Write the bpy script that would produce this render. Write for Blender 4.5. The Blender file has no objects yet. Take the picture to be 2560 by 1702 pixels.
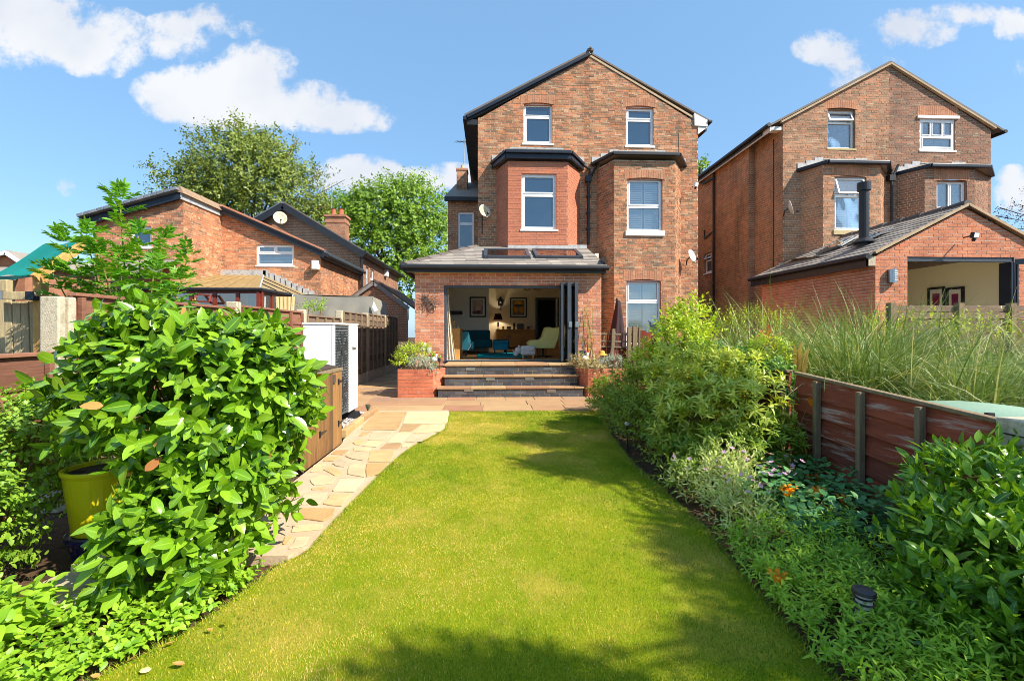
import bpy, math, random
import numpy as np
from mathutils import Vector, Matrix
rng = np.random.default_rng(7); random.seed(7)
SC = bpy.context.scene
COL = SC.collection
# ------------------------------------------------------------------ camera
F_PX, U0, V0, CAM_H, YAW = 1138.0, 1280.0, 828.0, 1.45, math.radians(2.67)
cam = bpy.data.cameras.new('camera'); cam_o = bpy.data.objects.new('camera', cam); COL.objects.link(cam_o)
cam.sensor_width = 36.0; cam.lens = 36.0*F_PX/2560.0; cam.shift_y = -(851.0-V0)/2560.0
cam.clip_start = 0.05; cam.clip_end = 600.0
cam_o.location = (0, 0, CAM_H); cam_o.rotation_euler = (math.radians(90), 0, -YAW)
SC.camera = cam_o
# ------------------------------------------------------------------ sun, sky, exposure
SUN_EL, SUN_AZ = math.radians(43.0), math.radians(122.0)     # azimuth clockwise from +Y
SUN_DIR = Vector((math.sin(SUN_AZ)*math.cos(SUN_EL), math.cos(SUN_AZ)*math.cos(SUN_EL), math.sin(SUN_EL)))
sl = bpy.data.lights.new('sun', 'SUN'); sl.energy = 5.0; sl.angle = math.radians(0.5); sl.color = (1.0, 0.93, 0.82)
so = bpy.data.objects.new('sun', sl); COL.objects.link(so)
so.rotation_euler = (-SUN_DIR).to_track_quat('-Z', 'Y').to_euler(); so.location = (20, -15, 30)
W = bpy.data.worlds.new('World'); SC.world = W; W.use_nodes = True
SKY_STRENGTH = 0.15
SC.view_settings.view_transform = 'Standard'; SC.view_settings.look = 'None'
SC.view_settings.gamma = 1.0; SC.view_settings.use_curve_mapping = False
SC.view_settings.exposure = 0.86
SC.cycles.use_denoising = True; SC.cycles.filter_width = 0.9
SC.cycles.max_bounces = 8; SC.cycles.diffuse_bounces = 6; SC.cycles.glossy_bounces = 3
SC.cycles.transmission_bounces = 6; SC.cycles.transparent_max_bounces = 8
SC.cycles.caustics_reflective = False; SC.cycles.caustics_refractive = False
SC.cycles.sample_clamp_indirect = 6.0

# ---- pixel helpers (photograph pixels 2560x1702): where a sight line meets a real plane of the site
_c, _s = math.cos(YAW), math.sin(YAW)
def PY(u, v, Y):
    X = Y*math.tan(YAW+math.atan((u-U0)/F_PX)); zc = X*_s+Y*_c
    return Vector((X, Y, CAM_H-(v-V0)*zc/F_PX))
def PX(u, v, X):
    Y = X/math.tan(YAW+math.atan((u-U0)/F_PX)); zc = X*_s+Y*_c
    return Vector((X, Y, CAM_H-(v-V0)*zc/F_PX))
def G(u, v, z=0.0):
    zc = F_PX*(CAM_H-z)/(v-V0); xc = (u-U0)/F_PX*zc
    return Vector((xc*_c+zc*_s, -xc*_s+zc*_c, z))
def pix(p):
    zc = p[0]*_s+p[1]*_c; xc = p[0]*_c-p[1]*_s
    if zc <= 0.05: return (-9999, -9999, zc)
    return (U0+F_PX*xc/zc, V0-F_PX*(p[2]-CAM_H)/zc, zc)

# ------------------------------------------------------------------ world: Nishita sky with cumulus clouds
def build_world():
    nt = W.node_tree; N = nt.nodes; L = nt.links
    for n in list(N): N.remove(n)
    out = N.new('ShaderNodeOutputWorld'); bg = N.new('ShaderNodeBackground')
    sky = N.new('ShaderNodeTexSky'); sky.sky_type = 'NISHITA'; sky.sun_disc = False
    sky.sun_elevation = SUN_EL; sky.sun_rotation = SUN_AZ; sky.air_density = 1.0; sky.dust_density = 0.6; sky.ozone_density = 1.6
    tc = N.new('ShaderNodeTexCoord')
    def m(op, a, b=None, c=None, clamp=False):
        n = N.new('ShaderNodeMath'); n.operation = op; n.use_clamp = clamp
        for i, x in enumerate((a, b, c)):
            if x is None: continue
            if isinstance(x, (int, float)): n.inputs[i].default_value = x
            else: L.new(x, n.inputs[i])
        return n.outputs[0]
    # direction in the sky, turned so that its front axis runs up the garden
    rot = N.new('ShaderNodeVectorRotate'); rot.rotation_type = 'Z_AXIS'; rot.inputs['Angle'].default_value = YAW
    L.new(tc.outputs['Generated'], rot.inputs['Vector'])
    sep = N.new('ShaderNodeSeparateXYZ'); L.new(rot.outputs[0], sep.inputs[0])
    x, y, z = sep.outputs
    ya = m('MAXIMUM', m('ABSOLUTE', y), 0.05)
    px, pz = m('DIVIDE', x, ya), m('DIVIDE', z, ya)
    cmb = N.new('ShaderNodeCombineXYZ'); L.new(px, cmb.inputs[0]); L.new(pz, cmb.inputs[1]); L.new(m('SIGN', y), cmb.inputs[2])
    nz = N.new('ShaderNodeTexNoise'); nz.inputs['Scale'].default_value = 7.0; nz.inputs['Detail'].default_value = 9.0; nz.inputs['Roughness'].default_value = 0.62
    L.new(cmb.outputs[0], nz.inputs['Vector'])
    nb = N.new('ShaderNodeTexNoise'); nb.inputs['Scale'].default_value = 3.0; nb.inputs['Detail'].default_value = 4.0
    L.new(cmb.outputs[0], nb.inputs['Vector'])
    clouds = [(70, 70, 210, 95, 1), (250, 105, 125, 82, 1), (440, 95, 95, 60, .8), (520, 50, 60, 40, .55), (610, 75, 50, 25, .35),
              (640, 185, 105, 75, 1), (500, 240, 140, 80, 1), (390, 225, 60, 45, .9), (690, 262, 180, 62, 1), (850, 290, 120, 42, 1), (945, 300, 50, 30, .6),
              (900, 440, 115, 48, .95), (1010, 448, 130, 36, .9), (1120, 440, 80, 32, .7), (165, 465, 26, 28, .4),
              (2085, 120, 95, 46, .62), (2140, 180, 75, 70, .58), (2280, 72, 120, 48, .60), (2430, 35, 110, 34, .52), (2535, 66, 50, 42, .85), (2200, 165, 60, 40, .4),
              (2235, 100, 40, 40, .4), (2535, 470, 60, 52, .95), (2600, 490, 90, 60, .9), (2555, 170, 30, 30, .3)]
    dens = None
    for (u, v, ru, rv, a) in clouds:
        cx, cz = (u-U0)/F_PX, (V0-v)/F_PX
        ax = m('DIVIDE', m('SUBTRACT', px, cx), ru/F_PX*1.25); az = m('DIVIDE', m('SUBTRACT', pz, cz), rv/F_PX*1.25)
        d = m('MULTIPLY', m('SUBTRACT', 1.0, m('ADD', m('MULTIPLY', ax, ax), m('MULTIPLY', az, az)), None, True), a)
        dens = d if dens is None else m('MAXIMUM', dens, d)
    front = m('GREATER_THAN', y, 0.06)
    dens = m('MULTIPLY', dens, front)
    # behind and above the garden the same fair-weather clouds go on, from noise
    nb2 = m('MULTIPLY', m('SUBTRACT', nb.outputs[0], 0.60), 4.0, None, True)
    dens = m('MAXIMUM', dens, m('MULTIPLY', nb2, m('SUBTRACT', 1.0, front)))
    n2 = N.new('ShaderNodeTexNoise'); n2.inputs['Scale'].default_value = 24.0; n2.inputs['Detail'].default_value = 8.0; n2.inputs['Roughness'].default_value = 0.7; L.new(cmb.outputs[0], n2.inputs['Vector'])
    edge = m('ADD', dens, m('ADD', m('MULTIPLY', m('SUBTRACT', nz.outputs[0], 0.5), 2.3), m('MULTIPLY', m('SUBTRACT', n2.outputs[0], 0.5), 1.25)))
    mr = N.new('ShaderNodeMapRange'); mr.interpolation_type = 'SMOOTHSTEP'
    mr.inputs['From Min'].default_value = 0.10; mr.inputs['From Max'].default_value = 0.72
    L.new(m('MULTIPLY', edge, m('MULTIPLY', dens, 6.0, None, True)), mr.inputs['Value'])
    cloud_f = m('MULTIPLY', mr.outputs[0], 0.94)
    # cloud body: sunlit white with softer grey folds
    shade = N.new('ShaderNodeMapRange'); shade.inputs['From Min'].default_value = 0.3; shade.inputs['From Max'].default_value = 0.62
    shade.inputs['To Min'].default_value = 0.0; shade.inputs['To Max'].default_value = 1.0
    L.new(nb.outputs[0], shade.inputs['Value'])
    cc = N.new('ShaderNodeMix'); cc.data_type = 'RGBA'
    k = 1.0/SKY_STRENGTH
    cc.inputs['A'].default_value = (0.37*k, 0.405*k, 0.475*k, 1); cc.inputs['B'].default_value = (0.535*k, 0.54*k, 0.552*k, 1)
    L.new(shade.outputs[0], cc.inputs['Factor'])
    # the pale summer blue of the lower sky
    tint = N.new('ShaderNodeMix'); tint.data_type = 'RGBA'; tint.blend_type = 'MULTIPLY'; tint.inputs['Factor'].default_value = 1.0
    tint.inputs['B'].default_value = (0.82, 0.93, 0.97, 1)
    L.new(sky.outputs[0], tint.inputs['A'])
    hz = N.new('ShaderNodeMix'); hz.data_type = 'RGBA'; hz.inputs['Factor'].default_value = 0.6; hz.inputs['B'].default_value = (0.155*k, 0.305*k, 0.505*k, 1)
    L.new(tint.outputs['Result'], hz.inputs['A'])
    mx = N.new('ShaderNodeMix'); mx.data_type = 'RGBA'
    L.new(cloud_f, mx.inputs['Factor']); L.new(hz.outputs['Result'], mx.inputs['A']); L.new(cc.outputs['Result'], mx.inputs['B'])
    L.new(mx.outputs['Result'], bg.inputs['Color']); bg.inputs['Strength'].default_value = SKY_STRENGTH
    L.new(bg.outputs[0], out.inputs['Surface'])
build_world()

# ------------------------------------------------------------------ object helpers
WL = {}
def tag(o, label=None, cat=None, group=None, kind=None):
    if label: o['label'] = label
    if cat: o['category'] = cat
    if group: o['group'] = group
    if kind: o['kind'] = kind
    return o
def thing(name, label, cat, loc, group=None):
    o = bpy.data.objects.new(name, None); COL.objects.link(o); o.location = loc; o.empty_display_size = 0.1
    WL[o.name] = Vector(loc); return tag(o, label, cat, group)
def wl(o): return WL[o.name] if o is not None and o.name in WL else Vector((0, 0, 0))
def link_mesh(name, me, parent, origin):
    """origin: world position the mesh coordinates are relative to"""
    o = bpy.data.objects.new(name, me); COL.objects.link(o)
    if parent is not None: o.parent = parent
    o.location = Vector(origin)-wl(parent); WL[o.name] = Vector(origin)
    return o
def np_mesh(name, V, F, mat, parent=None, attrs=None, smooth=False, origin=None, fmat=None):
    """V (n,3) world coords, F (m,3|4) ints"""
    org = Vector(origin) if origin is not None else wl(parent)
    me = bpy.data.meshes.new(name); V = np.asarray(V, np.float32)-np.array(org, np.float32)
    F = np.asarray(F, np.int32); k = F.shape[1]
    me.vertices.add(len(V)); me.vertices.foreach_set('co', V.ravel())
    me.loops.add(F.size); me.loops.foreach_set('vertex_index', F.ravel())
    me.polygons.add(len(F)); me.polygons.foreach_set('loop_start', np.arange(0, F.size, k, dtype=np.int32))
    if smooth: me.polygons.foreach_set('use_smooth', np.ones(len(F), bool))
    for m_ in (mat if isinstance(mat, (list, tuple)) else [mat]): me.materials.append(m_)
    if fmat is not None: me.polygons.foreach_set('material_index', np.asarray(fmat, np.int32))
    me.update(calc_edges=True)
    for an, av in (attrs or {}).items():
        a = me.attributes.new(an, 'FLOAT', 'POINT'); a.data.foreach_set('value', np.asarray(av, np.float32))
    return link_mesh(name, me, parent, org)
class MB:
    """collects shapes in world coordinates, then links them as ONE mesh object"""
    def __init__(s): s.V = []; s.F = []; s.R = []; s.M = []; s.mi = 0
    def add(s, vs, fs, rnd=0.5):
        b = len(s.V); s.V += [tuple(v) for v in vs]; s.R += [rnd]*len(vs)
        for f in fs: s.F.append([b+i for i in f]); s.M.append(s.mi)
        return s
    def quad(s, a, b, c, d, rnd=0.5): return s.add([a, b, c, d], [(0, 1, 2, 3)], rnd)
    def box(s, x0, x1, y0, y1, z0, z1, rnd=0.5):
        return s.add([(x0, y0, z0), (x1, y0, z0), (x1, y1, z0), (x0, y1, z0), (x0, y0, z1), (x1, y0, z1), (x1, y1, z1), (x0, y1, z1)],
                     [(0, 3, 2, 1), (4, 5, 6, 7), (0, 1, 5, 4), (1, 2, 6, 5), (2, 3, 7, 6), (3, 0, 4, 7)], rnd)
    def hexa(s, lo, hi, rnd=0.5):   # two quads of four points (same winding)
        return s.add(list(lo)+list(hi), [(0, 3, 2, 1), (4, 5, 6, 7), (0, 1, 5, 4), (1, 2, 6, 5), (2, 3, 7, 6), (3, 0, 4, 7)], rnd)
    def prism(s, poly, off, rnd=0.5):
        n = len(poly); off = Vector(off); a = [Vector(p) for p in poly]; b = [p+off for p in a]
        return s.add(a+b, [tuple(range(n))[::-1], tuple(range(n, 2*n))]+[(i, (i+1) % n, n+(i+1) % n, n+i) for i in range(n)], rnd)
    def bar(s, p0, p1, w, h, up=(0, 0, 1), rnd=0.5):
        p0, p1 = Vector(p0), Vector(p1); d = (p1-p0).normalized(); up = Vector(up); side = d.cross(up)
        if side.length < 1e-4: side = d.cross(Vector((1, 0, 0)))
        side.normalize(); up = side.cross(d).normalized(); a, b = side*(w/2), up*(h/2)
        return s.hexa([p0-a-b, p0+a-b, p1+a-b, p1-a-b], [p0-a+b, p0+a+b, p1+a+b, p1-a+b], rnd)
    def tube(s, pts, rad, n=6, rnd=0.5, cap=True):
        pts = [Vector(p) for p in pts]; m_ = len(pts); rad = rad if isinstance(rad, (list, tuple)) else [rad]*m_
        vs = []; ref = Vector((0.3, 0.2, 0.93)).normalized()
        for i, p in enumerate(pts):
            d = (pts[min(i+1, m_-1)]-pts[max(i-1, 0)]).normalized(); a = d.cross(ref)
            if a.length < 0.05: a = d.cross(Vector((1, 0, 0)))
            a.normalize(); b = d.cross(a)
            vs += [p+(a*math.cos(2*math.pi*k/n)+b*math.sin(2*math.pi*k/n))*rad[i] for k in range(n)]
        fs = [(i*n+k, i*n+(k+1) % n, (i+1)*n+(k+1) % n, (i+1)*n+k) for i in range(m_-1) for k in range(n)]
        if cap: fs += [tuple(range(n))[::-1], tuple(range((m_-1)*n, m_*n))]
        return s.add(vs, fs, rnd)
    def lathe(s, prof, c, n=20, rnd=0.5, sx=1.0, sy=1.0):   # prof: (r, z)
        c = Vector(c); vs = [c+Vector((r*math.cos(2*math.pi*k/n)*sx, r*math.sin(2*math.pi*k/n)*sy, z)) for r, z in prof for k in range(n)]
        fs = [(i*n+k, i*n+(k+1) % n, (i+1)*n+(k+1) % n, (i+1)*n+k) for i in range(len(prof)-1) for k in range(n)]
        return s.add(vs, fs, rnd)
    def ball(s, c, r, n=12, m_=8, rnd=0.5):
        c = Vector(c); r = r if isinstance(r, (tuple, list)) else (r, r, r)
        vs = []; 
        for i in range(m_+1):
            t = math.pi*i/m_
            for k in range(n):
                p = 2*math.pi*k/n; vs.append(c+Vector((r[0]*math.sin(t)*math.cos(p), r[1]*math.sin(t)*math.sin(p), r[2]*math.cos(t))))
        return s.add(vs, [(i*n+k, (i+1)*n+k, (i+1)*n+(k+1) % n, i*n+(k+1) % n) for i in range(m_) for k in range(n)], rnd)
    def build(s, name, mat, parent=None, smooth=False, bevel=0.0, origin=None, sub=0):
        org = Vector(origin) if origin is not None else wl(parent)
        me = bpy.data.meshes.new(name); me.from_pydata([(v[0]-org.x, v[1]-org.y, v[2]-org.z) for v in s.V], [], s.F)
        for m_ in (mat if isinstance(mat, (list, tuple)) else [mat]): me.materials.append(m_)
        if isinstance(mat, (list, tuple)): me.polygons.foreach_set('material_index', s.M)
        if smooth: me.polygons.foreach_set('use_smooth', [True]*len(s.F))
        a = me.attributes.new('rnd', 'FLOAT', 'POINT'); a.data.foreach_set('value', s.R)
        me.update(); o = link_mesh(name, me, parent, org)
        if bevel:
            b = o.modifiers.new('bevel', 'BEVEL'); b.width = bevel; b.segments = 2; b.limit_method = 'ANGLE'; b.angle_limit = math.radians(40)
        if sub:
            b = o.modifiers.new('sub', 'SUBSURF'); b.levels = sub; b.render_levels = sub
        return o
def part(name, mat, parent, fn, **kw):
    b = MB(); fn(b); return b.build(name, mat, parent, **kw)
def copy_tree(o, parent=None):
    c = o.copy(); COL.objects.link(c); c.parent = parent; WL[c.name] = wl(o).copy()
    for ch in list(o.children): copy_tree(ch, c)
    return c

# ------------------------------------------------------------------ materials
def srgb(r, g, b):
    f = lambda c: (c/255/12.92 if c/255 <= 0.04045 else ((c/255+0.055)/1.055)**2.4)
    return (f(r), f(g), f(b), 1.0)
def mat(name, cols, rough=0.7, spec=0.35, var=0.25, vscale=6.0, fine=0.15, fscale=60.0, bump=0.0, bscale=80.0, metal=0.0,
        stretch=(1, 1, 1), by='rnd', transl=0.0, mid=None, stain=None, coat=0.0, rvar=0.0, soot=0.0):
    """cols: list of linear colours spread over a ramp that follows each piece's own random value (by='rnd') or a noise (by='noise')"""
    M = bpy.data.materials.new(name); M.use_nodes = True; nt = M.node_tree; N = nt.nodes; L = nt.links
    P = N['Principled BSDF']; P.inputs['Roughness'].default_value = rough; P.inputs['Metallic'].default_value = metal
    P.inputs['Specular IOR Level'].default_value = spec
    if coat: P.inputs['Coat Weight'].default_value = coat; P.inputs['Coat Roughness'].default_value = 0.15
    geo = N.new('ShaderNodeNewGeometry'); mp = N.new('ShaderNodeMapping'); mp.inputs['Scale'].default_value = stretch
    L.new(geo.outputs['Position'], mp.inputs['Vector'])
    def noise(sc, det=4.0, rough_=0.55):
        n = N.new('ShaderNodeTexNoise'); n.inputs['Scale'].default_value = sc; n.inputs['Detail'].default_value = det; n.inputs['Roughness'].default_value = rough_
        L.new(mp.outputs[0], n.inputs['Vector']); return n.outputs[0]
    if len(cols) == 1 : cols = [cols[0], cols[0]]
    rp = N.new('ShaderNodeValToRGB'); e = rp.color_ramp.elements
    while len(e) < len(cols): e.new(0.5)
    for i, c in enumerate(cols): e[i].position = i/(len(cols)-1); e[i].color = tuple(c)[:3]+(1,)
    if by == 'rnd':
        at = N.new('ShaderNodeAttribute'); at.attribute_name = 'rnd'; src = at.outputs['Fac']
    else:
        mr = N.new('ShaderNodeMapRange'); mr.inputs['From Min'].default_value = 0.3; mr.inputs['From Max'].default_value = 0.7
        L.new(noise(vscale), mr.inputs['Value']); src = mr.outputs[0]
    L.new(src, rp.inputs['Fac']); col = rp.outputs['Color']
    def mulby(col, val, amt):
        mr = N.new('ShaderNodeMapRange'); mr.inputs['From Min'].default_value = 0.25; mr.inputs['From Max'].default_value = 0.75
        mr.inputs['To Min'].default_value = 1-amt; mr.inputs['To Max'].default_value = 1+amt; L.new(val, mr.inputs['Value'])
        x = N.new('ShaderNodeMix'); x.data_type = 'RGBA'; x.blend_type = 'MULTIPLY'; x.inputs['Factor'].default_value = 1
        L.new(col, x.inputs['A']); L.new(mr.outputs[0], x.inputs['B']); return x.outputs['Result']
    if var and by == 'rnd': col = mulby(col, noise(vscale), var)
    if fine: col = mulby(col, noise(fscale, 3.0, 0.7), fine)
    if stain:      # (colour, scale, threshold, strength): weathering patches
        mr = N.new('ShaderNodeMapRange'); mr.interpolation_type = 'SMOOTHSTEP'; mr.inputs['From Min'].default_value = stain[2]; mr.inputs['From Max'].default_value = stain[2]+0.15
        mr.inputs['To Max'].default_value = stain[3]; L.new(noise(stain[1], 6.0, 0.65), mr.inputs['Value'])
        x = N.new('ShaderNodeMix'); x.data_type = 'RGBA'; L.new(mr.outputs[0], x.inputs['Factor']); L.new(col, x.inputs['A'])
        x.inputs['B'].default_value = tuple(stain[0])[:3]+(1,); col = x.outputs['Result']
    if soot:       # rain-streaked grime, drawn out downwards
        m2 = N.new('ShaderNodeMapping'); m2.inputs['Scale'].default_value = (1, 1, .16); L.new(geo.outputs['Position'], m2.inputs['Vector'])
        n2 = N.new('ShaderNodeTexNoise'); n2.inputs['Scale'].default_value = 1.9; n2.inputs['Detail'].default_value = 5.0; n2.inputs['Roughness'].default_value = .6; L.new(m2.outputs[0], n2.inputs['Vector'])
        mr = N.new('ShaderNodeMapRange'); mr.interpolation_type = 'SMOOTHSTEP'; mr.inputs['From Min'].default_value = .5; mr.inputs['From Max'].default_value = .75; mr.inputs['To Max'].default_value = soot
        L.new(n2.outputs[0], mr.inputs['Value']); x = N.new('ShaderNodeMix'); x.data_type = 'RGBA'; L.new(mr.outputs[0], x.inputs['Factor']); L.new(col, x.inputs['A']); x.inputs['B'].default_value = (.075, .06, .045, 1); col = x.outputs['Result']
    if mid:        # pale midrib: (colour, width)
        am = N.new('ShaderNodeAttribute'); am.attribute_name = 'mid'
        mr = N.new('ShaderNodeMapRange'); mr.inputs['From Min'].default_value = mid[1]; mr.inputs['From Max'].default_value = mid[1]*2.2
        mr.inputs['To Min'].default_value = 0.8; mr.inputs['To Max'].default_value = 0.0; L.new(am.outputs['Fac'], mr.inputs['Value'])
        x = N.new('ShaderNodeMix'); x.data_type = 'RGBA'; L.new(mr.outputs[0], x.inputs['Factor']); L.new(col, x.inputs['A'])
        x.inputs['B'].default_value = tuple(mid[0])[:3]+(1,); col = x.outputs['Result']
    L.new(col, P.inputs['Base Color'])
    if rvar:
        mr = N.new('ShaderNodeMapRange'); mr.inputs['To Min'].default_value = max(0.02, rough-rvar); mr.inputs['To Max'].default_value = min(1, rough+rvar)
        L.new(noise(9.0), mr.inputs['Value']); L.new(mr.outputs[0], P.inputs['Roughness'])
    if bump:
        bn = N.new('ShaderNodeBump'); bn.inputs['Strength'].default_value = bump; bn.inputs['Distance'].default_value = 0.01
        L.new(noise(bscale, 5.0, 0.65), bn.inputs['Height']); L.new(bn.outputs[0], P.inputs['Normal'])
    if transl:
        tr = N.new('ShaderNodeBsdfTranslucent'); mx = N.new('ShaderNodeMixShader'); mx.inputs[0].default_value = transl
        g = N.new('ShaderNodeMix'); g.data_type = 'RGBA'; g.blend_type = 'MULTIPLY'; g.inputs['Factor'].default_value = 1
        L.new(col, g.inputs['A']); g.inputs['B'].default_value = (1.5, 1.35, 0.5, 1); L.new(g.outputs['Result'], tr.inputs['Color'])
        L.new(P.outputs[0], mx.inputs[1]); L.new(tr.outputs[0], mx.inputs[2]); L.new(mx.outputs[0], N['Material Output'].inputs['Surface'])
    return M
def glass_mat(name, tint=(0.9, 0.95, 0.97), refl=0.22, see=True):
    """window glass: sharp reflection over a see-through (see) or dark body"""
    M = bpy.data.materials.new(name); M.use_nodes = True; nt = M.node_tree; N = nt.nodes; L = nt.links
    N.remove(N['Principled BSDF']); gl = N.new('ShaderNodeBsdfGlossy'); gl.inputs['Roughness'].default_value = 0.01; gl.inputs['Color'].default_value = (1, 1, 1, 1)
    fr = N.new('ShaderNodeLayerWeight'); fr.inputs['Blend'].default_value = 0.35
    mr = N.new('ShaderNodeMapRange'); mr.inputs['To Min'].default_value = refl; mr.inputs['To Max'].default_value = 0.9; L.new(fr.outputs['Fresnel'], mr.inputs['Value'])
    tn = N.new('ShaderNodeTexNoise'); tn.inputs['Scale'].default_value = 1.6; tn.inputs['Detail'].default_value = 1.0; gp = N.new('ShaderNodeNewGeometry'); L.new(gp.outputs['Position'], tn.inputs['Vector'])
    bn = N.new('ShaderNodeBump'); bn.inputs['Strength'].default_value = .25; bn.inputs['Distance'].default_value = .06; L.new(tn.outputs[0], bn.inputs['Height']); L.new(bn.outputs[0], gl.inputs['Normal'])   # old glass is never quite flat
    mx = N.new('ShaderNodeMixShader'); L.new(mr.outputs[0], mx.inputs[0])
    if see: b = N.new('ShaderNodeBsdfTransparent')
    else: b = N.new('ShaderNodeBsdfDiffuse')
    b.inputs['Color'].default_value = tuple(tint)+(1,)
    L.new(b.outputs[0], mx.inputs[1]); L.new(gl.outputs[0], mx.inputs[2]); L.new(mx.outputs[0], N['Material Output'].inputs['Surface'])
    return M
def C(r, g, b): return (r, g, b, 1)
M_MORTAR = mat('mortar_old', [srgb(196, 180, 150), srgb(212, 196, 166)], 0.95, 0.1, by='noise', vscale=3, bump=0.4, soot=.4)
M_MORTAR_NEW = mat('mortar_new', [srgb(224, 206, 184), srgb(210, 192, 170)], 0.95, 0.1, by='noise', vscale=3, bump=0.3)
M_MORTAR_BAY = mat('mortar_bay', [srgb(200, 160, 140), srgb(188, 150, 128)], 0.95, 0.1, by='noise', vscale=3, bump=0.3)
M_MORTAR_DK = mat('mortar_buff', [srgb(170, 150, 110), srgb(150, 130, 95)], 0.95, 0.1, by='noise', vscale=3)
def bricks(name, cols, pale=.25, **kw):
    cols = [tuple(c[i]*(1-pale)+(.50, .33, .215)[i]*pale for i in range(3)) for c in cols]
    a = dict(rough=0.9, spec=0.2, var=0.28, vscale=1.7, fine=0.28, fscale=45, bump=0.55, bscale=70); a.update(kw); return mat(name, cols, **a)
B_OLD = bricks('brick_old', [srgb(84, 60, 44), srgb(168, 98, 60), srgb(196, 112, 66), srgb(150, 84, 56), srgb(196, 140, 98), srgb(124, 88, 58), srgb(208, 120, 66), srgb(84, 66, 56), srgb(180, 100, 62)], pale=.33, stain=(srgb(120, 96, 66), 2.6, 0.55, 0.5), soot=.45)
B_BAY = bricks('brick_bay_red', [srgb(176, 84, 54), srgb(190, 94, 58), srgb(184, 88, 60), srgb(170, 78, 52)], pale=.33, var=0.14, fine=0.12)
B_QUOIN = bricks('brick_arch_orange', [srgb(186, 108, 68), srgb(176, 98, 62), srgb(166, 96, 66), srgb(190, 130, 96)], pale=.42, var=0.2)
B_EXT = bricks('brick_reclaimed', [srgb(196, 118, 84), srgb(190, 104, 70), srgb(204, 128, 92), srgb(186, 106, 82), srgb(178, 94, 66), srgb(214, 158, 128), srgb(198, 110, 70), srgb(170, 92, 76)], stain=(srgb(216, 172, 146), 9.0, 0.56, 0.55))
B_RIGHT = bricks('brick_brown', [srgb(146, 98, 70), srgb(176, 112, 76), srgb(104, 74, 58), srgb(190, 112, 70), srgb(150, 96, 68), srgb(118, 90, 68), srgb(182, 120, 84)], pale=.38, stain=(srgb(112, 90, 66), 2.4, 0.55, 0.45), soot=.45)
B_RDARK = bricks('brick_sooted', [srgb(104, 74, 64), srgb(134, 86, 68), srgb(92, 72, 64), srgb(150, 92, 70), srgb(120, 88, 74)])
B_REXT = bricks('brick_orange', [srgb(198, 104, 64), srgb(206, 116, 74), srgb(190, 96, 62), srgb(210, 126, 84), srgb(184, 90, 58)], pale=.3, stain=(srgb(222, 176, 150), 12.0, 0.58, 0.6))
B_LEFT = bricks('brick_orange_mixed', [srgb(182, 96, 54), srgb(206, 114, 60), srgb(146, 78, 52), srgb(214, 130, 78), srgb(104, 70, 58), srgb(200, 106, 56), srgb(226, 166, 124)], pale=.34, soot=.35)
B_FAR = bricks('brick_far_brown', [srgb(150, 92, 66), srgb(134, 84, 62), srgb(160, 98, 68), srgb(116, 78, 62)])
B_PLANT = bricks('brick_planter_red', [srgb(196, 92, 54), srgb(184, 82, 50), srgb(204, 104, 66), srgb(176, 76, 50)], pale=.24, stain=(srgb(200, 150, 130), 5.0, 0.6, 0.4))
B_BLUE = bricks('brick_engineering_blue', [srgb(62, 66, 74), srgb(78, 80, 86), srgb(54, 56, 64), srgb(92, 92, 96)], pale=0, rough=0.6, spec=0.5)
M_SLATE = mat('slate', [srgb(142, 134, 124), srgb(158, 148, 136), srgb(128, 120, 112), srgb(168, 156, 142)], 0.75, 0.3, var=0.15, vscale=2, bump=0.3, bscale=50)
M_SLATE_DK = mat('roof_tile_dark', [srgb(96, 86, 80), srgb(112, 102, 94), srgb(84, 78, 74)], 0.75, 0.3, var=0.15, bump=0.3, bscale=40)
M_TILE_GREY = mat('tile_blue_grey', [srgb(116, 124, 134), srgb(100, 108, 118), srgb(132, 138, 146)], 0.6, 0.4, var=0.15)
M_BLACK = mat('black_painted', [srgb(30, 31, 34), srgb(38, 39, 43)], 0.45, 0.45, by='noise', vscale=4)
M_NAVY = mat('dark_navy_fascia', [srgb(24, 31, 44), srgb(30, 37, 50)], 0.4, 0.45, by='noise', vscale=4)
M_LEAD = mat('lead_flashing', [srgb(150, 152, 154), srgb(178, 178, 176), srgb(128, 130, 134)], 0.6, 0.4, by='noise', vscale=5)
M_UPVC = mat('white_upvc', [srgb(240, 240, 240)], 0.3, 0.5, var=0.03, fine=0.02)
M_WHITE = mat('white_paint', [srgb(228, 226, 222)], 0.55, 0.4, var=0.05, fine=0.05)
M_STONE_SILL = mat('stone_sill', [srgb(196, 176, 130), srgb(176, 160, 120)], 0.85, 0.2, by='noise', vscale=5)
M_ANTH = mat('anthracite_aluminium', [srgb(58, 64, 72), srgb(66, 72, 80)], 0.4, 0.5, by='noise', vscale=3)
M_CONC = mat('concrete', [srgb(178, 166, 142), srgb(196, 184, 160), srgb(160, 148, 124)], 0.95, 0.1, by='noise', vscale=14, bump=0.6, bscale=90, stain=(srgb(216, 208, 186), 26, 0.6, 0.7))
M_ROOFSTONE = mat('coping_stone', [srgb(140, 116, 96), srgb(158, 134, 108)], 0.9, 0.2, by='noise', vscale=6, stain=(srgb(190, 160, 50), 3.0, 0.62, 0.7))
M_VERGE = mat('verge_mortar', [srgb(170, 146, 118), srgb(188, 166, 136)], 0.9, 0.2, by='noise', vscale=5)
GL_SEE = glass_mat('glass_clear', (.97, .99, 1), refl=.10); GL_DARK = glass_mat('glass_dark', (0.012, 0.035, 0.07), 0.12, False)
GL_SKY = glass_mat('glass_roof_light', (0.75, 0.8, 0.8), 0.22)
M_BLIND = mat('shutter_white', [srgb(226, 232, 236)], 0.5, 0.4, var=0.03, fine=0)
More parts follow.
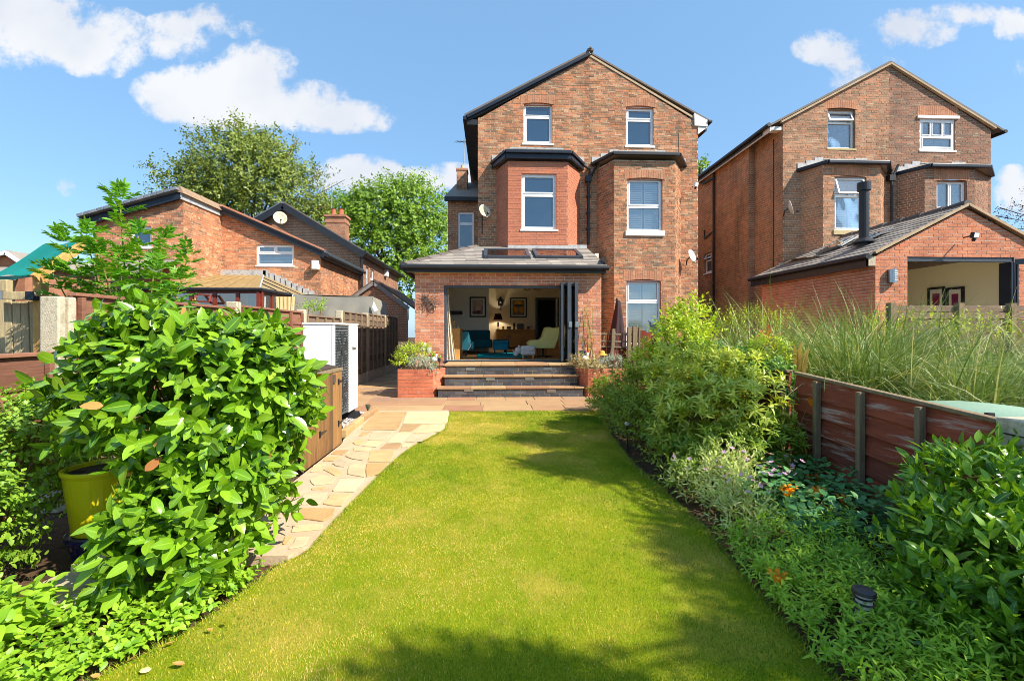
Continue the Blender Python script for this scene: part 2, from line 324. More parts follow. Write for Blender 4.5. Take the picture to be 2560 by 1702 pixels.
M_ROOM = mat('room_plaster', [srgb(238, 230, 204), srgb(242, 234, 210)], 0.9, 0.2, by='noise', vscale=2, fine=0.03)
M_ROOMW = mat('room_plaster_white', [srgb(242, 241, 238)], 0.9, 0.2, var=0.03, fine=0.03)
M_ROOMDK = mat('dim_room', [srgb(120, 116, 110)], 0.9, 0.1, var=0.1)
M_DISH = mat('dish_grey', [srgb(196, 192, 184), srgb(206, 202, 196)], 0.5, 0.4, by='noise', vscale=8)
M_DISHR = mat('dish_rusty', [srgb(200, 190, 170), srgb(188, 164, 130)], 0.6, 0.3, by='noise', vscale=6, stain=(srgb(160, 104, 50), 9, 0.62, 0.6))
M_STEEL = mat('stainless', [srgb(176, 178, 180)], 0.28, 0.5, metal=0.9, var=0.05)
# ================================================================== brickwork, windows, roofs
def ray_plane(u, v, P0, n):
    a = PY(u, v, 10.0)-Vector((0, 0, CAM_H)); o = Vector((0, 0, CAM_H)); n = Vector(n)
    return o+a*((Vector(P0)-o).dot(n)/a.dot(n))
def interval(poly, z):
    xs = []
    for i in range(len(poly)):
        (x0, z0), (x1, z1) = poly[i], poly[(i+1) % len(poly)]
        if abs(z1-z0) < 1e-9:
            if abs(z-z0) < 1e-6: xs += [x0, x1]
            continue
        t = (z-z0)/(z1-z0)
        if -1e-6 <= t <= 1+1e-6: xs.append(x0+t*(x1-x0))
    return (min(xs), max(xs)) if xs else None
def rminus(rects, h):
    out = []
    for (a, b, c, d) in rects:
        s0, s1, z0, z1 = h
        if s1 <= a or s0 >= b or z1 <= c or z0 >= d: out.append((a, b, c, d)); continue
        if s0 > a: out.append((a, s0, c, d))
        if s1 < b: out.append((s1, b, c, d))
        m0, m1 = max(a, s0), min(b, s1)
        if z0 > c: out.append((m0, m1, c, z0))
        if z1 < d: out.append((m0, m1, z1, d))
    return out
class BrickSet:
    """all bricks of one house: the largest-showing as single parts, the rest as one part"""
    def __init__(s, mats): s.mats = mats; s.items = []
    def put(s, pts, n, mi, rnd, depth): s.items.append((pts, n, mi, rnd, depth))
    def finish(s, parent, solo=300, prefer=None):
        sc = []
        for i, (pts, n, mi, r, d) in enumerate(s.items):
            c = sum((Vector(p) for p in pts), Vector())/len(pts); u, v, zc = pix(c); w = 0
            if 0 < u < 2560 and 0 < v < 1702 and n.dot(Vector((0, 0, CAM_H))-c) > 0:
                ar = (Vector(pts[1])-Vector(pts[0])).length*(Vector(pts[-1])-Vector(pts[0])).length
                w = ar/zc**2*abs(n.dot((Vector((0, 0, CAM_H))-c).normalized()))
                if prefer and not prefer(c, u, v): w *= 0.05
            sc.append(w)
        order = sorted(range(len(sc)), key=lambda i: -sc[i]); single = set(i for i in order[:solo] if sc[i] > 0)
        rest = MB()
        for i, (pts, n, mi, r, d) in enumerate(s.items):
            f = [Vector(p)+n*d for p in pts]; b = [Vector(p)-n*0.004 for p in pts]; k = len(pts)
            tgt = MB() if i in single else rest
            tgt.mi = mi if tgt is rest else 0
            tgt.add(f+b, [tuple(range(k))]+[(j, k+j, k+(j+1) % k, (j+1) % k) for j in range(k)], r)
            if i in single:
                tgt.build('brick', s.mats[mi], parent, origin=sum(f, Vector())/k)
        if rest.V: tag(rest.build('brickwork', s.mats, parent), kind='stuff')
def wall(bs, parent, O, A, poly, holes=(), mi=0, course=0.075, L=0.225, joint=0.0115, mortar=None, name='wall', reveal=0.10,
         bond=4, soft=1.0, z0=None, inner=False, revmat=None, shift=0.0):
    O = Vector((O[0], O[1], 0)); A = Vector((A[0], A[1], 0)).normalized(); n = Vector((A.y, -A.x, 0))
    P = lambda q, z: O+A*q+Vector((0, 0, z))
    zs = [p[1] for p in poly]; zlo = min(zs) if z0 is None else z0; zhi = max(zs); mb = MB(); k = 0; z = zlo
    while z < zhi-0.01:
        zt = min(z+course, zhi); i0, i1 = interval(poly, z+1e-4), interval(poly, zt-1e-4)
        if i0 and i1:
            lo, hi = min(i0[0], i1[0]), max(i0[1], i1[1])
            def cl(a, b, c, d):
                ja, jb = interval(poly, min(max(c, z+1e-4), zt-1e-4)), interval(poly, min(max(d, z+1e-4), zt-1e-4))
                q = [(max(a, ja[0]), c), (min(b, ja[1]), c), (min(b, jb[1]), d), (max(a, jb[0]), d)]
                return None if (q[1][0]-q[0][0] < 0.004 and q[2][0]-q[3][0] < 0.004) else [P(*t) for t in [(q[0][0], q[0][1]), (max(q[1][0], q[0][0]), c), (max(q[2][0], q[3][0]), d), (q[3][0], d)]]
            rs = [(lo, hi, z, zt)]
            for h in holes: rs = rminus(rs, h)
            for r in rs:
                q = cl(*r)
                if q: mb.quad(*q)
            header = bond and (k % bond == bond-1); l = L/2 if header else L
            off = (L*0.25 if header else (L/2 if k % 2 else 0.0)); a = lo-L+((off+shift-lo) % l)
            while a < hi:
                j = joint*(0.5 if soft == 0 else random.uniform(0.4, 0.75))
                rs = [(max(a+j, lo), min(a+l-j, hi), z+joint*0.5+soft*random.uniform(-.0015, .0025), zt-joint*0.5+soft*random.uniform(-.0025, .0015))]
                if rs[0][1]-rs[0][0] > 0.015:
                    for h in holes: rs = rminus(rs, h)
                    rr = random.random()
                    for r in rs:
                        if r[1]-r[0] > 0.018 and r[3]-r[2] > 0.014:
                            q = cl(*r)
                            if q: bs.put(q, n, mi, rr, 0.006+soft*random.uniform(-.003, .003))
                a += l
        z = zt; k += 1
    for h in holes:      # the reveal: the wall's thickness round the opening
        if reveal <= 0: break
        s0, s1, a, b = h; d = -n*reveal
        if b > zhi+0.01 and a > zhi: continue
        c = [P(s0, a), P(s1, a), P(s1, b), P(s0, b)]; mb.mi = 1
        for i in range(4): mb.quad(c[i], c[(i+1) % 4], c[(i+1) % 4]+d, c[i]+d, 0.3)
        mb.mi = 0
    if inner:
        pass
    return mb.build(name, [mortar or M_MORTAR, revmat or bs.mats[mi]], parent)
def arch(bs, parent, O, A, s0, s1, zs, rise, h, mi, mortar, bw=0.073, flare=0.0):
    """a flat-segmental brick arch over an opening"""
    O = Vector((O[0], O[1], 0)); A = Vector((A[0], A[1], 0)).normalized(); n = Vector((A.y, -A.x, 0)); mb = MB()
    s0 -= .05; s1 += .05; k = max(3, round((s1-s0)/bw)); lo = lambda t: zs+rise*(1-(2*t-1)**2); hi = zs+rise+h
    sx = lambda t, f: s0+(s1-s0)*t+f*flare*(t-0.5)*2*0.5
    P = lambda q, z, o=0.0: O+A*q+Vector((0, 0, z))+n*o
    for i in range(k):
        t0, t1 = i/k, (i+1)/k; g = 0.0045/(s1-s0)
        mb.quad(P(sx(t0, 0), lo(t0), .001), P(sx(t1, 0), lo(t1), .001), P(sx(t1, 1), hi, .001), P(sx(t0, 1), hi, .001))
        cut = random.choice((0.42, 0.5, 0.6, 1.0))
        for (c0, c1) in ([(0, cut), (cut, 1)] if cut < 1 else [(0, 1)]):
            a0, a1 = t0+g, t1-g; z = lambda t, c: lo(t)+(hi-lo(t))*c; e = 0.012
            bs.put([P(sx(a0, c0), z(a0, c0+e)), P(sx(a1, c0), z(a1, c0+e)), P(sx(a1, c1), z(a1, c1-e)), P(sx(a0, c1), z(a0, c1-e))], n, mi, random.random(), 0.008)
    mb.build('arch_mortar', mortar, parent)
def window(parent, O, A, s0, s1, z0, z1, lights, inset=0.07, fw=0.055, glass=None, frame=None, sill=None, sash=True, back='dark', blind=None, name='window', head=0.0):
    """lights: (fx0, fx1, fz0, fz1[, tilt]) in fractions of the frame; window > pane, sill, louvre"""
    O = Vector((O[0], O[1], 0)); A = Vector((A[0], A[1], 0)).normalized(); n = Vector((A.y, -A.x, 0)); up = Vector((0, 0, 1)); frame = frame or M_UPVC
    P = lambda q, z, o: O+A*q+up*z+n*o
    def bx(m_, a, b, c, d, o0, o1, r=0.5):   # box from s a..b, z c..d, offset o0 (back) .. o1 (front)
        m_.hexa([P(a, c, o1), P(b, c, o1), P(b, c, o0), P(a, c, o0)], [P(a, d, o1), P(b, d, o1), P(b, d, o0), P(a, d, o0)], r)
    o = -inset; mb = MB(); w, h = s1-s0, z1-z0
    bx(mb, s0, s0+fw, z0, z1, o-.06, o); bx(mb, s1-fw, s1, z0, z1, o-.06, o)
    bx(mb, s0+fw, s1-fw, z1-fw-head, z1, o-.06, o); bx(mb, s0+fw, s1-fw, z0, z0+fw, o-.06, o)
    zs = sorted({z0+l[3]*h for l in lights if l[3] < 0.97}); xs = sorted({s0+l[1]*w for l in lights if l[1] < 0.97})
    for z in zs: bx(mb, s0+fw, s1-fw, z-.028, z+.028, o-.058, o-.002)
    for x in xs:
        zt = [l for l in lights if abs(s0+l[1]*w-x) < 1e-6]; bx(mb, x-.025, x+.025, z0+min(l[2] for l in zt)*h+.03, z0+max(l[3] for l in zt)*h-.03, o-.057, o-.001)
    wn = mb.build(name, frame, parent, origin=P((s0+s1)/2, z0, o), bevel=0.004)
    for l in lights:
        a, b, c, d = s0+l[0]*w, s0+l[1]*w, z0+l[2]*h, z0+l[3]*h
        a += fw if l[0] < .03 else .026; b -= fw if l[1] > .97 else .026; c += fw if l[2] < .03 else .028; d -= (fw+head) if l[3] > .97 else .028
        tilt = l[4] if len(l) > 4 else 0.0; sw = l[5] if len(l) > 5 else 0.042
        sb, pb = MB(), MB(); R = Matrix.Translation(P((a+b)/2, d, o))@Matrix.Rotation(-tilt, 4, A)@Matrix.Translation(-P((a+b)/2, d, o))
        if sw > 0:
            bx(sb, a, a+sw, c, d, o-.04, o+.012); bx(sb, b-sw, b, c, d, o-.04, o+.012); bx(sb, a+sw, b-sw, d-sw, d, o-.04, o+.012); bx(sb, a+sw, b-sw, c, c+sw, o-.04, o+.012)
            sb.V = [tuple(R@Vector(v)) for v in sb.V]; sb.build('sash', frame, wn, bevel=0.004)
        bx(pb, a+sw, b-sw, c+sw, d-sw, o-.028, o-.016); pb.V = [tuple(R@Vector(v)) for v in pb.V]; pb.build('pane', glass or GL_DARK, wn)
        if blind:
            bb = MB(); y0 = o-.085; xm = (a+b)/2
            for (p, q) in blind:   # louvre leaves between fractions p..q
                la, lb = s0+p*w, s0+q*w
                bx(bb, la, la+.035, c, d, y0-.025, y0); bx(bb, lb-.035, lb, c, d, y0-.025, y0)
                zz = c+.02
                while zz < d-.02:
                    bb.hexa([P(la+.035, zz, y0), P(lb-.035, zz, y0), P(lb-.035, zz+.004, y0-.008), P(la+.035, zz+.004, y0-.008)],
                            [P(la+.035, zz+.042, y0-.016), P(lb-.035, zz+.042, y0-.016), P(lb-.035, zz+.046, y0-.022), P(la+.035, zz+.046, y0-.022)]); zz += .055
            bb.build('shutter', M_BLIND, wn)
    if back:
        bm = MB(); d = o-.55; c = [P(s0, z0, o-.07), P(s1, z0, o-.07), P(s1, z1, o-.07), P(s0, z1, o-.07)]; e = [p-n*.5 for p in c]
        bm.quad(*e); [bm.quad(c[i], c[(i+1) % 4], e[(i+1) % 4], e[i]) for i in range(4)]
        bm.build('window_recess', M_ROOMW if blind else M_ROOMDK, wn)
    if sill:       # (overhang, height, projection, material)
        sm = MB(); ov, sh, pj, m_ = sill; bx(sm, s0-ov, s1+ov, z0-sh, z0+.004, o-.02, pj); sm.build('sill', m_, wn, bevel=0.006)
    return wn
def tiles(parent, P0, Av, Uv, poly, m_, w=0.3, gauge=0.2, th=0.012, solo=300, name='roof_tile', holes=()):
    """overlapping tiles over a slope; poly in (along, up-slope) coordinates"""
    P0, Av, Uv = Vector(P0), Vector(Av).normalized(), Vector(Uv).normalized(); nn = Av.cross(Uv)
    if nn.z < 0: nn = -nn
    us = [p[1] for p in poly]; umax = max(us); u = min(us); k = 0; cand = []
    while u < umax-0.02:
        ut = min(u+gauge+.05, umax); i0, i1 = interval(poly, u+1e-4), interval(poly, min(u+gauge, umax)-1e-4)
        if i0 and i1:
            a = min(i0[0], i1[0])-w+(0.5*w if k % 2 else 0)
            while a < max(i0[1], i1[1]):
                rs = [(a+.002, a+w-.002, u, ut)]
                for h in holes: rs = rminus(rs, h)
                for (a0, a1, c, d) in rs:
                    q = [max(a0, i0[0]), min(a1, i0[1]), min(a1, i1[1]), max(a0, i1[0])]
                    if (q[1]-q[0] > .01 or q[2]-q[3] > .01) and d-c > .03:
                        q[1] = max(q[1], q[0]); q[2] = max(q[2], q[3]); cand.append((q, c, d))
                a += w
        u += gauge; k += 1
    def geo(mb, q, c, d):
        L = lambda a, u, h: P0+Av*a+Uv*u+nn*h
        j = random.uniform(-.002, .002); h0, h1 = th*2+j, th*.7+j
        mb.hexa([L(q[0], c, h0-th), L(q[1], c, h0-th), L(q[2], d, h1-th), L(q[3], d, h1-th)], [L(q[0], c, h0), L(q[1], c, h0), L(q[2], d, h1), L(q[3], d, h1)], random.random())
    def score(t):
        q, c, d = t; p = P0+Av*((q[0]+q[1])/2)+Uv*c; u_, v_, zc = pix(p); return (q[1]-q[0])/max(zc, 1) if 0 < u_ < 2560 and 0 < v_ < 1702 else 0
    order = sorted(range(len(cand)), key=lambda i: -score(cand[i])); single = set(i for i in order[:solo] if score(cand[i]) > 0); rest = MB()
    for i, t in enumerate(cand):
        if i in single:
            b = MB(); geo(b, *t); b.build(name, m_, parent, origin=P0+Av*t[0][0]+Uv*t[1])
        else: geo(rest, *t)
    if rest.V: tag(rest.build(name+'s', m_, parent), kind='stuff')

# ================================================================== the semi-detached house with the garden room
YH, YB, YE = 14.2, 13.4, 11.3
house = thing('brick_house', 'tall gabled brick semi-detached pair in the middle, with a garden room open to the lawn', 'house', (3.1, YH, 0))
bsH = BrickSet([B_OLD, B_BAY, B_QUOIN, B_EXT])
XA = (1, 0)
wl1 = (1.025, 1.93, 7.32, 8.60); wr1 = (4.268, 5.154, 7.306, 8.58)
bh_l = (0.28, 2.69, 3.2, 6.72); bh_r = (3.44, 5.93, 0, 6.76)
wall(bsH, house, (0, YH), XA, [(-.4, 3.3), (3.1, 3.3), (3.1, 10.10), (-.4, 8.04)], [wl1, bh_l, (0.93, 2.03, 8.53, 8.84)], 0, reveal=0.09, soft=1.6)
wall(bsH, house, (0, YH), XA, [(3.1, 0), (6.59, 0), (6.59, 8.04), (3.1, 10.10)], [wr1, bh_r, (4.17, 5.25, 8.51, 8.82)], 0, reveal=0.09, soft=1.6, shift=.1)
arch(bsH, house, (0, YH), XA, 0.98, 1.98, 8.53, 0.07, 0.24, 2, M_MORTAR); arch(bsH, house, (0, YH), XA, 4.22, 5.20, 8.51, 0.07, 0.24, 2, M_MORTAR)
part('wall_side', [B_OLD], house, lambda b: b.box(-.39, -.30, YH+.02, 25, 3.3, 8.1)); part('wall_side', [B_OLD], house, lambda b: b.box(6.48, 6.58, YH+.02, 25, 0, 8.1))
window(house, (0, YH), XA, *wl1, [(0, 1, 0, .68), (0, 1, .68, 1, 0, .02)], head=.03, sill=(.05, .05, .03, M_UPVC))
window(house, (0, YH), XA, *wr1, [(0, 1, 0, .66, 0, .02), (0, 1, .66, 1)], head=.05, sill=(.04, .06, .03, M_WHITE), glass=GL_DARK)
# bays
def bay(x0, x1, xl, xr, zb, zt, mi, mort, wins, course=.075, soft=.6, archs=(), front_y=None, back_y=None, hs=None, bs_=None, yb=None, yh=None):
    bs_ = bs_ or bsH; hs = hs or house; yb = yb or YB; yh = yh or YH
    wall(bs_, hs, (0, yb), XA, [(x0, zb), (x1, zb), (x1, zt), (x0, zt)], list(wins)+[(a[0]-.05, a[1]+.05, a[2], a[2]+a[3]+a[4]) for a in archs], mi, soft=soft, mortar=mort, name='bay_wall')
    for a in archs: arch(bs_, hs, (0, yb), XA, *a, 2, mort)
    Lc = math.hypot(xl-x0, yh-yb); Rc = math.hypot(xr-x1, yh-yb)
    wall(bs_, hs, (xl, yh), (x0-xl, yb-yh), [(0, zb), (Lc, zb), (Lc, zt), (0, zt)], [], mi, soft=soft, mortar=mort, name='bay_wall', shift=.07)
    wall(bs_, hs, (x1, yb), (xr-x1, yh-yb), [(0, zb), (Rc, zb), (Rc, zt), (0, zt)], [], mi, soft=soft, mortar=mort, name='bay_wall', shift=.07)
wb1 = (0.908, 1.941, 4.446, 6.10); wb2 = (4.064, 5.131, 4.44, 6.02); wb3 = (4.04, 5.083, 1.05, 2.98)
bay(.507, 2.275, .175, 2.79, 3.55, 6.46, 1, M_MORTAR_BAY, [wb1], soft=.3)
bay(3.666, 5.521, 3.337, 6.032, 0.0, 6.55, 0, M_MORTAR, [wb2, wb3], soft=1.5, archs=[(4.03, 5.17, 5.97, .06, .25), (4.0, 5.12, 2.93, .07, .26)])
window(house, (0, YB), XA, *wb1, [(0, 1, 0, .64), (0, 1, .64, 1)], sill=(.05, .045, .03, M_UPVC))
window(house, (0, YB), XA, *wb2, [(0, 1, 0, .47, 0, .015), (0, 1, .47, 1)], glass=GL_SEE, sill=(.06, .15, .05, M_WHITE), blind=[(.06, .48), (.52, .94)])
window(house, (0, YB), XA, *wb3, [(0, 1, 0, .66, 0, .015), (0, 1, .66, 1)], glass=GL_SEE, sill=(.06, .12, .05, M_WHITE), blind=[(.06, .48), (.52, .94)])
def bay_roof(hs, x0, x1, xl, xr, yf, yw, zg, ztop, fascia, gh, mslate, lead=True, gut=.09):
    """hipped slate roof, gutter and stepped lead of one bay"""
    P = [Vector((xl, yw, zg)), Vector((x0, yf, zg)), Vector((x1, yf, zg)), Vector((xr, yw, zg))]
    T0, T1 = Vector((x0+.42, yw, ztop)), Vector((x1-.42, yw, ztop)); mb = MB(); up = Vector((0, 0, .02))
    mb.add([P[0]+up, P[1]+up, P[2]+up, P[3]+up, T0, T1], [(0, 1, 4), (1, 2, 5, 4), (2, 3, 5)], .4); mb.add([p-Vector((0, 0, .06)) for p in P], [(3, 2, 1, 0)])
    nr = 4
    for i in range(nr):      # the slate courses
        a, b = i/nr, (i+1)/nr; h = Vector((0, -.004, .016)); q = lambda s, e, t: s.lerp(e, t)+h
        mb.add([q(P[1], T0, a)+h*.6, q(P[2], T1, a)+h*.6, q(P[2], T1, b), q(P[1], T0, b), q(P[1], T0, a)-h, q(P[2], T1, a)-h], [(0, 1, 2, 3), (4, 5, 1, 0)], random.random())
    mb.build('bay_roof', mslate, hs)
    gb = MB()
    for i in range(3):
        a, b = P[i], P[i+1]; d = Vector((0, 0, -gut/2)); gb.bar(a+d, b+d, .10, gut, rnd=.4)
        if fascia: gb.bar(a+Vector((0, .05, -gut-fascia/2+.01)), b+Vector((0, .05, -gut-fascia/2+.01)), .05, fascia, rnd=.6)
    gb.build('gutter', M_NAVY if fascia else M_BLACK, hs, bevel=.012)
    if lead:
        lb = MB()
        for sgn, e, t in ((1, P[0], T0), (-1, P[3], T1)):
            st = 3
            for i in range(st):
                f0, f1 = i/st, (i+1)/st; p = e.lerp(t, f0); q = e.lerp(t, f1); z0 = min(p.z, q.z)-.03
                lb.box(min(p.x, q.x), max(p.x, q.x), yw-.022-.001*i, yw-.006, z0, z0+.22, random.random())
        lb.box(T0.x, T1.x, yw-.03, yw-.006, ztop-.06, ztop+.05); lb.build('flashing', M_LEAD, hs)
bay_roof(house, .43, 2.36, .03, 2.93, YB-.16, YH, 6.73, 7.13, .15, .09, M_SLATE)
bay_roof(house, 3.60, 5.60, 3.17, 6.18, YB-.13, YH, 6.74, 7.10, 0, .09, M_SLATE)
# main roof
def roof_slab(hs, a, b, c, d, th, m_, name='roof'):
    n = (Vector(b)-Vector(a)).cross(Vector(d)-Vector(a)).normalized(); n = n if n.z > 0 else -n
    return part(name, m_, hs, lambda q: q.prism([a, b, c, d], n*th))
roof_slab(house, (-.78, YH-.10, 8.09), (3.108, YH-.10, 10.18), (3.108, 25, 10.18), (-.78, 25, 8.09), .07, M_SLATE_DK)
roof_slab(house, (6.98, YH-.03, 8.10), (3.108, YH-.03, 10.18), (3.108, 25, 10.18), (6.98, 25, 8.10), .05, M_SLATE_DK)
part('bargeboard', M_NAVY, house, lambda b: (b.bar((-.74, YH-.07, 8.07), (3.10, YH-.07, 10.13), .10, .10, up=(0, 0, 1)), b.bar((-.70, YH-.03, 8.01), (3.05, YH-.03, 10.05), .05, .06)), bevel=.01)
part('soffit', M_BLACK, house, lambda b: b.box(-.74, -.41, YH-.02, 25, 7.86, 8.02)); part('gutter', M_BLACK, house, lambda b: b.box(-.86, -.75, YH-.1, 25, 7.98, 8.09)); part('soffit', M_BLACK, house, lambda b: b.box(6.60, 6.9, YH+.05, 25, 7.86, 8.02))
part('verge', M_VERGE, house, lambda b: (b.bar((3.13, YH-.012, 10.10), (6.62, YH-.012, 8.13), .03, .06)))
part('ridge_tile', M_SLATE_DK, house, lambda b: (b.bar((3.108, YH-.12, 10.24), (3.108, 25, 10.24), .2, .06), b.bar((3.108, YH-.13, 10.24), (3.108, YH-.10, 10.30), .06, .10)))
part('box_end', M_WHITE, house, lambda b: b.prism([PY(1736, 283, YH-.06), PY(1769, 301, YH-.06), PY(1769, 316, YH-.06), PY(1737, 314, YH-.06)], (0, .3, 0)))
part('box_end', M_WHITE, house, lambda b: b.prism([PY(1745, 317, YH-.03), PY(1769, 318, YH-.03), PY(1746, 335, YH-.03)], (0, .2, 0)))
part('gutter', M_BLACK, house, lambda b: b.box(6.88, 7.02, YH-.1, 25, 8.06, 8.15), bevel=.02)
# downpipes, hopper
def pipes(b):
    z = lambda u, v, y: PY(u, v, y)
    b.tube([PY(1452, 408, YH-.1), PY(1474, 424, YH-.1), PY(1474, 440, YH-.1)], .035); b.tube([PY(1493, 408, YH-.1), PY(1478, 442, YH-.1)], .04)
    p, q = PY(1471, 450, YH-.12), PY(1471, 612, YH-.12); b.tube([p, Vector((p.x, p.y, q.z))], .042); b.box(p.x-.09, p.x+.09, p.y-.07, p.y+.08, p.z-.06, p.z+.12)
    for t in (.25, .5, .75): b.box(p.x-.055, p.x+.055, p.y-.055, p.y+.1, p.z+(q.z-p.z)*t-.025, p.z+(q.z-p.z)*t+.025)
part('downpipe', M_BLACK, house, pipes)
part('cable', mat('cable_tan', [srgb(170, 140, 110)]), house, lambda b: b.tube([PY(1738, 302, YH-.02), PY(1722, 316, YH-.015), PY(1700, 327, YH-.015), PY(1698, 335, YH-.015), PY(1698, 380, YH-.015)], .010, 4))
# rear wing beyond, its window, roof and chimney
wing = PY(1120, 500, 18).x
ww = (-1.30, -.66, 4.72, 6.15)
wall(bsH, house, (0, 18), XA, [(wing, 3.0), (-.38, 3.0), (-.38, 6.62), (wing, 6.62)], [ww], 0, soft=1.4)
window(house, (0, 18), XA, *ww, [(0, 1, 0, .68, 0, .03), (0, 1, .68, 1, 0, .03)])
roof_slab(house, (wing-.12, 17.85, 6.64), (-.38, 17.85, 6.64), (-.38, 19.6, 7.75), (wing+.25, 19.6, 7.75), .07, M_SLATE, 'wing_roof')
part('gutter', M_BLACK, house, lambda b: b.box(wing-.12, -.38, 17.72, 17.86, 6.50, 6.66), bevel=.02)
bsC = BrickSet([B_OLD]); ch = thing('chimney_stack', 'slim brick chimney on the slate roof left of the tall brick pair', 'chimney', (-1.17, 18.7, 7.2))
for o_, a_, l_ in (((-1.38, 18.6), (1, 0), .42), ((-.96, 18.6), (0, 1), .5), ((-1.38, 19.1), (0, -1), .5)):
    wall(bsC, ch, o_, a_, [(0, 7.0), (l_, 7.0), (l_, 8.0), (0, 8.0)], [], 0, soft=1.0)
bsC.finish(ch, 60)
part('chimney_cap', B_QUOIN, ch, lambda b: b.box(-1.41, -.93, 18.57, 19.13, 8.0, 8.08)); part('chimney_pot', M_STONE_SILL, ch, lambda b: b.lathe([(.07, 8.08), (.08, 8.12), (.06, 8.26), (.07, 8.28), (.05, 8.28)], (-1.17, 18.85, 0), 10))
def aerial(p0, h, nm, lab, tilt=0.0, sc_=1.0):
    t = thing(nm, lab, 'aerial', p0); p0 = Vector(p0)
    part('mast', M_STEEL, t, lambda b: b.tube([p0, p0+Vector((.03, 0, h))], .018*sc_, 5))
    def el(b):
        c = p0+Vector((.03, 0, h*.9)); d = Vector((.4, .55, tilt)).normalized()*.55*sc_; b.tube([c-d, c+d], .012*sc_, 4)
        for i in range(7):
            q = c-d+d*2*(i/6); r = Vector((.5, -.35, .1))*.22*sc_; b.tube([q-r, q+r], .007*sc_, 4)
    part('yagi', M_BLACK, t, el)
aerial(PY(1160, 410, 18.8), 1.0, 'tv_aerial', 'thin television aerial beside the slim chimney left of the tall brick pair', .2)

# ---- garden room: brickwork, opening, eaves, roof
XL, XR, ZT = -1.867, 2.767, 2.90
op = (-1.153, 2.099, .70, 2.585)
wall(bsH, house, (0, YE), XA, [(XL, 0), (XR, 0), (XR, ZT), (XL, ZT)], [op], 3, course=.0765, L=.230, joint=.012, mortar=M_MORTAR_NEW, name='garden_room_wall', bond=0, soft=.7, z0=-.025, reveal=.12)
part('garden_room_wall', [B_EXT], house, lambda b: (b.box(XL+.005, XL+.2, YE+.1, 17.3, 0, ZT-.05), b.box(XR-.2, XR-.005, YE+.1, YB+.2, 0, ZT-.05), b.box(XL+.01, op[0], YE+.12, YE+.2, 0, ZT-.02), b.box(op[1], XR-.01, YE+.12, YE+.2, 0, ZT-.02), b.box(op[0], op[1], YE+.12, YE+.2, op[3], ZT-.02)))
part('soffit', mat('soffit_cream', [srgb(206, 190, 140)]), house, lambda b: b.box(XL-.2, XR+.06, YE-.20, YE+.1, 2.905, 2.93))
part('fascia', M_BLACK, house, lambda b: (b.box(XL-.24, XR+.06, YE-.225, YE-.20, 2.88, 3.03), b.box(XL-.24, XL-.2, YE-.2, 17, 2.88, 3.03), b.box(XR+.04, XR+.07, YE-.2, YB, 2.88, 3.3)))
part('gutter', M_BLACK, house, lambda b: (b.tube([(XL-.27, YE-.28, 3.0), (XR+.12, YE-.28, 3.0)], .062, 10), b.tube([(XL-.27, YE-.28, 3.0), (XL-.27, 17, 3.0)], .062, 10)))
E0, E1, T1, T0 = Vector((-2.10, YE-.22, 3.055)), Vector((2.86, YE-.22, 3.055)), Vector((2.86, 13.62, 3.97)), Vector((-.46, 13.62, 3.97))
Uf = (T1-E1).normalized(); slope_len = (T1-E1).length
def a_u(u, v):
    p = ray_plane(u, v, E0, Vector((1, 0, 0)).cross(Uf)); return (p-E0).dot(Vector((1, 0, 0))), (p-E0).dot(Uf)
rl = []
for (ua, ub) in ((1204, 1327), (1334, 1458)):
    a0, u0 = a_u(ua+2, 647); a1, _u = a_u(ub, 647); rl.append((a0+.05, a1-.03, u0, u0+1.12))
def ring(b, a, bb, c, d, z0, z1, y0, y1):
    pass
roofm = MB()
pl = lambda a, u, h=0: E0+Vector((a, 0, 0))+Uf*u+Vector((0, -Uf.z, Uf.y))*h
hipx = lambda u: (T0.x-E0.x)*u/slope_len
A1 = E1.x-E0.x
(la0, la1, lu0, lu1), (ra0, ra1, _, _) = rl
for (c0, c1, spans) in ((0, lu0, [(None, A1)]), (lu0, lu1, [(None, la0), (la1, ra0), (ra1, A1)]), (lu1, slope_len, [(None, A1)])):
    for (x0, x1) in spans:
        p = [pl(hipx(c0) if x0 is None else x0, c0), pl(x1, c0), pl(x1, c1), pl(hipx(c1) if x0 is None else x0, c1)]
        roofm.prism(p, Vector((0, 0, -.10)))
roofm.prism([E0, Vector((E0.x, 17.2, E0.z)), Vector((T0.x, 17.2, T0.z)), T0], Vector((0, 0, -.09)))
roofm.build('roof', M_ROOMW, house)
tiles(house, E0, (1, 0, 0), Uf, [(0, 0), (A1, 0), (A1, slope_len), (hipx(slope_len), slope_len)], M_SLATE, w=.30, gauge=.215, holes=[(r[0]-.03, r[1]+.03, r[2]-.03, r[3]+.03) for r in rl], solo=200)
Ul = (T0-Vector((E0.x, T0.y, E0.z))).normalized()
tiles(house, E0, (0, 1, 0), Ul, [(0, 0), (5.9, 0), (5.9, 1.9), (13.62-E0.y, 1.9)], M_SLATE, w=.30, gauge=.24, solo=0)
for i in range(7):        # hip tiles up the left corner
    p, q = E0.lerp(T0, i/7), E0.lerp(T0, (i+1.12)/7)
    hb = MB(); r = Vector((.11, -.05, -.02)); up = Vector((0, 0, .05))
    hb.hexa([p-r, p+up*.2, q+up*.2, q-r], [p-r+up*.6, p+up*1.5, q+up*1.0, q-r+up*.3], random.random()); hb.hexa([p+up*.2, p+r*Vector((1, 1, 1)), q+r, q+up*.2], [p+up*1.5, p+r+up*.6, q+r+up*.3, q+up*1.0], random.random())
    hb.build('hip_tile', M_SLATE_DK, house)
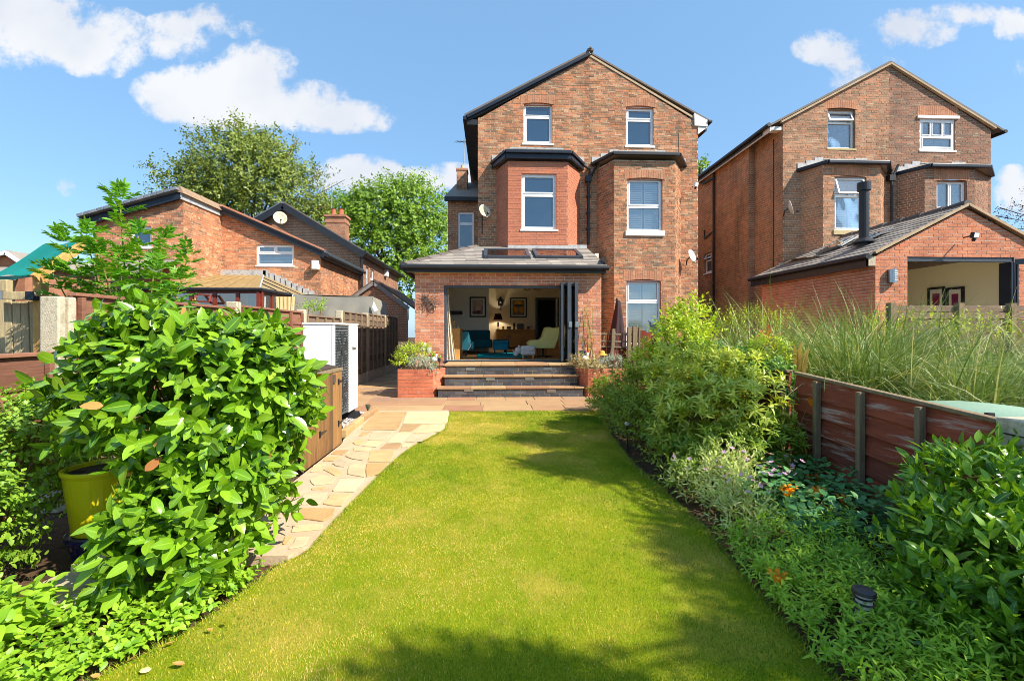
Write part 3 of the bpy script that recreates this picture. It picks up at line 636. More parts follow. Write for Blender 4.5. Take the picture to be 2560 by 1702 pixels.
for (a0, a1, c0, c1) in rl:
    fb = MB(); w_ = .075
    def slab_(a, b, c, d, h0, h1): fb.hexa([pl(a, c, h0), pl(b, c, h0), pl(b, d, h0), pl(a, d, h0)], [pl(a, c, h1), pl(b, c, h1), pl(b, d, h1), pl(a, d, h1)])
    slab_(a0-.02, a0+w_, c0, c1, -.06, .09); slab_(a1-w_, a1+.02, c0, c1, -.06, .09); slab_(a0+w_, a1-w_, c0, c0+w_, -.06, .085); slab_(a0+w_, a1-w_, c1-w_, c1, -.06, .085)
    rf = fb.build('roof_light', M_ANTH, house, bevel=.008)
    pb = MB(); pb.hexa([pl(a0+w_, c0+w_, .05), pl(a1-w_, c0+w_, .05), pl(a1-w_, c1-w_, .05), pl(a0+w_, c1-w_, .05)], [pl(a0+w_, c0+w_, .07), pl(a1-w_, c0+w_, .07), pl(a1-w_, c1-w_, .07), pl(a0+w_, c1-w_, .07)]); pb.build('pane', GL_SKY, rf)
part('flashing', M_LEAD, house, lambda b: (b.box(-.45, .5, YH-.03, YH-.008, 3.9, 4.08), b.box(.5, 2.3, YB-.03, YB-.008, 3.86, 3.98), b.box(2.3, 2.86, YB+.05, YH-.008, 3.9, 4.02)))
# folding doors and their frame
fo = MB(); x0, x1, z0, z1 = op
fo.box(x0, x0+.06, YE+.03, YE+.12, z0, z1); fo.box(x1-.06, x1, YE+.03, YE+.12, z0, z1); fo.box(x0+.06, x1-.06, YE+.03, YE+.12, z1-.06, z1); fo.box(x0+.001, x1-.001, YE-.02, YE+.14, z0-.012, z0+.028)
fo.build('door_frame', M_ANTH, house, bevel=.006)
M_GREYSILL = mat('grey_threshold', [srgb(120, 128, 134)], .45, .4); part('threshold', M_GREYSILL, house, lambda b: b.box(x0+.06, x1-.06, YE-.05, YE+.22, z0+.028, z0+.034))
GL_DOOR = glass_mat('glass_door', (.55, .62, .66), .12)
for i, (dx, ang) in enumerate(((1.72, -4), (1.80, 3), (1.90, -3), (1.98, 3), (2.06, -3))):     # leaves stacked open at the right jamb, standing out from the wall
    t = math.radians(ang); hx, hy = dx+.02, YE+.06; dv = Vector((math.sin(t), -math.cos(t), 0)); ln = .60
    b = MB(); p, q = Vector((hx, hy, 0)), Vector((hx, hy, 0))+dv*ln; zz0, zz1 = z0+.04, z1+.03
    up = Vector((0, 0, 1))
    for (s0_, s1_, za, zb) in ((0, .055, zz0, zz1), (ln-.055, ln, zz0, zz1), (.055, ln-.055, zz0, zz0+.06), (.055, ln-.055, zz1-.06, zz1)):
        a, c = p+dv*s0_, p+dv*s1_; b.bar(a+up*((za+zb)/2), c+up*((za+zb)/2), .055, zb-za)
    dl = b.build('folding_door', M_ANTH, house, bevel=.006, origin=p)
    b = MB(); b.bar(p+dv*.055+up*((zz0+zz1)/2), p+dv*(ln-.055)+up*((zz0+zz1)/2), .016, zz1-zz0-.12); b.build('pane', GL_DOOR, dl)
    if i in (2, 4): part('handle', M_STEEL, dl, lambda b: b.box(q.x-.04, q.x+.04, q.y-.03, q.y-.005, 1.55, 1.68))
bsH.finish(house, 300, prefer=lambda c, u, v: c.y < YE+.2 and c.z > .1)

# dishes and lamps on the walls
def dish(name, lab, p, face, r=.30, m_=None, arm=True, post=0.0, grp=None):
    p = Vector(p); face = Vector(face).normalized(); t = thing(name, lab, 'satellite dish', p); q = face.to_track_quat('Z', 'Y')
    b = MB(); n, k = 20, 5; vs = []
    for sgn in (0, .012):
        for i in range(k+1):
            for j in range(n):
                rr = r*i/k; a = 2*math.pi*j/n; vs.append(p+q@Vector((rr*math.cos(a), rr*1.08*math.sin(a), .30*rr*rr/r+sgn)))
    fs = [(i*n+j, i*n+(j+1) % n, (i+1)*n+(j+1) % n, (i+1)*n+j) for i in range(k) for j in range(n)]; o2 = (k+1)*n
    b.add(vs, fs+[tuple(o2+x for x in f[::-1]) for f in fs]+[(k*n+j, k*n+(j+1) % n, o2+k*n+(j+1) % n, o2+k*n+j) for j in range(n)]); b.build('reflector', m_ or M_DISH, t, smooth=True)
    def ar(b):
        e = p+q@Vector((0, -r*.75, r*.95)); b.tube([p+q@Vector((0, -r, .06)), e], .012, 5); b.ball(e, .045, 8, 6)
    part('feed_arm', M_BLACK, t, ar)
    part('mast', M_BLACK, t, lambda b: b.tube([p-face*.02, p-face*.12+Vector((0, 0, -.05)), p-face*.12+Vector((0, .05, -.2-post))], .02, 6)); return t
dish('satellite_dish', 'round satellite dish with a rusty streak on the wall left of the red brick bay', PY(1210, 530, YH-.35), (.45, -.75, .30), .20, M_DISHR, post=.4)
dish('satellite_dish', 'grey satellite dish low on the wall beside the white ground-floor window with shutters', PY(1726, 642, YH-.3), (.55, -.7, .3), .20)
def floodlight(lab, p, d, w=.16, m_=None):
    p = Vector(p); d = Vector(d); t = thing('floodlight', lab, 'lamp', p)
    part('housing', m_ or M_BLACK, t, lambda b: b.bar(p, p+d.normalized()*.07, w, w*.78), bevel=.008)
    part('lens', M_UPVC, t, lambda b: b.bar(p+d.normalized()*.071, p+d.normalized()*.076, w*.8, w*.6))
    part('bracket', M_BLACK, t, lambda b: b.tube([p+Vector((0, .2, -.02)), p], .015, 5)); part('sensor', M_BLACK, t, lambda b: b.ball(p+Vector((.02, 0, -w*.6)), .04, 8, 6))
floodlight('white security lamp on a bracket at the right edge of the tall middle house', PY(1737, 462, YH-.35), (.5, -.7, -.2), .17, M_WHITE)

# ================================================================== the neighbouring house on the right
YR = 14.2
rh = thing('brick_house', 'brown brick house on the right with a low orange extension', 'house', (12.9, YR, 0))
bsR = BrickSet([B_RIGHT, B_RDARK, B_QUOIN, B_REXT])
rx0, rx1, rxa = 9.37, 16.4, 12.93
p = lambda u, v, y=YR: PY(u, v, y)
ra1w = (p(2069, 0).x, p(2138, 0).x, p(2100, 372).z, p(2100, 270).z); ra2w = (p(2299, 0).x, p(2388, 0).x, p(2340, 377).z, p(2340, 298).z)
rbl = (p(2010, 0).x, p(2208, 0).x, 1.0, 6.72); rbr = (p(2250, 0).x, p(2462, 0).x, 1.0, 6.6)
wall(bsR, rh, (0, YR), XA, [(rx0, 0.5), (rxa, .5), (rxa, 10.06), (rx0, 8.16)], [ra1w, rbl, (ra1w[0]-.09, ra1w[1]+.09, ra1w[3]-.06, ra1w[3]+.26)], 0, soft=1.4)
wall(bsR, rh, (0, YR), XA, [(rxa, 0.5), (rx1, .5), (rx1, 8.05), (rxa, 10.06)], [ra2w, rbr, (ra2w[0]-.08, ra2w[1]+.08, ra2w[3]+.10, ra2w[3]+.43)], 1, soft=1.2, shift=.06)
arch(bsR, rh, (0, YR), XA, ra1w[0]-.04, ra1w[1]+.04, ra1w[3]-.06, .06, .26, 2, M_MORTAR); arch(bsR, rh, (0, YR), XA, ra2w[0]-.03, ra2w[1]+.03, ra2w[3]+.1, .03, .30, 2, M_MORTAR)
yj = PX(1887, 500, rx0).y
wall(bsR, rh, (rx0, yj), (0, -1), [(0, .5), (yj-YR, .5), (yj-YR, 8.16), (0, 8.16)], [], 0, soft=1.0)
wall(bsR, rh, (rx0-.22, yj), (1, 0), [(0, .5), (.22, .5), (.22, 8.1), (0, 8.1)], [], 0, soft=1.0)
swy0, swy1 = PX(1761, 600, rx0-.22).y, PX(1779, 600, rx0-.22).y
sw = (24-swy0, 24-swy1, 3.9, 4.75)
wall(bsR, rh, (rx0-.22, 24), (0, -1), [(0, .5), (24-yj, .5), (24-yj, 8.1), (0, 8.1)], [sw], 0, soft=1.0)
window(rh, (rx0-.22, 24), (0, -1), *sw, [(0, 1, 0, .66, 0, .03), (0, 1, .66, 1, .5, .03)], sill=(.05, .05, .04, M_UPVC))
window(rh, (0, YR), XA, *ra1w, [(0, 1, 0, .66, 0, .015), (0, 1, .66, 1, .35)], inset=.10, glass=GL_SEE, blind=[(.04, .48), (.52, .84)], head=.05, sill=(.03, .05, .02, M_STONE_SILL))
window(rh, (0, YR), XA, *ra2w, [(0, 1, 0, .46, 0, .04), (0, .34, .46, 1, 0, .02), (.34, .67, .46, 1, 0, .02), (.67, 1, .46, 1, 0, .02)], inset=.03, fw=.09, glass=GL_SEE, blind=[(.1, .48), (.52, .9)], sill=(.03, .05, .03, M_WHITE))
part('lintel', M_WHITE, rh, lambda b: b.box(ra2w[0]-.1, ra2w[1]+.1, YR-.06, YR+.05, ra2w[3]+.004, ra2w[3]+.09))
YRB = 13.55
q = lambda u, v: PY(u, v, YRB)
lbw = (q(2086, 0).x, q(2166, 0).x, q(2120, 576).z, q(2120, 441).z); rbw = (q(2341, 0).x, q(2417, 0).x, q(2380, 560).z, q(2380, 450).z)
bay(q(2058, 0).x, q(2201, 0).x, p(2002, 0).x, p(2211, 0).x, 1.0, 6.60, 0, M_MORTAR, [lbw], soft=1.0, archs=[(lbw[0]-.04, lbw[1]+.04, lbw[3]-.04, .06, .27)], hs=rh, bs_=bsR, yb=YRB, yh=YR)
bay(q(2312, 0).x, q(2437, 0).x, p(2240, 0).x, p(2470, 0).x, 1.0, 6.56, 1, M_MORTAR, [rbw], soft=1.0, archs=[(rbw[0]-.04, rbw[1]+.04, rbw[3]-.04, .05, .30)], hs=rh, bs_=bsR, yb=YRB, yh=YR)
window(rh, (0, YRB), XA, *lbw, [(0, 1, 0, .64, 0, .02), (0, 1, .64, 1, .3)], inset=.05, glass=GL_SEE, blind=[(.04, .48), (.52, .96)], sill=(.05, .14, .04, M_STONE_SILL))
window(rh, (0, YRB), XA, *rbw, [(0, .5, 0, .36, 0, .02), (.5, 1, 0, .36, 0, .02), (0, .5, .36, 1, 0, .02), (.5, 1, .36, 1, 0, .02)], inset=.08, fw=.08, glass=GL_SEE, blind=[(.08, .48), (.52, .92)])
bay_roof(rh, q(2066, 0).x-.05, q(2212, 0).x, p(1993, 0).x, p(2226, 0).x, YRB-.15, YR, 6.66, 6.95, .02, .10, M_SLATE); bay_roof(rh, q(2320, 0).x-.05, q(2462, 0).x, p(2240, 0).x, p(2482, 0).x, YRB-.15, YR, 6.60, 6.88, .02, .10, M_SLATE)
roof_slab(rh, (rx0-.42, YR-.06, 8.02), (rxa, YR-.06, 10.14), (rxa, 26, 10.14), (rx0-.42, 26, 8.02), .06, M_SLATE_DK)
roof_slab(rh, (rx1+.42, YR-.06, 7.98), (rxa, YR-.06, 10.14), (rxa, 26, 10.14), (rx1+.42, 26, 7.98), .06, M_SLATE_DK)
part('verge', M_VERGE, rh, lambda b: (b.bar((rx0-.1, YR-.05, 8.13), (rxa, YR-.05, 10.10), .09, .055), b.bar((rxa, YR-.05, 10.10), (rx1+.1, YR-.05, 8.08), .09, .05)))
part('gutter', M_BLACK, rh, lambda b: (b.tube([(rx0-.5, YR-.08, 8.04), (rx0-.5, 26, 8.04)], .065, 8), b.tube([(rx1+.42, YR-.1, 7.98), (rx1+.42, 26, 7.98)], .06, 8), b.box(rx0-.46, rx0-.43, YR+.4, 26, 7.9, 8.02)))
part('fascia', M_WHITE, rh, lambda b: (b.box(rx0-.42, rx0-.385, YR, 26, 7.86, 8.0), b.box(rx0-.4, rx0, YR+.02, YR+.28, 7.92, 8.02)))
def rpipes(b):
    b.tube([PY(2219, 405, YR-.12), PY(2222, 425, YR-.12), PY(2228, 432, YR-.12), PY(2230, 440, YR-.12)], .04); a = PY(2229, 446, YR-.12); b.box(a.x-.1, a.x+.1, a.y-.05, a.y+.1, a.z-.08, a.z+.1)
    b.tube([a, Vector((a.x, a.y, 3.0))], .042); b.tube([PY(2246, 412, YR-.1), PY(2238, 430, YR-.1), PY(2232, 442, YR-.1)], .038)
    y = PX(1784, 600, rx0-.3).y; b.tube([(rx0-.3, y, 7.95), (rx0-.3, y, .6)], .05); b.tube([(rx0-.3, y, 7.7), (rx0-.32, y+.9, 7.75), (rx0-.34, y+1.1, 7.9), (rx0-.34, y+1.1, 8.5)], .05)
    b.tube([(rx0-.3, y, 5.55), (rx0-.26, y+.9, 5.4), (rx0-.26, y+.9, 5.75)], .028); b.tube([(rx0-.3, y, 2.2), (rx0-.26, y+.7, 2.35)], .06)
    y2 = PX(1933, 600, rx0-.03).y; b.tube([(rx0-.02, y2, 7.8), (rx0-.02, y2, 2.5)], .012, 4)
part('downpipe', M_BLACK, rh, rpipes)
dish('satellite_dish', 'pale satellite dish seen edge-on left of the shuttered bay on the right-hand house', PY(1972, 521, YR-.35), (.85, -.5, .25), .21, arm=True)
# its garden-room extension
YX = 9.9; ex0, exa, ez0, eza = 8.684, 10.83, 3.187, 4.27; ex1 = 2*exa-ex0
xo = (9.439, 12.0, .0, 3.138)
wall(bsR, rh, (0, YX), XA, [(ex0, 0), (ex1, 0), (ex1, ez0-.02), (exa, eza-.02), (ex0, ez0-.02)], [xo], 3, course=.0765, L=.230, joint=.012, mortar=M_MORTAR_NEW, name='extension_wall', bond=0, soft=.8, reveal=.12, shift=.05)
wall(bsR, rh, (ex0, YR), (0, -1), [(0, 0), (YR-YX, 0), (YR-YX, 3.10), (0, 3.10)], [], 3, course=.0765, L=.230, joint=.012, mortar=M_MORTAR_NEW, name='extension_wall', bond=0, soft=.8)
Ua = Vector((exa-ex0+.18, 0, eza-ez0+.07)); Lx = Ua.length; e0 = Vector((ex0-.18, YX-.05, ez0-.05))
roof_slab(rh, e0, (exa, YX-.05, eza+.02), (exa, YR, eza+.02), (ex0-.18, YR+.3, ez0-.05), .05, M_SLATE_DK, 'extension_roof'); roof_slab(rh, (ex1+.18, YX-.05, ez0-.05), (exa, YX-.05, eza+.02), (exa, YR, eza+.02), (ex1+.18, YR, ez0-.05), .05, M_SLATE_DK, 'extension_roof')
tiles(rh, e0+Vector((0, 0, .055)), (0, 1, 0), Ua, [(0, 0), (YR-YX+.15, 0), (YR-YX+.1, Lx), (0, Lx)], M_SLATE, w=.32, gauge=.22, solo=200)
tiles(rh, Vector((ex1+.18, YX-.05, ez0)), (0, 1, 0), Vector((-Ua.x, 0, Ua.z)), [(0, 0), (YR-YX, 0), (YR-YX, Lx), (0, Lx)], M_SLATE, w=.32, gauge=.22, solo=0)
nx_ = Ua.cross(Vector((0, 1, 0))).normalized(); nx_ = nx_ if nx_.z > 0 else -nx_
for quad_ in (((2040, 637), (2100, 618), (2146, 592), (2082, 612)), ((2118, 617), (2162, 604), (2232, 573), (2188, 588))):
    pq = [ray_plane(u_, v_, e0+nx_*.10, nx_) for u_, v_ in quad_]; rf = part('roof_light', M_ANTH, rh, lambda b: b.prism(pq, nx_*.05)); cq = sum(pq, Vector())/4; part('pane', GL_SKY, rf, lambda b: b.prism([cq+(q_-cq)*.8+nx_*.05 for q_ in pq], nx_*.008))
    part('flashing', M_LEAD, rh, lambda b: b.bar(pq[1]+nx_*.03, pq[2]+nx_*.03, .12, .03, up=nx_))
for i in range(8): part('ridge_tile', M_SLATE_DK, rh, lambda b: b.tube([(exa, YX-.06+i*.54, eza+.07), (exa, YX-.06+i*.54+.56, eza+.05)], [.10, .085], 8, rnd=random.random()))
part('verge', M_VERGE, rh, lambda b: (b.bar((ex0-.06, YX-.04, ez0+.03), (exa, YX-.04, eza+.06), .10, .055), b.bar((exa, YX-.04, eza+.06), (ex1+.1, YX-.04, ez0), .10, .055)))
part('gutter', M_BLACK, rh, lambda b: (b.tube([(ex0-.22, YX-.06, ez0-.05), (ex0-.22, YR+.35, ez0-.05)], .06, 8), b.box(ex0-.17, ex0-.15, YX, YR+.35, ez0-.28, ez0-.05)))
part('box_end', M_CONC, rh, lambda b: b.box(ex0-.17, ex0-.01, YX-.02, YX+.05, ez0-.26, ez0-.04))
xf = MB(); xf.box(xo[0], xo[1], YX+.02, YX+.12, xo[3]-.1, xo[3]); xf.box(xo[0], xo[0]+.03, YX+.02, YX+.12, 0, xo[3]-.1); xf.build('door_frame', M_ANTH, rh, bevel=.006)
for i in range(3): part('folding_door', M_NAVY, rh, lambda b: b.box(xo[1]-.08-.065*i, xo[1]-.03-.065*i, YX-.12, YX+.14, .05, xo[3]-.12), bevel=.006)
part('door_top_leaf', M_ANTH, rh, lambda b: b.bar((xo[1]-.1, YX-.1, xo[3]-.11), (xo[1]+1.2, YX-1.0, xo[3]-.13), .05, .12))
part('extension_room', M_ROOM, rh, lambda b: (b.quad((xo[0]-.4, 13.9, 0), (xo[1]+.6, 13.9, 0), (xo[1]+.6, 13.9, 3.6), (xo[0]-.4, 13.9, 3.6)), b.quad((xo[0]-.4, YX+.15, 0), (xo[0]-.4, 13.9, 0), (xo[0]-.4, 13.9, 3.3), (xo[0]-.4, YX+.15, 3.3)), b.quad((xo[1]+.6, YX+.15, 0), (xo[1]+.6, 13.9, 0), (xo[1]+.6, 13.9, 3.3), (xo[1]+.6, YX+.15, 3.3)), b.quad((xo[0]-.4, YX+.15, .05), (xo[1]+.6, YX+.15, .05), (xo[1]+.6, 13.9, .05), (xo[0]-.4, 13.9, .05)), b.quad((xo[0]-.4, YX+.15, 3.3), (xo[1]+.6, YX+.15, 3.3), (xo[1]+.6, 13.9, 3.7), (xo[0]-.4, 13.9, 3.7))))
bsR.finish(rh, 300, prefer=lambda c, u, v: c.y < YX+.2 and c.z > 1.9)
fl = PY(2160, 620, 10.9); fz = PY(2160, 457, 10.9).z
flue = thing('flue_pipe', 'black stove flue with a wide collar standing on the low slate extension roof', 'flue', fl)
part('pipe', M_BLACK, flue, lambda b: b.lathe([(.108, fl.z-.15), (.108, fz-.22), (.145, fz-.20), (.145, fz), (.1, fz), (.1, fz-.05), (0, fz-.05)], (fl.x, fl.y, 0), 20), smooth=False)
part('collar', M_BLACK, flue, lambda b: b.lathe([(.13, fl.z+.24), (.27, fl.z+.14), (.27, fl.z+.12), (.15, fl.z+.12), (.17, fl.z-.2)], (fl.x, fl.y, 0), 20))
floodlight('black floodlight high on the orange brick gable of the low extension', PY(2432, 588, YX-.28), (.15, -.9, -.2), .17)
wlp = PY(2231, 690, YX-.06); wlamp = thing('wall_lamp', 'stainless steel cylinder lamp on the brick pier beside the wide opening on the right', 'lamp', wlp)
part('cylinder', M_STEEL, wlamp, lambda b: b.lathe([(.0, -.15), (.085, -.15), (.085, .15), (.0, .15)], wlp, 18), smooth=False)
part('slot', M_WHITE, wlamp, lambda b: [b.box(wlp.x-.03, wlp.x+.05, wlp.y-.093, wlp.y-.07, wlp.z-.1+.05*i, wlp.z-.085+.05*i) for i in range(5)])
for i, (ua, ub, va, lab) in enumerate(((2322, 2364, 720, 'black framed print on the pale wall of the right extension, partly behind the shoots'), (2369, 2412, 720, 'black framed print in purple and red on the pale wall of the right extension'))):
    xw = xo[1]+.59; a, b_ = PX(ua, va, xw), PX(ub, va, xw); y0, y1 = min(a.y, b_.y), max(a.y, b_.y); t = thing('framed_print', lab, 'picture', (xw, y0, a.z-.9), 'pictures in the right extension')
    part('frame', M_BLACK, t, lambda b: (b.box(xw-.05, xw, y0, y1, a.z-.06, a.z), b.box(xw-.05, xw, y0, y0+.06, a.z-.85, a.z-.06), b.box(xw-.05, xw, y1-.06, y1, a.z-.85, a.z-.06), b.box(xw-.05, xw, y0, y1, a.z-.9, a.z-.85)))
    part('mount', M_WHITE, t, lambda b: b.box(xw-.03, xw-.004, y0+.06, y1-.06, a.z-.85, a.z-.06)); part('print', mat('print_purple', [srgb(60, 40, 110), srgb(150, 40, 80), srgb(40, 30, 70)], .5, by='noise', vscale=9), t, lambda b: b.box(xw-.036, xw-.03, y0+.14, y1-.14, a.z-.75, a.z-.18))

# ================================================================== the brick house on the left with its conservatory
YA, YBB, YC = 15.4, 17.5, 22.4
xa0, xa1 = PY(237, 0, YA).x, PY(459, 0, YA).x; xb1 = PY(802, 0, YBB).x; xc1 = -6.34
lh = thing('brick_house', 'low orange brick house on the left with a lean-to roof and a tan conservatory', 'house', (-9, YBB, 0))
bsL = BrickSet([B_LEFT, B_FAR]); zl = 1.2
aw = (PY(325, 0, YA).x, PY(378, 0, YA).x, PY(350, 618, YA).z, PY(350, 565, YA).z)
wall(bsL, lh, (0, YA), XA, [(xa0, zl), (xa1, zl), (xa1, PY(459, 497, YA).z), (xa0, PY(237, 556, YA).z)], [aw], 0, soft=1.2)
wall(bsL, lh, (xa1, YA), (0, 1), [(0, zl), (YBB-YA, zl), (YBB-YA, 6.0), (0, 6.0)], [], 0, soft=1.2)
bw = (PY(641, 0, YBB).x, PY(735, 0, YBB).x, PY(690, 664, YBB).z, PY(690, 612, YBB).z)
zb_r, zb_l = PY(802, 634, YBB).z, PY(560, 526, YBB).z
wall(bsL, lh, (0, YBB), XA, [(xa1, zl), (xb1, zl), (xb1, zb_r), (xa1, zb_l)], [bw], 0, soft=1.2)
wall(bsL, lh, (xb1, YBB), (0, 1), [(0, zl), (YC-YBB, zl), (YC-YBB, zb_r), (0, zb_r)], [], 0, soft=1.2)
window(lh, (0, YA), XA, *aw, [(0, 1, 0, 1, 0, .03)], sill=(.08, .06, .04, M_WHITE)); window(lh, (0, YBB), XA, *bw, [(0, 1, 0, .60, 0, .02), (0, .5, .60, 1), (.5, 1, .60, 1)], inset=.04, glass=GL_SEE, sill=(.04, .05, .03, M_UPVC), blind=[(.04, .96)])
za0, za1 = PY(215, 550, YA).z, PY(457, 482, YA).z; xv0 = PY(215, 0, YA).x
roof_slab(lh, (xv0-.05, YA-.2, za0), (xa1+.05, YA-.2, za1), (xa1+.05, YBB+1, za1), (xv0-.05, YBB+1, za0), .06, M_TILE_GREY)
part('bargeboard', M_NAVY, lh, lambda b: b.bar((xv0, YA-.16, za0-.12), (xa1, YA-.16, za1-.12), .05, .24))
for i in range(15): 
    pa, pb = Vector((xv0, YA-.2, za0+.06)).lerp(Vector((xa1, YA-.2, za1+.06)), i/15), Vector((xv0, YA-.2, za0+.06)).lerp(Vector((xa1, YA-.2, za1+.06)), (i+.94)/15)
    part('verge_tile', M_TILE_GREY, lh, lambda b: b.bar(pa, pb, .30, .10, rnd=random.random()), bevel=.01)
for i in range(10):
    y0 = YA-.22+i*.26; part('ridge_tile', M_ROOFSTONE, lh, lambda b: b.prism([(xa1-.25, y0, za1), (xa1+.02, y0, za1+.16), (xa1+.14, y0, za1-.08)], (0, .255, 0), rnd=random.random()))
part('fascia', M_LEAD, lh, lambda b: b.box(xa1+.01, xa1+.05, YA-.18, YBB, za1-.26, za1-.06))
zB = lambda x: zb_l+(zb_r-zb_l)*(x-xa1)/(xb1-xa1)
roof_slab(lh, (xa1+.1, YBB-.2, zB(xa1+.1)+.1), (xb1+.25, YBB-.2, zB(xb1+.25)+.1), (xb1+.25, YC, zB(xb1+.25)+.1), (xa1+.1, YC, zB(xa1+.1)+.1), .07, M_TILE_GREY)
part('bargeboard', M_BLACK, lh, lambda b: b.bar((xa1+.1, YBB-.18, zB(xa1+.1)), (xb1+.22, YBB-.18, zB(xb1+.22)), .05, .2))
part('verge', mat('verge_red', [srgb(196, 128, 100), srgb(170, 120, 96)], by='noise'), lh, lambda b: b.bar((xa1+.1, YBB-.2, zB(xa1+.1)+.19), (xb1+.22, YBB-.2, zB(xb1+.22)+.19), .16, .06))
part('gutter', M_BLACK, lh, lambda b: (b.tube([(xb1+.3, YBB-.2, zB(xb1+.25)+.02), (xb1+.3, YC, zB(xb1+.25)+.02)], .07, 8), b.box(xb1+.02, xb1+.22, YBB-.1, YC, zB(xb1+.2)-.12, zB(xb1+.2)-.02)))
bsL.finish(lh, 300, prefer=lambda c, u, v: v < 720 and c.y > YBB-.2 and c.x < xb1-.02)
part('outhouse_roof', M_SLATE, lh, lambda b: b.prism([PY(372, 690, 14.2), PY(447, 655, 14.2), PY(447, 655, 15.35), PY(300, 655, 15.35), PY(290, 690, 14.2)], (0, 0, .06)))
vt = PY(789, 663, YBB-.12); vbx = thing('vent_box', 'small white flue box on the orange brick wall right of the wide white window', 'vent', vt)
part('box', M_WHITE, vbx, lambda b: b.box(vt.x-.12, vt.x+.12, vt.y-.12, vt.y+.12, vt.z-.17, vt.z+.17), bevel=.03); part('spigot', M_WHITE, vbx, lambda b: b.tube([(vt.x, vt.y, vt.z), (vt.x, vt.y+.14, vt.z)], .06, 10))
# further gabled house behind it
fh = thing('brick_house', 'darker brown brick house with black bargeboards and a chimney, behind the low orange one', 'house', (-9, YC, 0))
bsF = BrickSet([B_FAR]); zap = PY(714, 516, YC).z; xap = PY(714, 0, YC).x; zer = PY(905, 628, YC).z; sl_ = (zap-zer)/(xc1-xap)
wall(bsF, fh, (0, YC), XA, [(xap-3.0, zl), (xc1, zl), (xc1, zer), (xap, zap), (xap-3.0, zap-3.0*sl_)], [], 0, soft=1.0)
fw_ = [(31.5-9.0, 0)]
wf = [(PX(926, 0, xc1).y-YC, PX(935, 0, xc1).y-YC, 3.3, 4.75), (PX(917, 0, xc1).y-YC-.2, PX(917, 0, xc1).y-YC+.35, 3.3, 4.75)]
wall(bsF, fh, (xc1, YC), (0, 1), [(0, zl), (9.1, zl), (9.1, zer), (0, zer)], wf, 0, soft=1.0)
for w4 in wf: window(fh, (xc1, YC), (0, 1), *w4, [(0, 1, 0, .65, 0, .03), (0, 1, .65, 1, 0, .03)])
bsF.finish(fh, 250, prefer=lambda c, u, v: c.y < YC+.1 and u > 640 and v < 640)
for sg in (1, -1):
    xe = xap+sg*(xc1-xap+.3); ze = zap-(xc1-xap+.3)*sl_
    roof_slab(fh, (xe, YC-.35, ze+.06), (xap, YC-.35, zap+.06), (xap, 31.8, zap+.06), (xe, 31.8, ze+.06), .10, M_TILE_GREY if sg < 0 else M_SLATE_DK)
    part('bargeboard', M_BLACK, fh, lambda b: b.bar((xe, YC-.33, ze-.06), (xap, YC-.33, zap-.06), .06, .30))
part('gutter', M_BLACK, fh, lambda b: (b.tube([(xc1+.32, YC-.35, zer-.1), (xc1+.32, 31.8, zer-.1)], .08, 8), b.tube([(xc1+.12, YC-.1, zer-.1), (xc1+.12, YC-.1, 1.5)], .07, 8), b.box(xc1, xc1+.25, YC, 31.6, zer-.22, zer-.14)))
bxp = PX(966, 683, xc1+.1); part('vent_box', M_WHITE, fh, lambda b: b.box(bxp.x-.1, bxp.x+.1, bxp.y-.25, bxp.y+.25, bxp.z-.2, bxp.z+.2), bevel=.02)
dish('satellite_dish', 'tan satellite dish in the gable of the darker house behind the low orange one', PY(700, 547, YC-.5), (.45, -.8, .3), .30, M_DISHR)
cx0, cx1 = PY(814, 0, 27).x, PY(862, 0, 27).x; cz0, cz1 = PY(840, 600, 27).z, PY(840, 542, 27).z
bsD = BrickSet([B_FAR]); cs = thing('chimney_stack', 'brown brick chimney with two clay pots on the house behind, under the trees', 'chimney', ((cx0+cx1)/2, 27, cz0-.5))
for o_, a_, l_ in (((cx0, 27), (1, 0), cx1-cx0), ((cx1, 27), (0, 1), .8), ((cx0, 27.8), (0, -1), .8)): wall(bsD, cs, o_, a_, [(0, cz0-1.2), (l_, cz0-1.2), (l_, cz1), (0, cz1)], [], 0, soft=1)
bsD.finish(cs, 120)
part('chimney_cap', B_FAR, cs, lambda b: (b.box(cx0-.04, cx1+.04, 26.96, 27.84, cz1-.35, cz1-.18), b.box(cx0-.08, cx1+.08, 26.92, 27.88, cz1, cz1+.12)))
for k_ in (.32, .72): 
    pp = Vector((cx0+(cx1-cx0)*k_, 27.3, cz1+.12)); part('chimney_pot', mat('clay_pot', [srgb(178, 96, 66)]), cs, lambda b: b.lathe([(.17, 0), (.15, .1), (.13, .36), (.16, .4), (.10, .4)], pp, 12))
aerial(PY(829, 524, 27.3), 1.5, 'tv_aerial', 'tall television aerial on the chimney with two clay pots', .5, 1.6)
# conservatory
YF = 13.5; xcL, xcR = PY(300, 0, YF).x, PY(650, 0, YF).x; zce = PY(600, 722, YF).z; ztp = PY(640, 690, YBB).z; xtR = PY(700, 0, YBB).x
M_POLY = mat('polycarbonate_tan', [srgb(186, 158, 104), srgb(170, 142, 92), srgb(196, 168, 114)], .45, .4, by='noise', vscale=2, stretch=(1, 1, 1), transl=.25)
M_POLYG = mat('polycarbonate_grey', [srgb(172, 150, 106), srgb(158, 138, 98)], .45, .4, by='noise', vscale=2, transl=.2)
M_BROWNF = mat('mahogany_frame', [srgb(126, 52, 34), srgb(112, 44, 30)], .4, .45, by='noise', vscale=5)
M_PBAR = mat('bar_tan', [srgb(150, 126, 84)]); con = part('conservatory', M_POLY, lh, lambda b: b.prism([(xcL, YF, zce), (xcR, YF, zce), (xtR-.6, YBB-.01, ztp), (xcL, YBB-.01, ztp)], (0, 0, .03)))
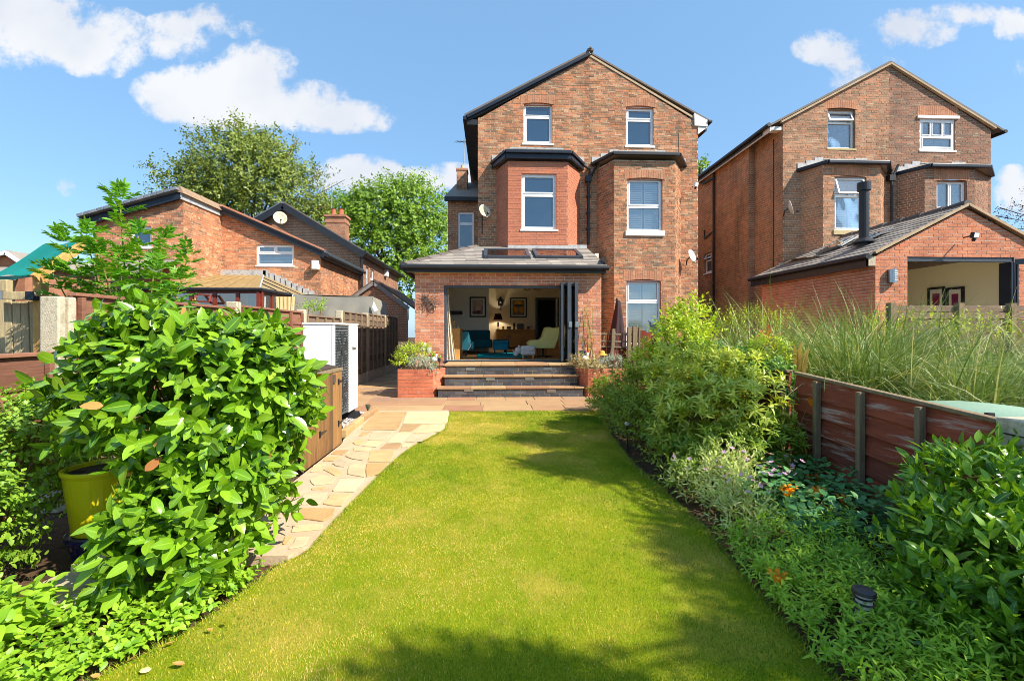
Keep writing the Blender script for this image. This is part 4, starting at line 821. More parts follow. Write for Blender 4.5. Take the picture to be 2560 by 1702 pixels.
part('hip_pane', M_POLYG, con, lambda b: b.prism([(xcR, YF, zce), (xcR+.02, YBB-.01, zce), (xtR-.6, YBB-.01, ztp)], (0, 0, .03)))
for i in range(9):
    t = i/8; a, c = Vector((xcL, YF, zce+.04)).lerp(Vector((xcR, YF, zce+.04)), t), Vector((xcL, YBB, ztp+.04)).lerp(Vector((xtR-.6, YBB, ztp+.04)), t)
    part('glazing_bar', M_PBAR if i < 8 else M_LEAD, con, lambda b: b.bar(a, c, .045, .035))
for t in (.25, .5, .75): part('glazing_bar', M_BLACK, con, lambda b: b.bar(Vector((xcR, YF, zce)).lerp(Vector((xcR, YBB, zce)), t)+Vector((0, 0, .045)), Vector((xcR, YF, zce)).lerp(Vector((xtR-.6, YBB-.02, ztp)), t)+Vector((0, 0, .045)), .04, .03))
part('flashing', M_LEAD, con, lambda b: (b.box(xcL, xtR-.5, YBB-.05, YBB-.01, ztp, ztp+.22), [b.box(xtR-.6+(xcR-xtR+.6)*i/9, xtR-.6+(xcR-xtR+.6)*(i+1)/9+.03, YBB-.05, YBB-.01, ztp-.02-(ztp-zce)*(i+1)/9, ztp+.2-(ztp-zce)*i/9) for i in range(9)]))
part('gutter', M_BLACK, con, lambda b: (b.tube([(xcL, YF-.05, zce-.02), (xcR+.05, YF-.05, zce-.02)], .05, 8), b.tube([(xcR+.05, YF-.05, zce-.02), (xcR+.05, YBB, zce-.02)], .05, 8)))
def mull(b):
    for i in range(7):
        x = xcL+(xcR-xcL)*i/6; b.box(x-.05, x+.05, YF+.02, YF+.1, 1.2, zce-.06)
    b.box(xcL, xcR, YF+.03, YF+.09, zce-.12, zce-.05); b.box(xcL, xcR, YF+.03, YF+.09, 1.75, 1.83)
    for i in range(6):
        y = YF+(YBB-YF)*i/5.0; b.box(xcR-.08, xcR, y-.05, y+.05, 1.2, zce-.06)
    b.box(xcR-.07, xcR-.01, YF, YBB, zce-.12, zce-.05); b.box(xcR-.07, xcR-.01, YF, YBB, 1.95, 2.02)
part('window_frame', M_BROWNF, con, mull)
for i in range(6): part('pane', GL_SEE, con, lambda b: b.box(xcL+(xcR-xcL)*i/6+.06, xcL+(xcR-xcL)*(i+1)/6-.06, YF+.05, YF+.06, 1.84, zce-.13))
for i in range(5): part('pane', GL_SEE, con, lambda b: b.box(xcR-.045, xcR-.035, YF+(YBB-YF)*i/5+.06, YF+(YBB-YF)*(i+1)/5-.06, 2.03, zce-.13))
part('open_window', M_BROWNF, con, lambda b: [b.bar(p_, q_, .05, .05) for p_, q_ in ((PY(490, 736, YF-.15), PY(527, 738, YF-.15)), (PY(488, 753, YF-.3), PY(524, 755, YF-.3)), (PY(490, 736, YF-.15), PY(488, 753, YF-.3)), (PY(527, 738, YF-.15), PY(524, 755, YF-.3)))])
part('inner_wall', M_ROOM, con, lambda b: (b.box(xcL, xa1, YA-.06, YA-.02, 1.0, zce), b.prism([(xa1, YBB-.02, 1.0), (xcR-.1, YBB-.02, 1.0), (xcR-.1, YBB-.02, zce), (xtR-.6, YBB-.02, ztp-.05), (xa1, YBB-.02, ztp-.05)], (0, -.04, 0))))
for (u_, c_) in ((618, (40, 90, 150)), (640, (60, 110, 160)), (712, (206, 178, 120)), (693, (206, 178, 120))):
    a = PY(u_, 735, YF+.35); part('curtain', mat('curtain_fabric', [srgb(*c_), srgb(226, 206, 160)], .9, by='noise', vscale=1.2), con, lambda b: [b.tube([(a.x+.06*i, a.y+.02*(i % 2), zce-.2), (a.x+.03*i+.06, a.y, 1.3)], .05, 6) for i in range(5)])
for i, (u_, v_, r_) in enumerate(((580, 742, .13), (598, 736, .14), (588, 731, .1))): a = PY(u_, v_, YF+1.2); part('basket', mat('wicker', [srgb(150, 104, 60)]), con, lambda b: b.lathe([(0, 0), (r_*.5, .0), (r_, .05), (r_*.95, .06), (0, .02)], (0, 0, 0), 14)).matrix_basis = Matrix.Translation(a-wl(lh))@Matrix.Rotation(math.pi/2, 4, 'X')
# slip of a far rooftop at the left edge
fr = thing('brick_house', 'far low house whose roof shows at the left edge beyond the green canopy', 'house', (-30, 26, 0))
a, b_, c_ = PY(-40, 642, 26), PY(30, 634, 26), PY(62, 655, 26)
part('wall', B_FAR, fr, lambda b: b.prism([(a.x, 26, 1), (c_.x, 26, 1), (c_.x, 26, c_.z-.1), (b_.x, 26, b_.z-.1), (a.x, 26, a.z-.1)], (0, 6, 0)))
part('roof', M_SLATE, fr, lambda b: (b.prism([(c_.x+.3, 25.7, c_.z-.2), (b_.x, 25.7, b_.z), (b_.x, 32, b_.z), (c_.x+.3, 32, c_.z-.2)], (0, 0, .15)), b.prism([(b_.x, 25.7, b_.z), (a.x-4, 25.7, a.z-1.2), (a.x-4, 32, a.z-1.2), (b_.x, 32, b_.z)], (0, 0, .15))))
part('bargeboard', M_WHITE, fr, lambda b: (b.bar((c_.x+.3, 25.66, c_.z-.2), (b_.x, 25.66, b_.z), .06, .2), b.bar((b_.x, 25.66, b_.z), (a.x-4, 25.66, a.z-1.2), .06, .2)))
part('lean_to_roof', M_SLATE, fr, lambda b: b.prism([PY(-60, 700, 22), PY(40, 700, 22), PY(55, 672, 25.9), PY(-60, 672, 25.9)], (0, 0, .1)))
# ================================================================== ground, lawn, paving
M_SOIL = mat('soil', [srgb(70, 54, 40), srgb(92, 72, 52), srgb(56, 44, 34)], .95, .1, by='noise', vscale=9, bump=.9, bscale=40, fine=.3)
M_SLAB = mat('sandstone_slab', [srgb(164, 126, 92), srgb(172, 140, 100), srgb(156, 114, 86), srgb(178, 148, 106), srgb(148, 116, 94)], .85, .25, var=.12, vscale=2.5, fine=.08, bump=.25, bscale=30, stain=(srgb(196, 140, 92), 3.0, .6, .35))
M_STONE = mat('path_stone', [srgb(190, 164, 116), srgb(180, 142, 92), srgb(198, 176, 132), srgb(168, 154, 126), srgb(206, 188, 146), srgb(184, 152, 102), srgb(160, 128, 92)], .85, .25, var=.16, vscale=4, fine=.1, bump=.4, bscale=30, stain=(srgb(160, 118, 76), 6.0, .60, .5))
M_POINT = mat('path_pointing', [srgb(196, 172, 142), srgb(182, 156, 126)], .95, .15, by='noise', vscale=7, bump=.5, bscale=60)
M_LAWN = mat('lawn_ground', [srgb(150, 146, 36), srgb(124, 138, 22), srgb(174, 154, 64)], .95, .05, by='noise', vscale=1.1, fine=.3, fscale=90, bump=.8, bscale=160)
part('ground', M_SOIL, None, lambda b: b.quad((-90, -30, -.035), (90, -30, -.035), (90, 110, -.035), (-90, 110, -.035)))
tag(bpy.data.objects['ground'], kind='structure')
LAWN_L = [G(*p) for p in ((1123, 1029), (1113, 1075), (1039, 1113), (1003.6, 1137), (952.5, 1182), (912, 1224), (858, 1279), (802, 1339), (760, 1387), (700, 1408), (615, 1475), (509, 1552), (365, 1637), (250, 1687))]+[Vector((-2.0, 1.5, 0)), Vector((-2.3, -4, 0))]
LAWN_R = [Vector((x, y, 0)) for x, y in ((1.95, 8.25), (1.93, 7.9), (1.66, 6.33), (1.535, 5.04), (1.56, 4.07), (1.56, 3.33), (1.50, 2.71), (1.46, 2.32), (1.44, 2.05), (1.42, 1.8), (1.4, .8), (1.3, -4))]
def interp(pts, y):
    for a, b in zip(pts, pts[1:]):
        if a.y >= y >= b.y: return a.x+(b.x-a.x)*((a.y-y)/max(a.y-b.y, 1e-6))
    return pts[0].x if y > pts[0].y else pts[-1].x
lm = MB(); ys = list(np.linspace(8.262, -4, 60))
for i in range(59):
    y0, y1 = ys[i], ys[i+1]; lm.quad((interp(LAWN_L, y0), y0, 0), (interp(LAWN_L, y1), y1, 0), (interp(LAWN_R, y1), y1, 0), (interp(LAWN_R, y0), y0, 0))
tag(lm.build('lawn', M_LAWN), kind='structure')
# patio
pat = part('patio', M_POINT, None, lambda b: (b.box(-3.5, 3.0, 8.262, 11.3, -.03, .004), b.box(-3.5, -1.87, 11.3, 17.6, -.03, .004))); tag(pat, kind='structure')
def slab(x0, x1, y0, y1, pp=None):
    j = .007; x0 += j; x1 -= j; y0 += j; y1 -= j; w = lambda: random.uniform(-.006, .006); z = .018+random.uniform(-.003, .003)
    part('paving_slab', M_SLAB, pp or pat, lambda b: b.hexa([(x0, y0, -.02), (x1, y0, -.02), (x1, y1, -.02), (x0, y1, -.02)], [(x0+w(), y0+w(), z), (x1+w(), y0+w(), z), (x1+w(), y1+w(), z), (x0+w(), y1+w(), z)], random.random()), origin=((x0+x1)/2, (y0+y1)/2, 0), bevel=.004)
y = 8.262
for r, h in enumerate((.60, .62, .56)):
    x = -3.5+random.uniform(-.3, 0)
    while x < 2.95:
        w = random.choice((.62, .86, .74, .60, .92)); x1 = min(x+w, 3.0)
        if x1-max(x, -3.5) > .1: slab(max(x, -3.5), x1, y, min(y+h, 9.98 if x1 > -1.95 else 10.1))
        x += w
    y += h
for i in range(13):
    yy = 10.05+i*.58; s_ = random.choice((.5, .62, .85)); slab(-3.5, -3.5+s_, yy, yy+.58); slab(-3.5+s_, -1.93, yy, yy+.58)
# stone path
PZ = .03
pth = MB(); lft = [(-2.0, 8.25), (-1.98, 6.9), (-1.93, 6.0), (-1.88, 5.9), (-1.87, 4.8), (-1.85, 3.5), (-1.80, 2.93)]
rgt = [Vector((p.x-.01, p.y, 0)) for p in LAWN_L[:10]]
yy = list(np.linspace(8.25, 2.95, 40)); lv = [Vector((a, b, 0)) for a, b in lft]
for i in range(39):
    a, b = yy[i], yy[i+1]; pth.quad((interp(lv, a), a, PZ), (interp(lv, b), b, PZ), (interp(rgt, b)-.0, b, PZ), (interp(rgt, a), a, PZ))
    pth.quad((interp(rgt, a), a, PZ), (interp(rgt, b), b, PZ), (interp(rgt, b), b, -.03), (interp(rgt, a), a, -.03))
pth.quad((-1.80, 2.95, PZ), (interp(rgt, 2.95), 2.95, PZ), (interp(rgt, 2.95), 2.95, -.03), (-1.80, 2.95, -.03))
path = tag(pth.build('stone_path', M_POINT), kind='structure')
STONES = """940,45 1240,40 1150,214 795,210;1250,44 1655,40 1632,150 1207,156;1204,166 1385,162 1280,234 1165,234;1397,167 1622,163 1560,234 1312,248;908,224 1118,226 1040,318 862,314;1162,240 1287,240 1190,343 1047,338;1292,264 1436,260 1392,328 1234,333;712,340 760,312 832,319 788,360 732,360;862,326 1018,331 948,384 812,374;1042,351 1188,352 1158,399 978,399;1198,353 1305,352 1258,386 1192,384;722,391 898,390 868,428 718,418;642,474 702,434 868,442 866,490 818,518 702,498;892,422 1126,412 1078,528 864,528;560,420 668,416 618,460 502,455;512,545 590,502 652,532 628,578 545,568;445,490 588,477 528,520 422,520;424,604 500,574 618,630 598,658 540,666;332,562 452,552 398,620 294,628;684,560 836,542 826,678 660,648;852,547 1056,542 958,648 848,676;294,700 382,658 556,672 518,738 334,758;592,702 826,702 728,823 514,818;314,786 458,772 428,799 312,803;232,850 468,828 388,940 212,948;492,852 696,848 608,963 424,943;192,992 536,992 516,1060 418,1112 164,1080;132,1150 418,1142 408,1190 112,1218;52,1262 128,1272 60,1338 22,1330;162,1272 286,1268 228,1358 84,1383;802,242 892,228 848,268 772,278"""
for s_ in STONES.split(';'):
    pts = [tuple(float(t) for t in p.split(',')) for p in s_.split()]; pts = [G(700+x/3.92, 1020+y_/3.92, PZ) for x, y_ in pts]
    c = sum(pts, Vector())/len(pts); hz = .007+random.uniform(0, .005)
    poly = []
    for i in range(len(pts)):       # slightly worn, uneven outline
        a, b = pts[i], pts[(i+1) % len(pts)]; prev = pts[i-1]
        poly += [a.lerp(prev, .10), a.lerp((a+c)/2, .06), a.lerp(b, .10), a.lerp(b, .5)+Vector((random.uniform(-.008, .008), random.uniform(-.008, .008), 0))]
    poly = [p+(p-c)*.035 for p in poly]
    if sum((poly[i].x*poly[(i+1) % len(poly)].y-poly[(i+1) % len(poly)].x*poly[i].y) for i in range(len(poly))) < 0: poly.reverse()
    part('stone', M_STONE, path, lambda b: b.prism(poly, (0, 0, hz), random.random()), origin=c, bevel=.005)
# edging stones and gravel under the heat pump
EDG = [((-2.01, 8.2), (-1.99, 7.3)), ((-1.99, 7.26), (-1.97, 6.72)), ((-1.97, 6.68), (-1.96, 6.28))]
for a, b in EDG: part('edging_stone', M_STONE, path, lambda q: q.bar((a[0]-.04, a[1], .05), (b[0]-.04, b[1], .055), .09, .12, rnd=random.random()), bevel=.015)
M_GRAVEL = mat('gravel_stones', [srgb(196, 186, 178), srgb(160, 150, 146), srgb(214, 206, 196), srgb(130, 122, 120), srgb(186, 168, 156)], .8, .3, var=.1)
def gravel(x0, x1, y0, y1, n, r0, r1, z):
    base = np.array([[1, 0, 0], [-1, 0, 0], [0, 1, 0], [0, -1, 0], [0, 0, 1], [0, 0, -1]], float); fc = np.array([[0, 2, 4], [2, 1, 4], [1, 3, 4], [3, 0, 4], [2, 0, 5], [1, 2, 5], [3, 1, 5], [0, 3, 5]])
    c = np.stack([rng.uniform(x0, x1, n), rng.uniform(y0, y1, n), z+rng.uniform(-.004, .016, n)], 1); r = rng.uniform(r0, r1, (n, 1, 3))*np.array([1, 1, .7])
    ang = rng.uniform(0, 6.28, n); q = base[None]*r*(1+rng.uniform(-.2, .2, (n, 6, 3)))
    x = q[..., 0]*np.cos(ang)[:, None]-q[..., 1]*np.sin(ang)[:, None]; y_ = q[..., 0]*np.sin(ang)[:, None]+q[..., 1]*np.cos(ang)[:, None]
    V = np.stack([x, y_, q[..., 2]], -1)+c[:, None]; Fc = (fc[None]+6*np.arange(n)[:, None, None]).reshape(-1, 3)
    return V.reshape(-1, 3), Fc, np.repeat(rng.random(n), 6)
V, Fc, R = gravel(-2.95, -2.06, 5.98, 8.24, 5200, .012, .022, .0)
tag(np_mesh('gravel', V, Fc, M_GRAVEL, attrs={'rnd': R}), kind='stuff')

# ================================================================== steps and brick planters
ST = [(9.93, .233), (10.18, .467), (10.40, .70)]
steps = thing('garden_steps', 'three dark brick steps with sandstone treads and small lights up to the folding doors', 'steps', (.45, 10.0, 0))
bsS = BrickSet([B_BLUE]); sx0, sx1 = -1.142, 2.02; ux0, ux1 = PY(1113, 0, 10.3).x, PY(1441, 0, 10.3).x
zprev = .01
for i, (yf, zt) in enumerate(ST):
    a, b_ = (sx0, sx1) if i == 0 else (ux0, ux1)
    wall(bsS, steps, (0, yf), XA, [(a, zprev), (b_, zprev), (b_, zt-.04), (a, zt-.04)], [], 0, course=(zt-.04-zprev)/2.5, L=.215, mortar=M_MORTAR_DK, name='riser', bond=0, soft=.5, shift=.05*i)
    yb_ = 11.29 if i == 2 else ST[i+1][0]+.05; x = a-.03
    while x < b_:
        w = random.uniform(.55, .95); x1 = min(x+w, b_+.03)
        part('tread_slab', M_SLAB, steps, lambda b: b.box(x+.003, x1-.003, yf-.035, yb_, zt-.04, zt+random.uniform(-.002, .002), random.uniform(.3, .9)), bevel=.005); x += w
    part('step_core', M_SOIL, steps, lambda b: b.box(a+.002, b_-.002, yf+.02, 11.28, zprev-.02, zt-.045))
    zprev = zt
bsS.finish(steps, 150)
for (u_, v_, i) in ((1176, 922, 2), (1369, 922, 2), (1226, 947, 1), (1324, 946, 1), (1172, 975, 0), (1378, 976, 0)):
    pz = PY(u_, v_, ST[i][0]); part('step_light', M_STEEL, steps, lambda b: (b.box(pz.x-.10, pz.x+.10, pz.y-.016, pz.y+.01, pz.z-.035, pz.z+.03), b.box(pz.x-.075, pz.x+.075, pz.y-.021, pz.y, pz.z-.012, pz.z+.022)), bevel=.003)
PT = .635
pl_l = thing('brick_planter', 'red brick planter with silver foliage and red flowers left of the steps', 'planter', (-1.5, 10.2, 0)); pl_r = thing('brick_planter', 'red brick planter with dry trailing plants right of the steps', 'planter', (2.5, 10.2, 0))
bsP = BrickSet([B_PLANT]); ca = PY(1083, 0, 9.95).x; P3 = ((-2.01, 9.95), (ca, 9.95), (ux0+.0, 10.42))
def pwall(bs, th_, a, b, z1=PT): wall(bs, th_, a, (b[0]-a[0], b[1]-a[1]), [(0, 0), (math.dist(a, b), 0), (math.dist(a, b), z1), (0, z1)], [], 0, course=.0765, L=.225, joint=.011, mortar=M_MORTAR_BAY, name='planter_wall', bond=0, soft=.5, z0=-.06)
pwall(bsP, pl_l, P3[0], P3[1]); pwall(bsP, pl_l, P3[1], P3[2]); pwall(bsP, pl_l, (ux0, 10.42), (ux0, 11.25)); pwall(bsP, pl_l, (-2.01, 11.25), (-2.01, 9.95)); bsP.finish(pl_l, 120)
part('soil', M_SOIL, pl_l, lambda b: b.prism([(-2.0, 9.97, PT-.04), (ca-.01, 9.97, PT-.04), (ux0-.01, 10.43, PT-.04), (ux0-.01, 11.24, PT-.04), (-2.0, 11.24, PT-.04)], (0, 0, .02)))
bsQ = BrickSet([B_PLANT]); cb = PY(1470, 0, 9.9).x
pwall(bsQ, pl_r, (ux1, 11.25), (ux1, 10.35)); pwall(bsQ, pl_r, (ux1, 10.35), (cb, 9.9)); pwall(bsQ, pl_r, (cb, 9.9), (3.05, 9.9)); bsQ.finish(pl_r, 120)
part('soil', M_SOIL, pl_r, lambda b: b.prism([(ux1+.01, 10.37, PT-.04), (cb+.01, 9.92, PT-.04), (3.04, 9.92, PT-.04), (3.04, 11.24, PT-.04), (ux1+.01, 11.24, PT-.04)], (0, 0, .02)))

# ================================================================== fences
wood = lambda n, cols, **k: mat(n, cols, k.pop('rough', .8), .2, var=.18, vscale=3, fine=.25, fscale=18, bump=.35, bscale=40, **k)
M_FRED = wood('fence_red_brown', [srgb(126, 86, 68), srgb(140, 98, 78), srgb(112, 76, 60)], stretch=(1, .25, 3), stain=(srgb(120, 70, 60), 3, .6, .4))
M_FGREY = wood('fence_grey_brown', [srgb(118, 98, 84), srgb(134, 112, 94), srgb(100, 84, 74)], stretch=(1, .25, 3))
M_FMAR = wood('fence_peeling_maroon', [srgb(136, 68, 50), srgb(152, 78, 56), srgb(118, 58, 44), srgb(142, 90, 70)], stretch=(1, .30, 3.6), stain=(srgb(196, 176, 164), 5.5, .53, .75))
M_POSTW = wood('weathered_post', [srgb(142, 124, 96), srgb(122, 104, 82)], stretch=(2, 2, .3))
M_GATE = wood('larch_boards', [srgb(134, 98, 60), srgb(150, 112, 68), srgb(118, 86, 54), srgb(104, 78, 54)], stretch=(2, 2, .25), stain=(srgb(92, 68, 48), 4, .58, .6))
M_PINE = wood('treated_pine', [srgb(206, 160, 92), srgb(190, 146, 84), srgb(216, 176, 112)], stretch=(2, 2, .3))
M_SLATW = wood('pale_slats', [srgb(164, 146, 108), srgb(176, 158, 120), srgb(150, 132, 98)], stretch=(2, 2, .3))
FX = -3.57
fL = thing('panel_fence', 'long boundary fence on the left with concrete posts and red brown to grey wooden panels', 'fence', (FX, 8, 0))
posts = [(3.95, 1.735), (6.53, 1.86), (8.81, 1.86), (10.97, 1.945), (13.2, 1.97), (15.4, 1.99), (17.4, 2.02)]
for i, (y_, zt) in enumerate(posts):
    w = .11 if i else .15
    part('concrete_post', M_CONC, fL, lambda b: (b.prism([(FX-.09, y_-w*.55, -.03), (FX+.06, y_-w*.55, -.03), (FX+.06, y_-.012, -.03), (FX+.02, y_-.012, -.03), (FX+.02, y_+.012, -.03), (FX+.06, y_+.012, -.03), (FX+.06, y_+w*.55, -.03), (FX-.09, y_+w*.55, -.03)], (0, 0, zt+.03))), bevel=.012)
def fpanel(y0, y1, zb, zt, m_, nb, battens, th=.012, thick=.018, parent=None, fx=None, side=1, waney=.0):
    fx = FX if fx is None else fx; hb = (zt-zb)/nb; pr = parent or fL
    for i in range(nb):
        z0 = zb+hb*i; o = fx+side*.012
        w = lambda: random.uniform(-waney, waney); n = 6; lo, hi = [], []
        ys_ = [y0+(y1-y0)*k/n for k in range(n+1)]; wz = [w() for _ in ys_]
        def bd(b):
            pts = [(o+side*(thick+th*.6), yk, z0-.025+wz[k]) for k, yk in enumerate(ys_)]+[(o+side*.004, yk, z0+hb) for yk in reversed(ys_)]
            b.prism(pts, (-side*thick, 0, 0), random.random())
        part('board', m_, pr, bd, origin=(fx, (y0+y1)/2, z0))
    for t in battens: yb_ = y0+(y1-y0)*t; part('batten', M_POSTW if m_ is not M_FRED else m_, pr, lambda b: b.box(min(fx+side*.03, fx+side*.075), max(fx+side*.03, fx+side*.075), yb_-.02, yb_+.02, zb, zt-.01, random.random()), bevel=.004)
    part('capping', m_, pr, lambda b: b.box(fx-.03, fx+.05*side if side > 0 else fx+.03, y0, y1, zt, zt+.03) if side > 0 else b.box(fx-.05, fx+.03, y0, y1, zt, zt+.03), bevel=.004)
fpanel(1.9, 3.86, .35, 1.255, M_FRED, 4, (.97,)); fpanel(4.04, 6.45, .3, 1.75, M_FRED, 6, (.02, .5, .98)); fpanel(6.61, 8.73, .3, 1.79, M_FRED, 8, (.02, .25, .5, .75, .98))
for k in range(2, 6): fpanel(posts[k][0]+.07, posts[k+1][0]-.07, .32, posts[k][1]-.07+(.03 if k > 2 else -.05), M_FGREY, 11, (.02, .26, .5, .74, .98), waney=.012)
for k in range(0, 6): part('gravel_board', M_CONC, fL, lambda b: b.box(FX-.02, FX+.03, posts[k][0]+.06, posts[k+1][0]-.06, -.02, .30), bevel=.005)
RX = 3.1
fR = thing('panel_fence', 'low maroon board fence with peeling paint behind the flower bed on the right', 'fence', (RX, 4, 0))
def ztop(y): return .865+(.985-.865)*(y-2.6)/1.8
for (y0, y1) in ((2.62, 4.46), (4.56, 6.4), (6.5, 8.3)):
    hb = .165
    for i in range(6):
        z0 = ztop(y0)-.93+hb*i-.02; z1 = z0+hb; sl_f = (ztop(y1)-ztop(y0)) if y1 < 5 else 0
        part('board', M_FMAR, fR, lambda b: b.hexa([(RX-.042, y0, z0-.03), (RX-.042, y1, z0-.03+sl_f), (RX-.016, y1, z0-.03+sl_f), (RX-.016, y0, z0-.03)], [(RX-.012, y0, z1), (RX-.012, y1, z1+sl_f), (RX+.004, y1, z1+sl_f), (RX+.004, y0, z1)], random.random()), origin=(RX, (y0+y1)/2, z0))
    part('capping', M_POSTW, fR, lambda b: b.bar((RX-.015, y0, ztop(y0)+.04), (RX-.015, y1, (ztop(y1) if y1 < 5 else ztop(y0))+.04), .06, .028), bevel=.004)
    for yb_ in ((3.08, 3.6, 4.10) if y0 < 3 else (y0+.04, y0+.6, y0+1.2, y1-.04)): part('batten', M_POSTW, fR, lambda b: b.box(RX-.095, RX-.044, yb_-.022, yb_+.022, .0, ztop(min(yb_, 4.5))+.02, random.random()), bevel=.004)
    part('gravel_board', M_CONC, fR, lambda b: b.box(RX-.03, RX+.03, y0, y1, -.03, .05))
part('concrete_post', M_CONC, fR, lambda b: b.box(RX-.06, RX+.12, 2.46, 2.61, -.03, .935), bevel=.012)
part('wire', M_BLACK, fR, lambda b: (b.tube([(RX-.065, 2.45, .845), (RX-.067, 2.62, .85)], .004, 4), b.tube([(RX-.065, 2.452, .84), (RX+.125, 2.452, .838)], .004, 4)))
# far right slatted fence behind the tall grass
sf = thing('slatted_fence', 'brown slatted fence behind the tall grass at the right edge of the picture', 'fence', (10, 7.6, 0))
fy = 7.6; x0, x1 = PY(2215, 0, fy).x, PY(2700, 0, fy).x
zt = PY(2400, 762, fy).z
for i in range(12): part('slat', M_FGREY, sf, lambda b: b.box(x0, x1, fy-.01-.014*(i % 2), fy+.01, zt-.12*(i+1), zt-.12*i-.012, random.random()))
for u_ in (2225, 2395, 2525, 2680): xx = PY(u_, 0, fy).x; part('post', M_POSTW, sf, lambda b: b.box(xx-.05, xx+.05, fy-.07, fy+.03, 0, zt+.03))
# trellis and fence between the two halves of the pair
tf = thing('trellis_fence', 'old red brown fence with a trellis top and grey posts right of the garden room', 'fence', (3.2, 10.8, 0))
ty = 10.9; M_OXB = wood('fence_ox_red', [srgb(128, 60, 42), srgb(112, 52, 38), srgb(140, 70, 48)], stretch=(2, 2, .3))
def at_(u, v, y=ty): return PY(u, v, y)
for i in range(9):
    a, b_ = at_(1505+12.5*i, 868), at_(1505+12.5*i, 1000); part('board', M_OXB, tf, lambda b: b.box(a.x, a.x+.105, ty, ty+.02, .1, a.z, random.random()))
for i in range(11):
    a = at_(1506+9*i, 830); part('trellis_slat', M_OXB if i % 3 else M_POSTW, tf, lambda b: b.bar((a.x+.02, ty-.01, at_(1500, 868).z), (a.x+.05, ty-.01, a.z+.02*math.sin(i)), .028, .012, up=(0, 1, 0)))
for v_ in (834, 852, 866): a, b_ = at_(1503, v_), at_(1598, v_+3); part('trellis_rail', M_POSTW, tf, lambda b: b.bar((a.x, ty-.02, a.z), (b_.x, ty-.02, b_.z), .02, .035))
for (u_, v_, w) in ((1531, 822, .07), (1570, 818, .08), (1584, 816, .10), (1597, 818, .08)): a = at_(u_, v_, ty-.08); part('post', M_POSTW, tf, lambda b: b.bar((a.x-.06 if u_ == 1531 else a.x, a.y, .0), (a.x+.03, a.y, a.z), w, w, up=(0, 1, 0)))
for i in range(4): a = at_(1602+14*i, 826+4*i, ty-.5); part('board', M_OXB, tf, lambda b: b.box(a.x, a.x+.12, ty-.5, ty-.48, .1, a.z, random.random()))
a = at_(1645, 840, ty-.55); part('post', M_POSTW, tf, lambda b: b.box(a.x-.04, a.x+.04, ty-.6, ty-.52, 0, a.z))
# ================================================================== heat pump and the board store
HX = -2.25; hy0, hy1 = 6.62, 7.82; hz0, hz1 = .165, 1.545
hp = thing('heat_pump', 'white twin-fan heat pump with a grey grille standing on gravel beside the path', 'heat pump', (-2.46, 7.2, 0))
M_HP = mat('heat_pump_white', [srgb(226, 224, 222)], .4, .4, var=.03, fine=.02); M_GRILL = mat('grille_grey', [srgb(96, 104, 108), srgb(84, 92, 96)], .5, .4, by='noise'); M_FAN = mat('fan_grey', [srgb(44, 50, 54)], .5, .4)
part('casing', M_HP, hp, lambda b: b.box(HX-.43, HX-.03, hy0, hy1, hz0, hz1), bevel=.012); part('lid', M_HP, hp, lambda b: b.box(HX-.44, HX+.012, hy0-.01, hy1+.01, hz1, hz1+.03), bevel=.008)
part('front_strip', M_HP, hp, lambda b: b.box(HX-.03, HX, hy0, hy0+.09, hz0, hz1), bevel=.006); part('front_panel', M_HP, hp, lambda b: b.box(HX-.03, HX+.002, hy0+.73, hy1, hz0, hz1), bevel=.006)
part('grille_back', M_FAN, hp, lambda b: b.box(HX-.029, HX-.026, hy0+.09, hy0+.73, hz0+.02, hz1-.02))
tag(part('grille', M_GRILL, hp, lambda b: ([b.box(HX-.012, HX-.004, hy0+.095, hy0+.725, hz0+.03+.0405*i, hz0+.03+.0405*i+.026, random.random()) for i in range(33)], [b.box(HX-.016, HX-.012, hy0+.1+.2*i, hy0+.11+.2*i, hz0+.03, hz1-.03) for i in range(4)])), kind='stuff')
for zc_ in (hz0+1.0, hz0+.36):
    def fan(b, zc_=zc_):
        c = Vector((HX-.003, hy0+.41, zc_)); n = 28
        for r0, r1 in ((.265, .285),):
            for k in range(n):
                a0, a1 = 2*math.pi*k/n, 2*math.pi*(k+1)/n; f = lambda r, a, o=0: c+Vector((o, r*math.cos(a), r*math.sin(a)))
                b.quad(f(r0, a0), f(r1, a0), f(r1, a1), f(r0, a1)); b.quad(f(r0, a0), f(r0, a1), f(r0, a1, -.02), f(r0, a0, -.02))
        for k in range(5):
            a = 2*math.pi*k/5; f = lambda r, t, o: c+Vector((o, r*math.cos(a+t), r*math.sin(a+t)))
            b.add([f(.06, 0, .004), f(.25, -.1, .002), f(.255, .7, .006), f(.06, .6, .008)], [(0, 1, 2, 3)])
        b.lathe([(.07, -.002), (.07, .012), (0, .014)], (0, 0, 0), 16)
        for i in range(len(b.V)-48, len(b.V)): v = b.V[i]; b.V[i] = (c.x+v[2], c.y+v[0], c.z+v[1])
    part('fan', M_FAN, hp, fan)
for y_ in (hy0+.15, hy1-.12): part('foot', M_BLACK, hp, lambda b: (b.hexa([(HX-.5, y_-.09, 0), (HX+.07, y_-.09, 0), (HX+.07, y_+.09, 0), (HX-.5, y_+.09, 0)], [(HX-.5, y_-.035, .12), (HX+.05, y_-.035, .12), (HX+.05, y_+.035, .12), (HX-.5, y_+.035, .12)]), b.box(HX-.1, HX-.02, y_-.03, y_+.03, .12, .165)))
part('badge', M_BLACK, hp, lambda b: b.lathe([(.0, 0), (.03, 0), (.03, .004), (0, .004)], (0, 0, 0), 14)).matrix_basis = Matrix.Translation(Vector((HX+.002, hy1-.08, hz1-.08))-wl(hp))@Matrix.Rotation(math.pi/2, 4, 'Y')
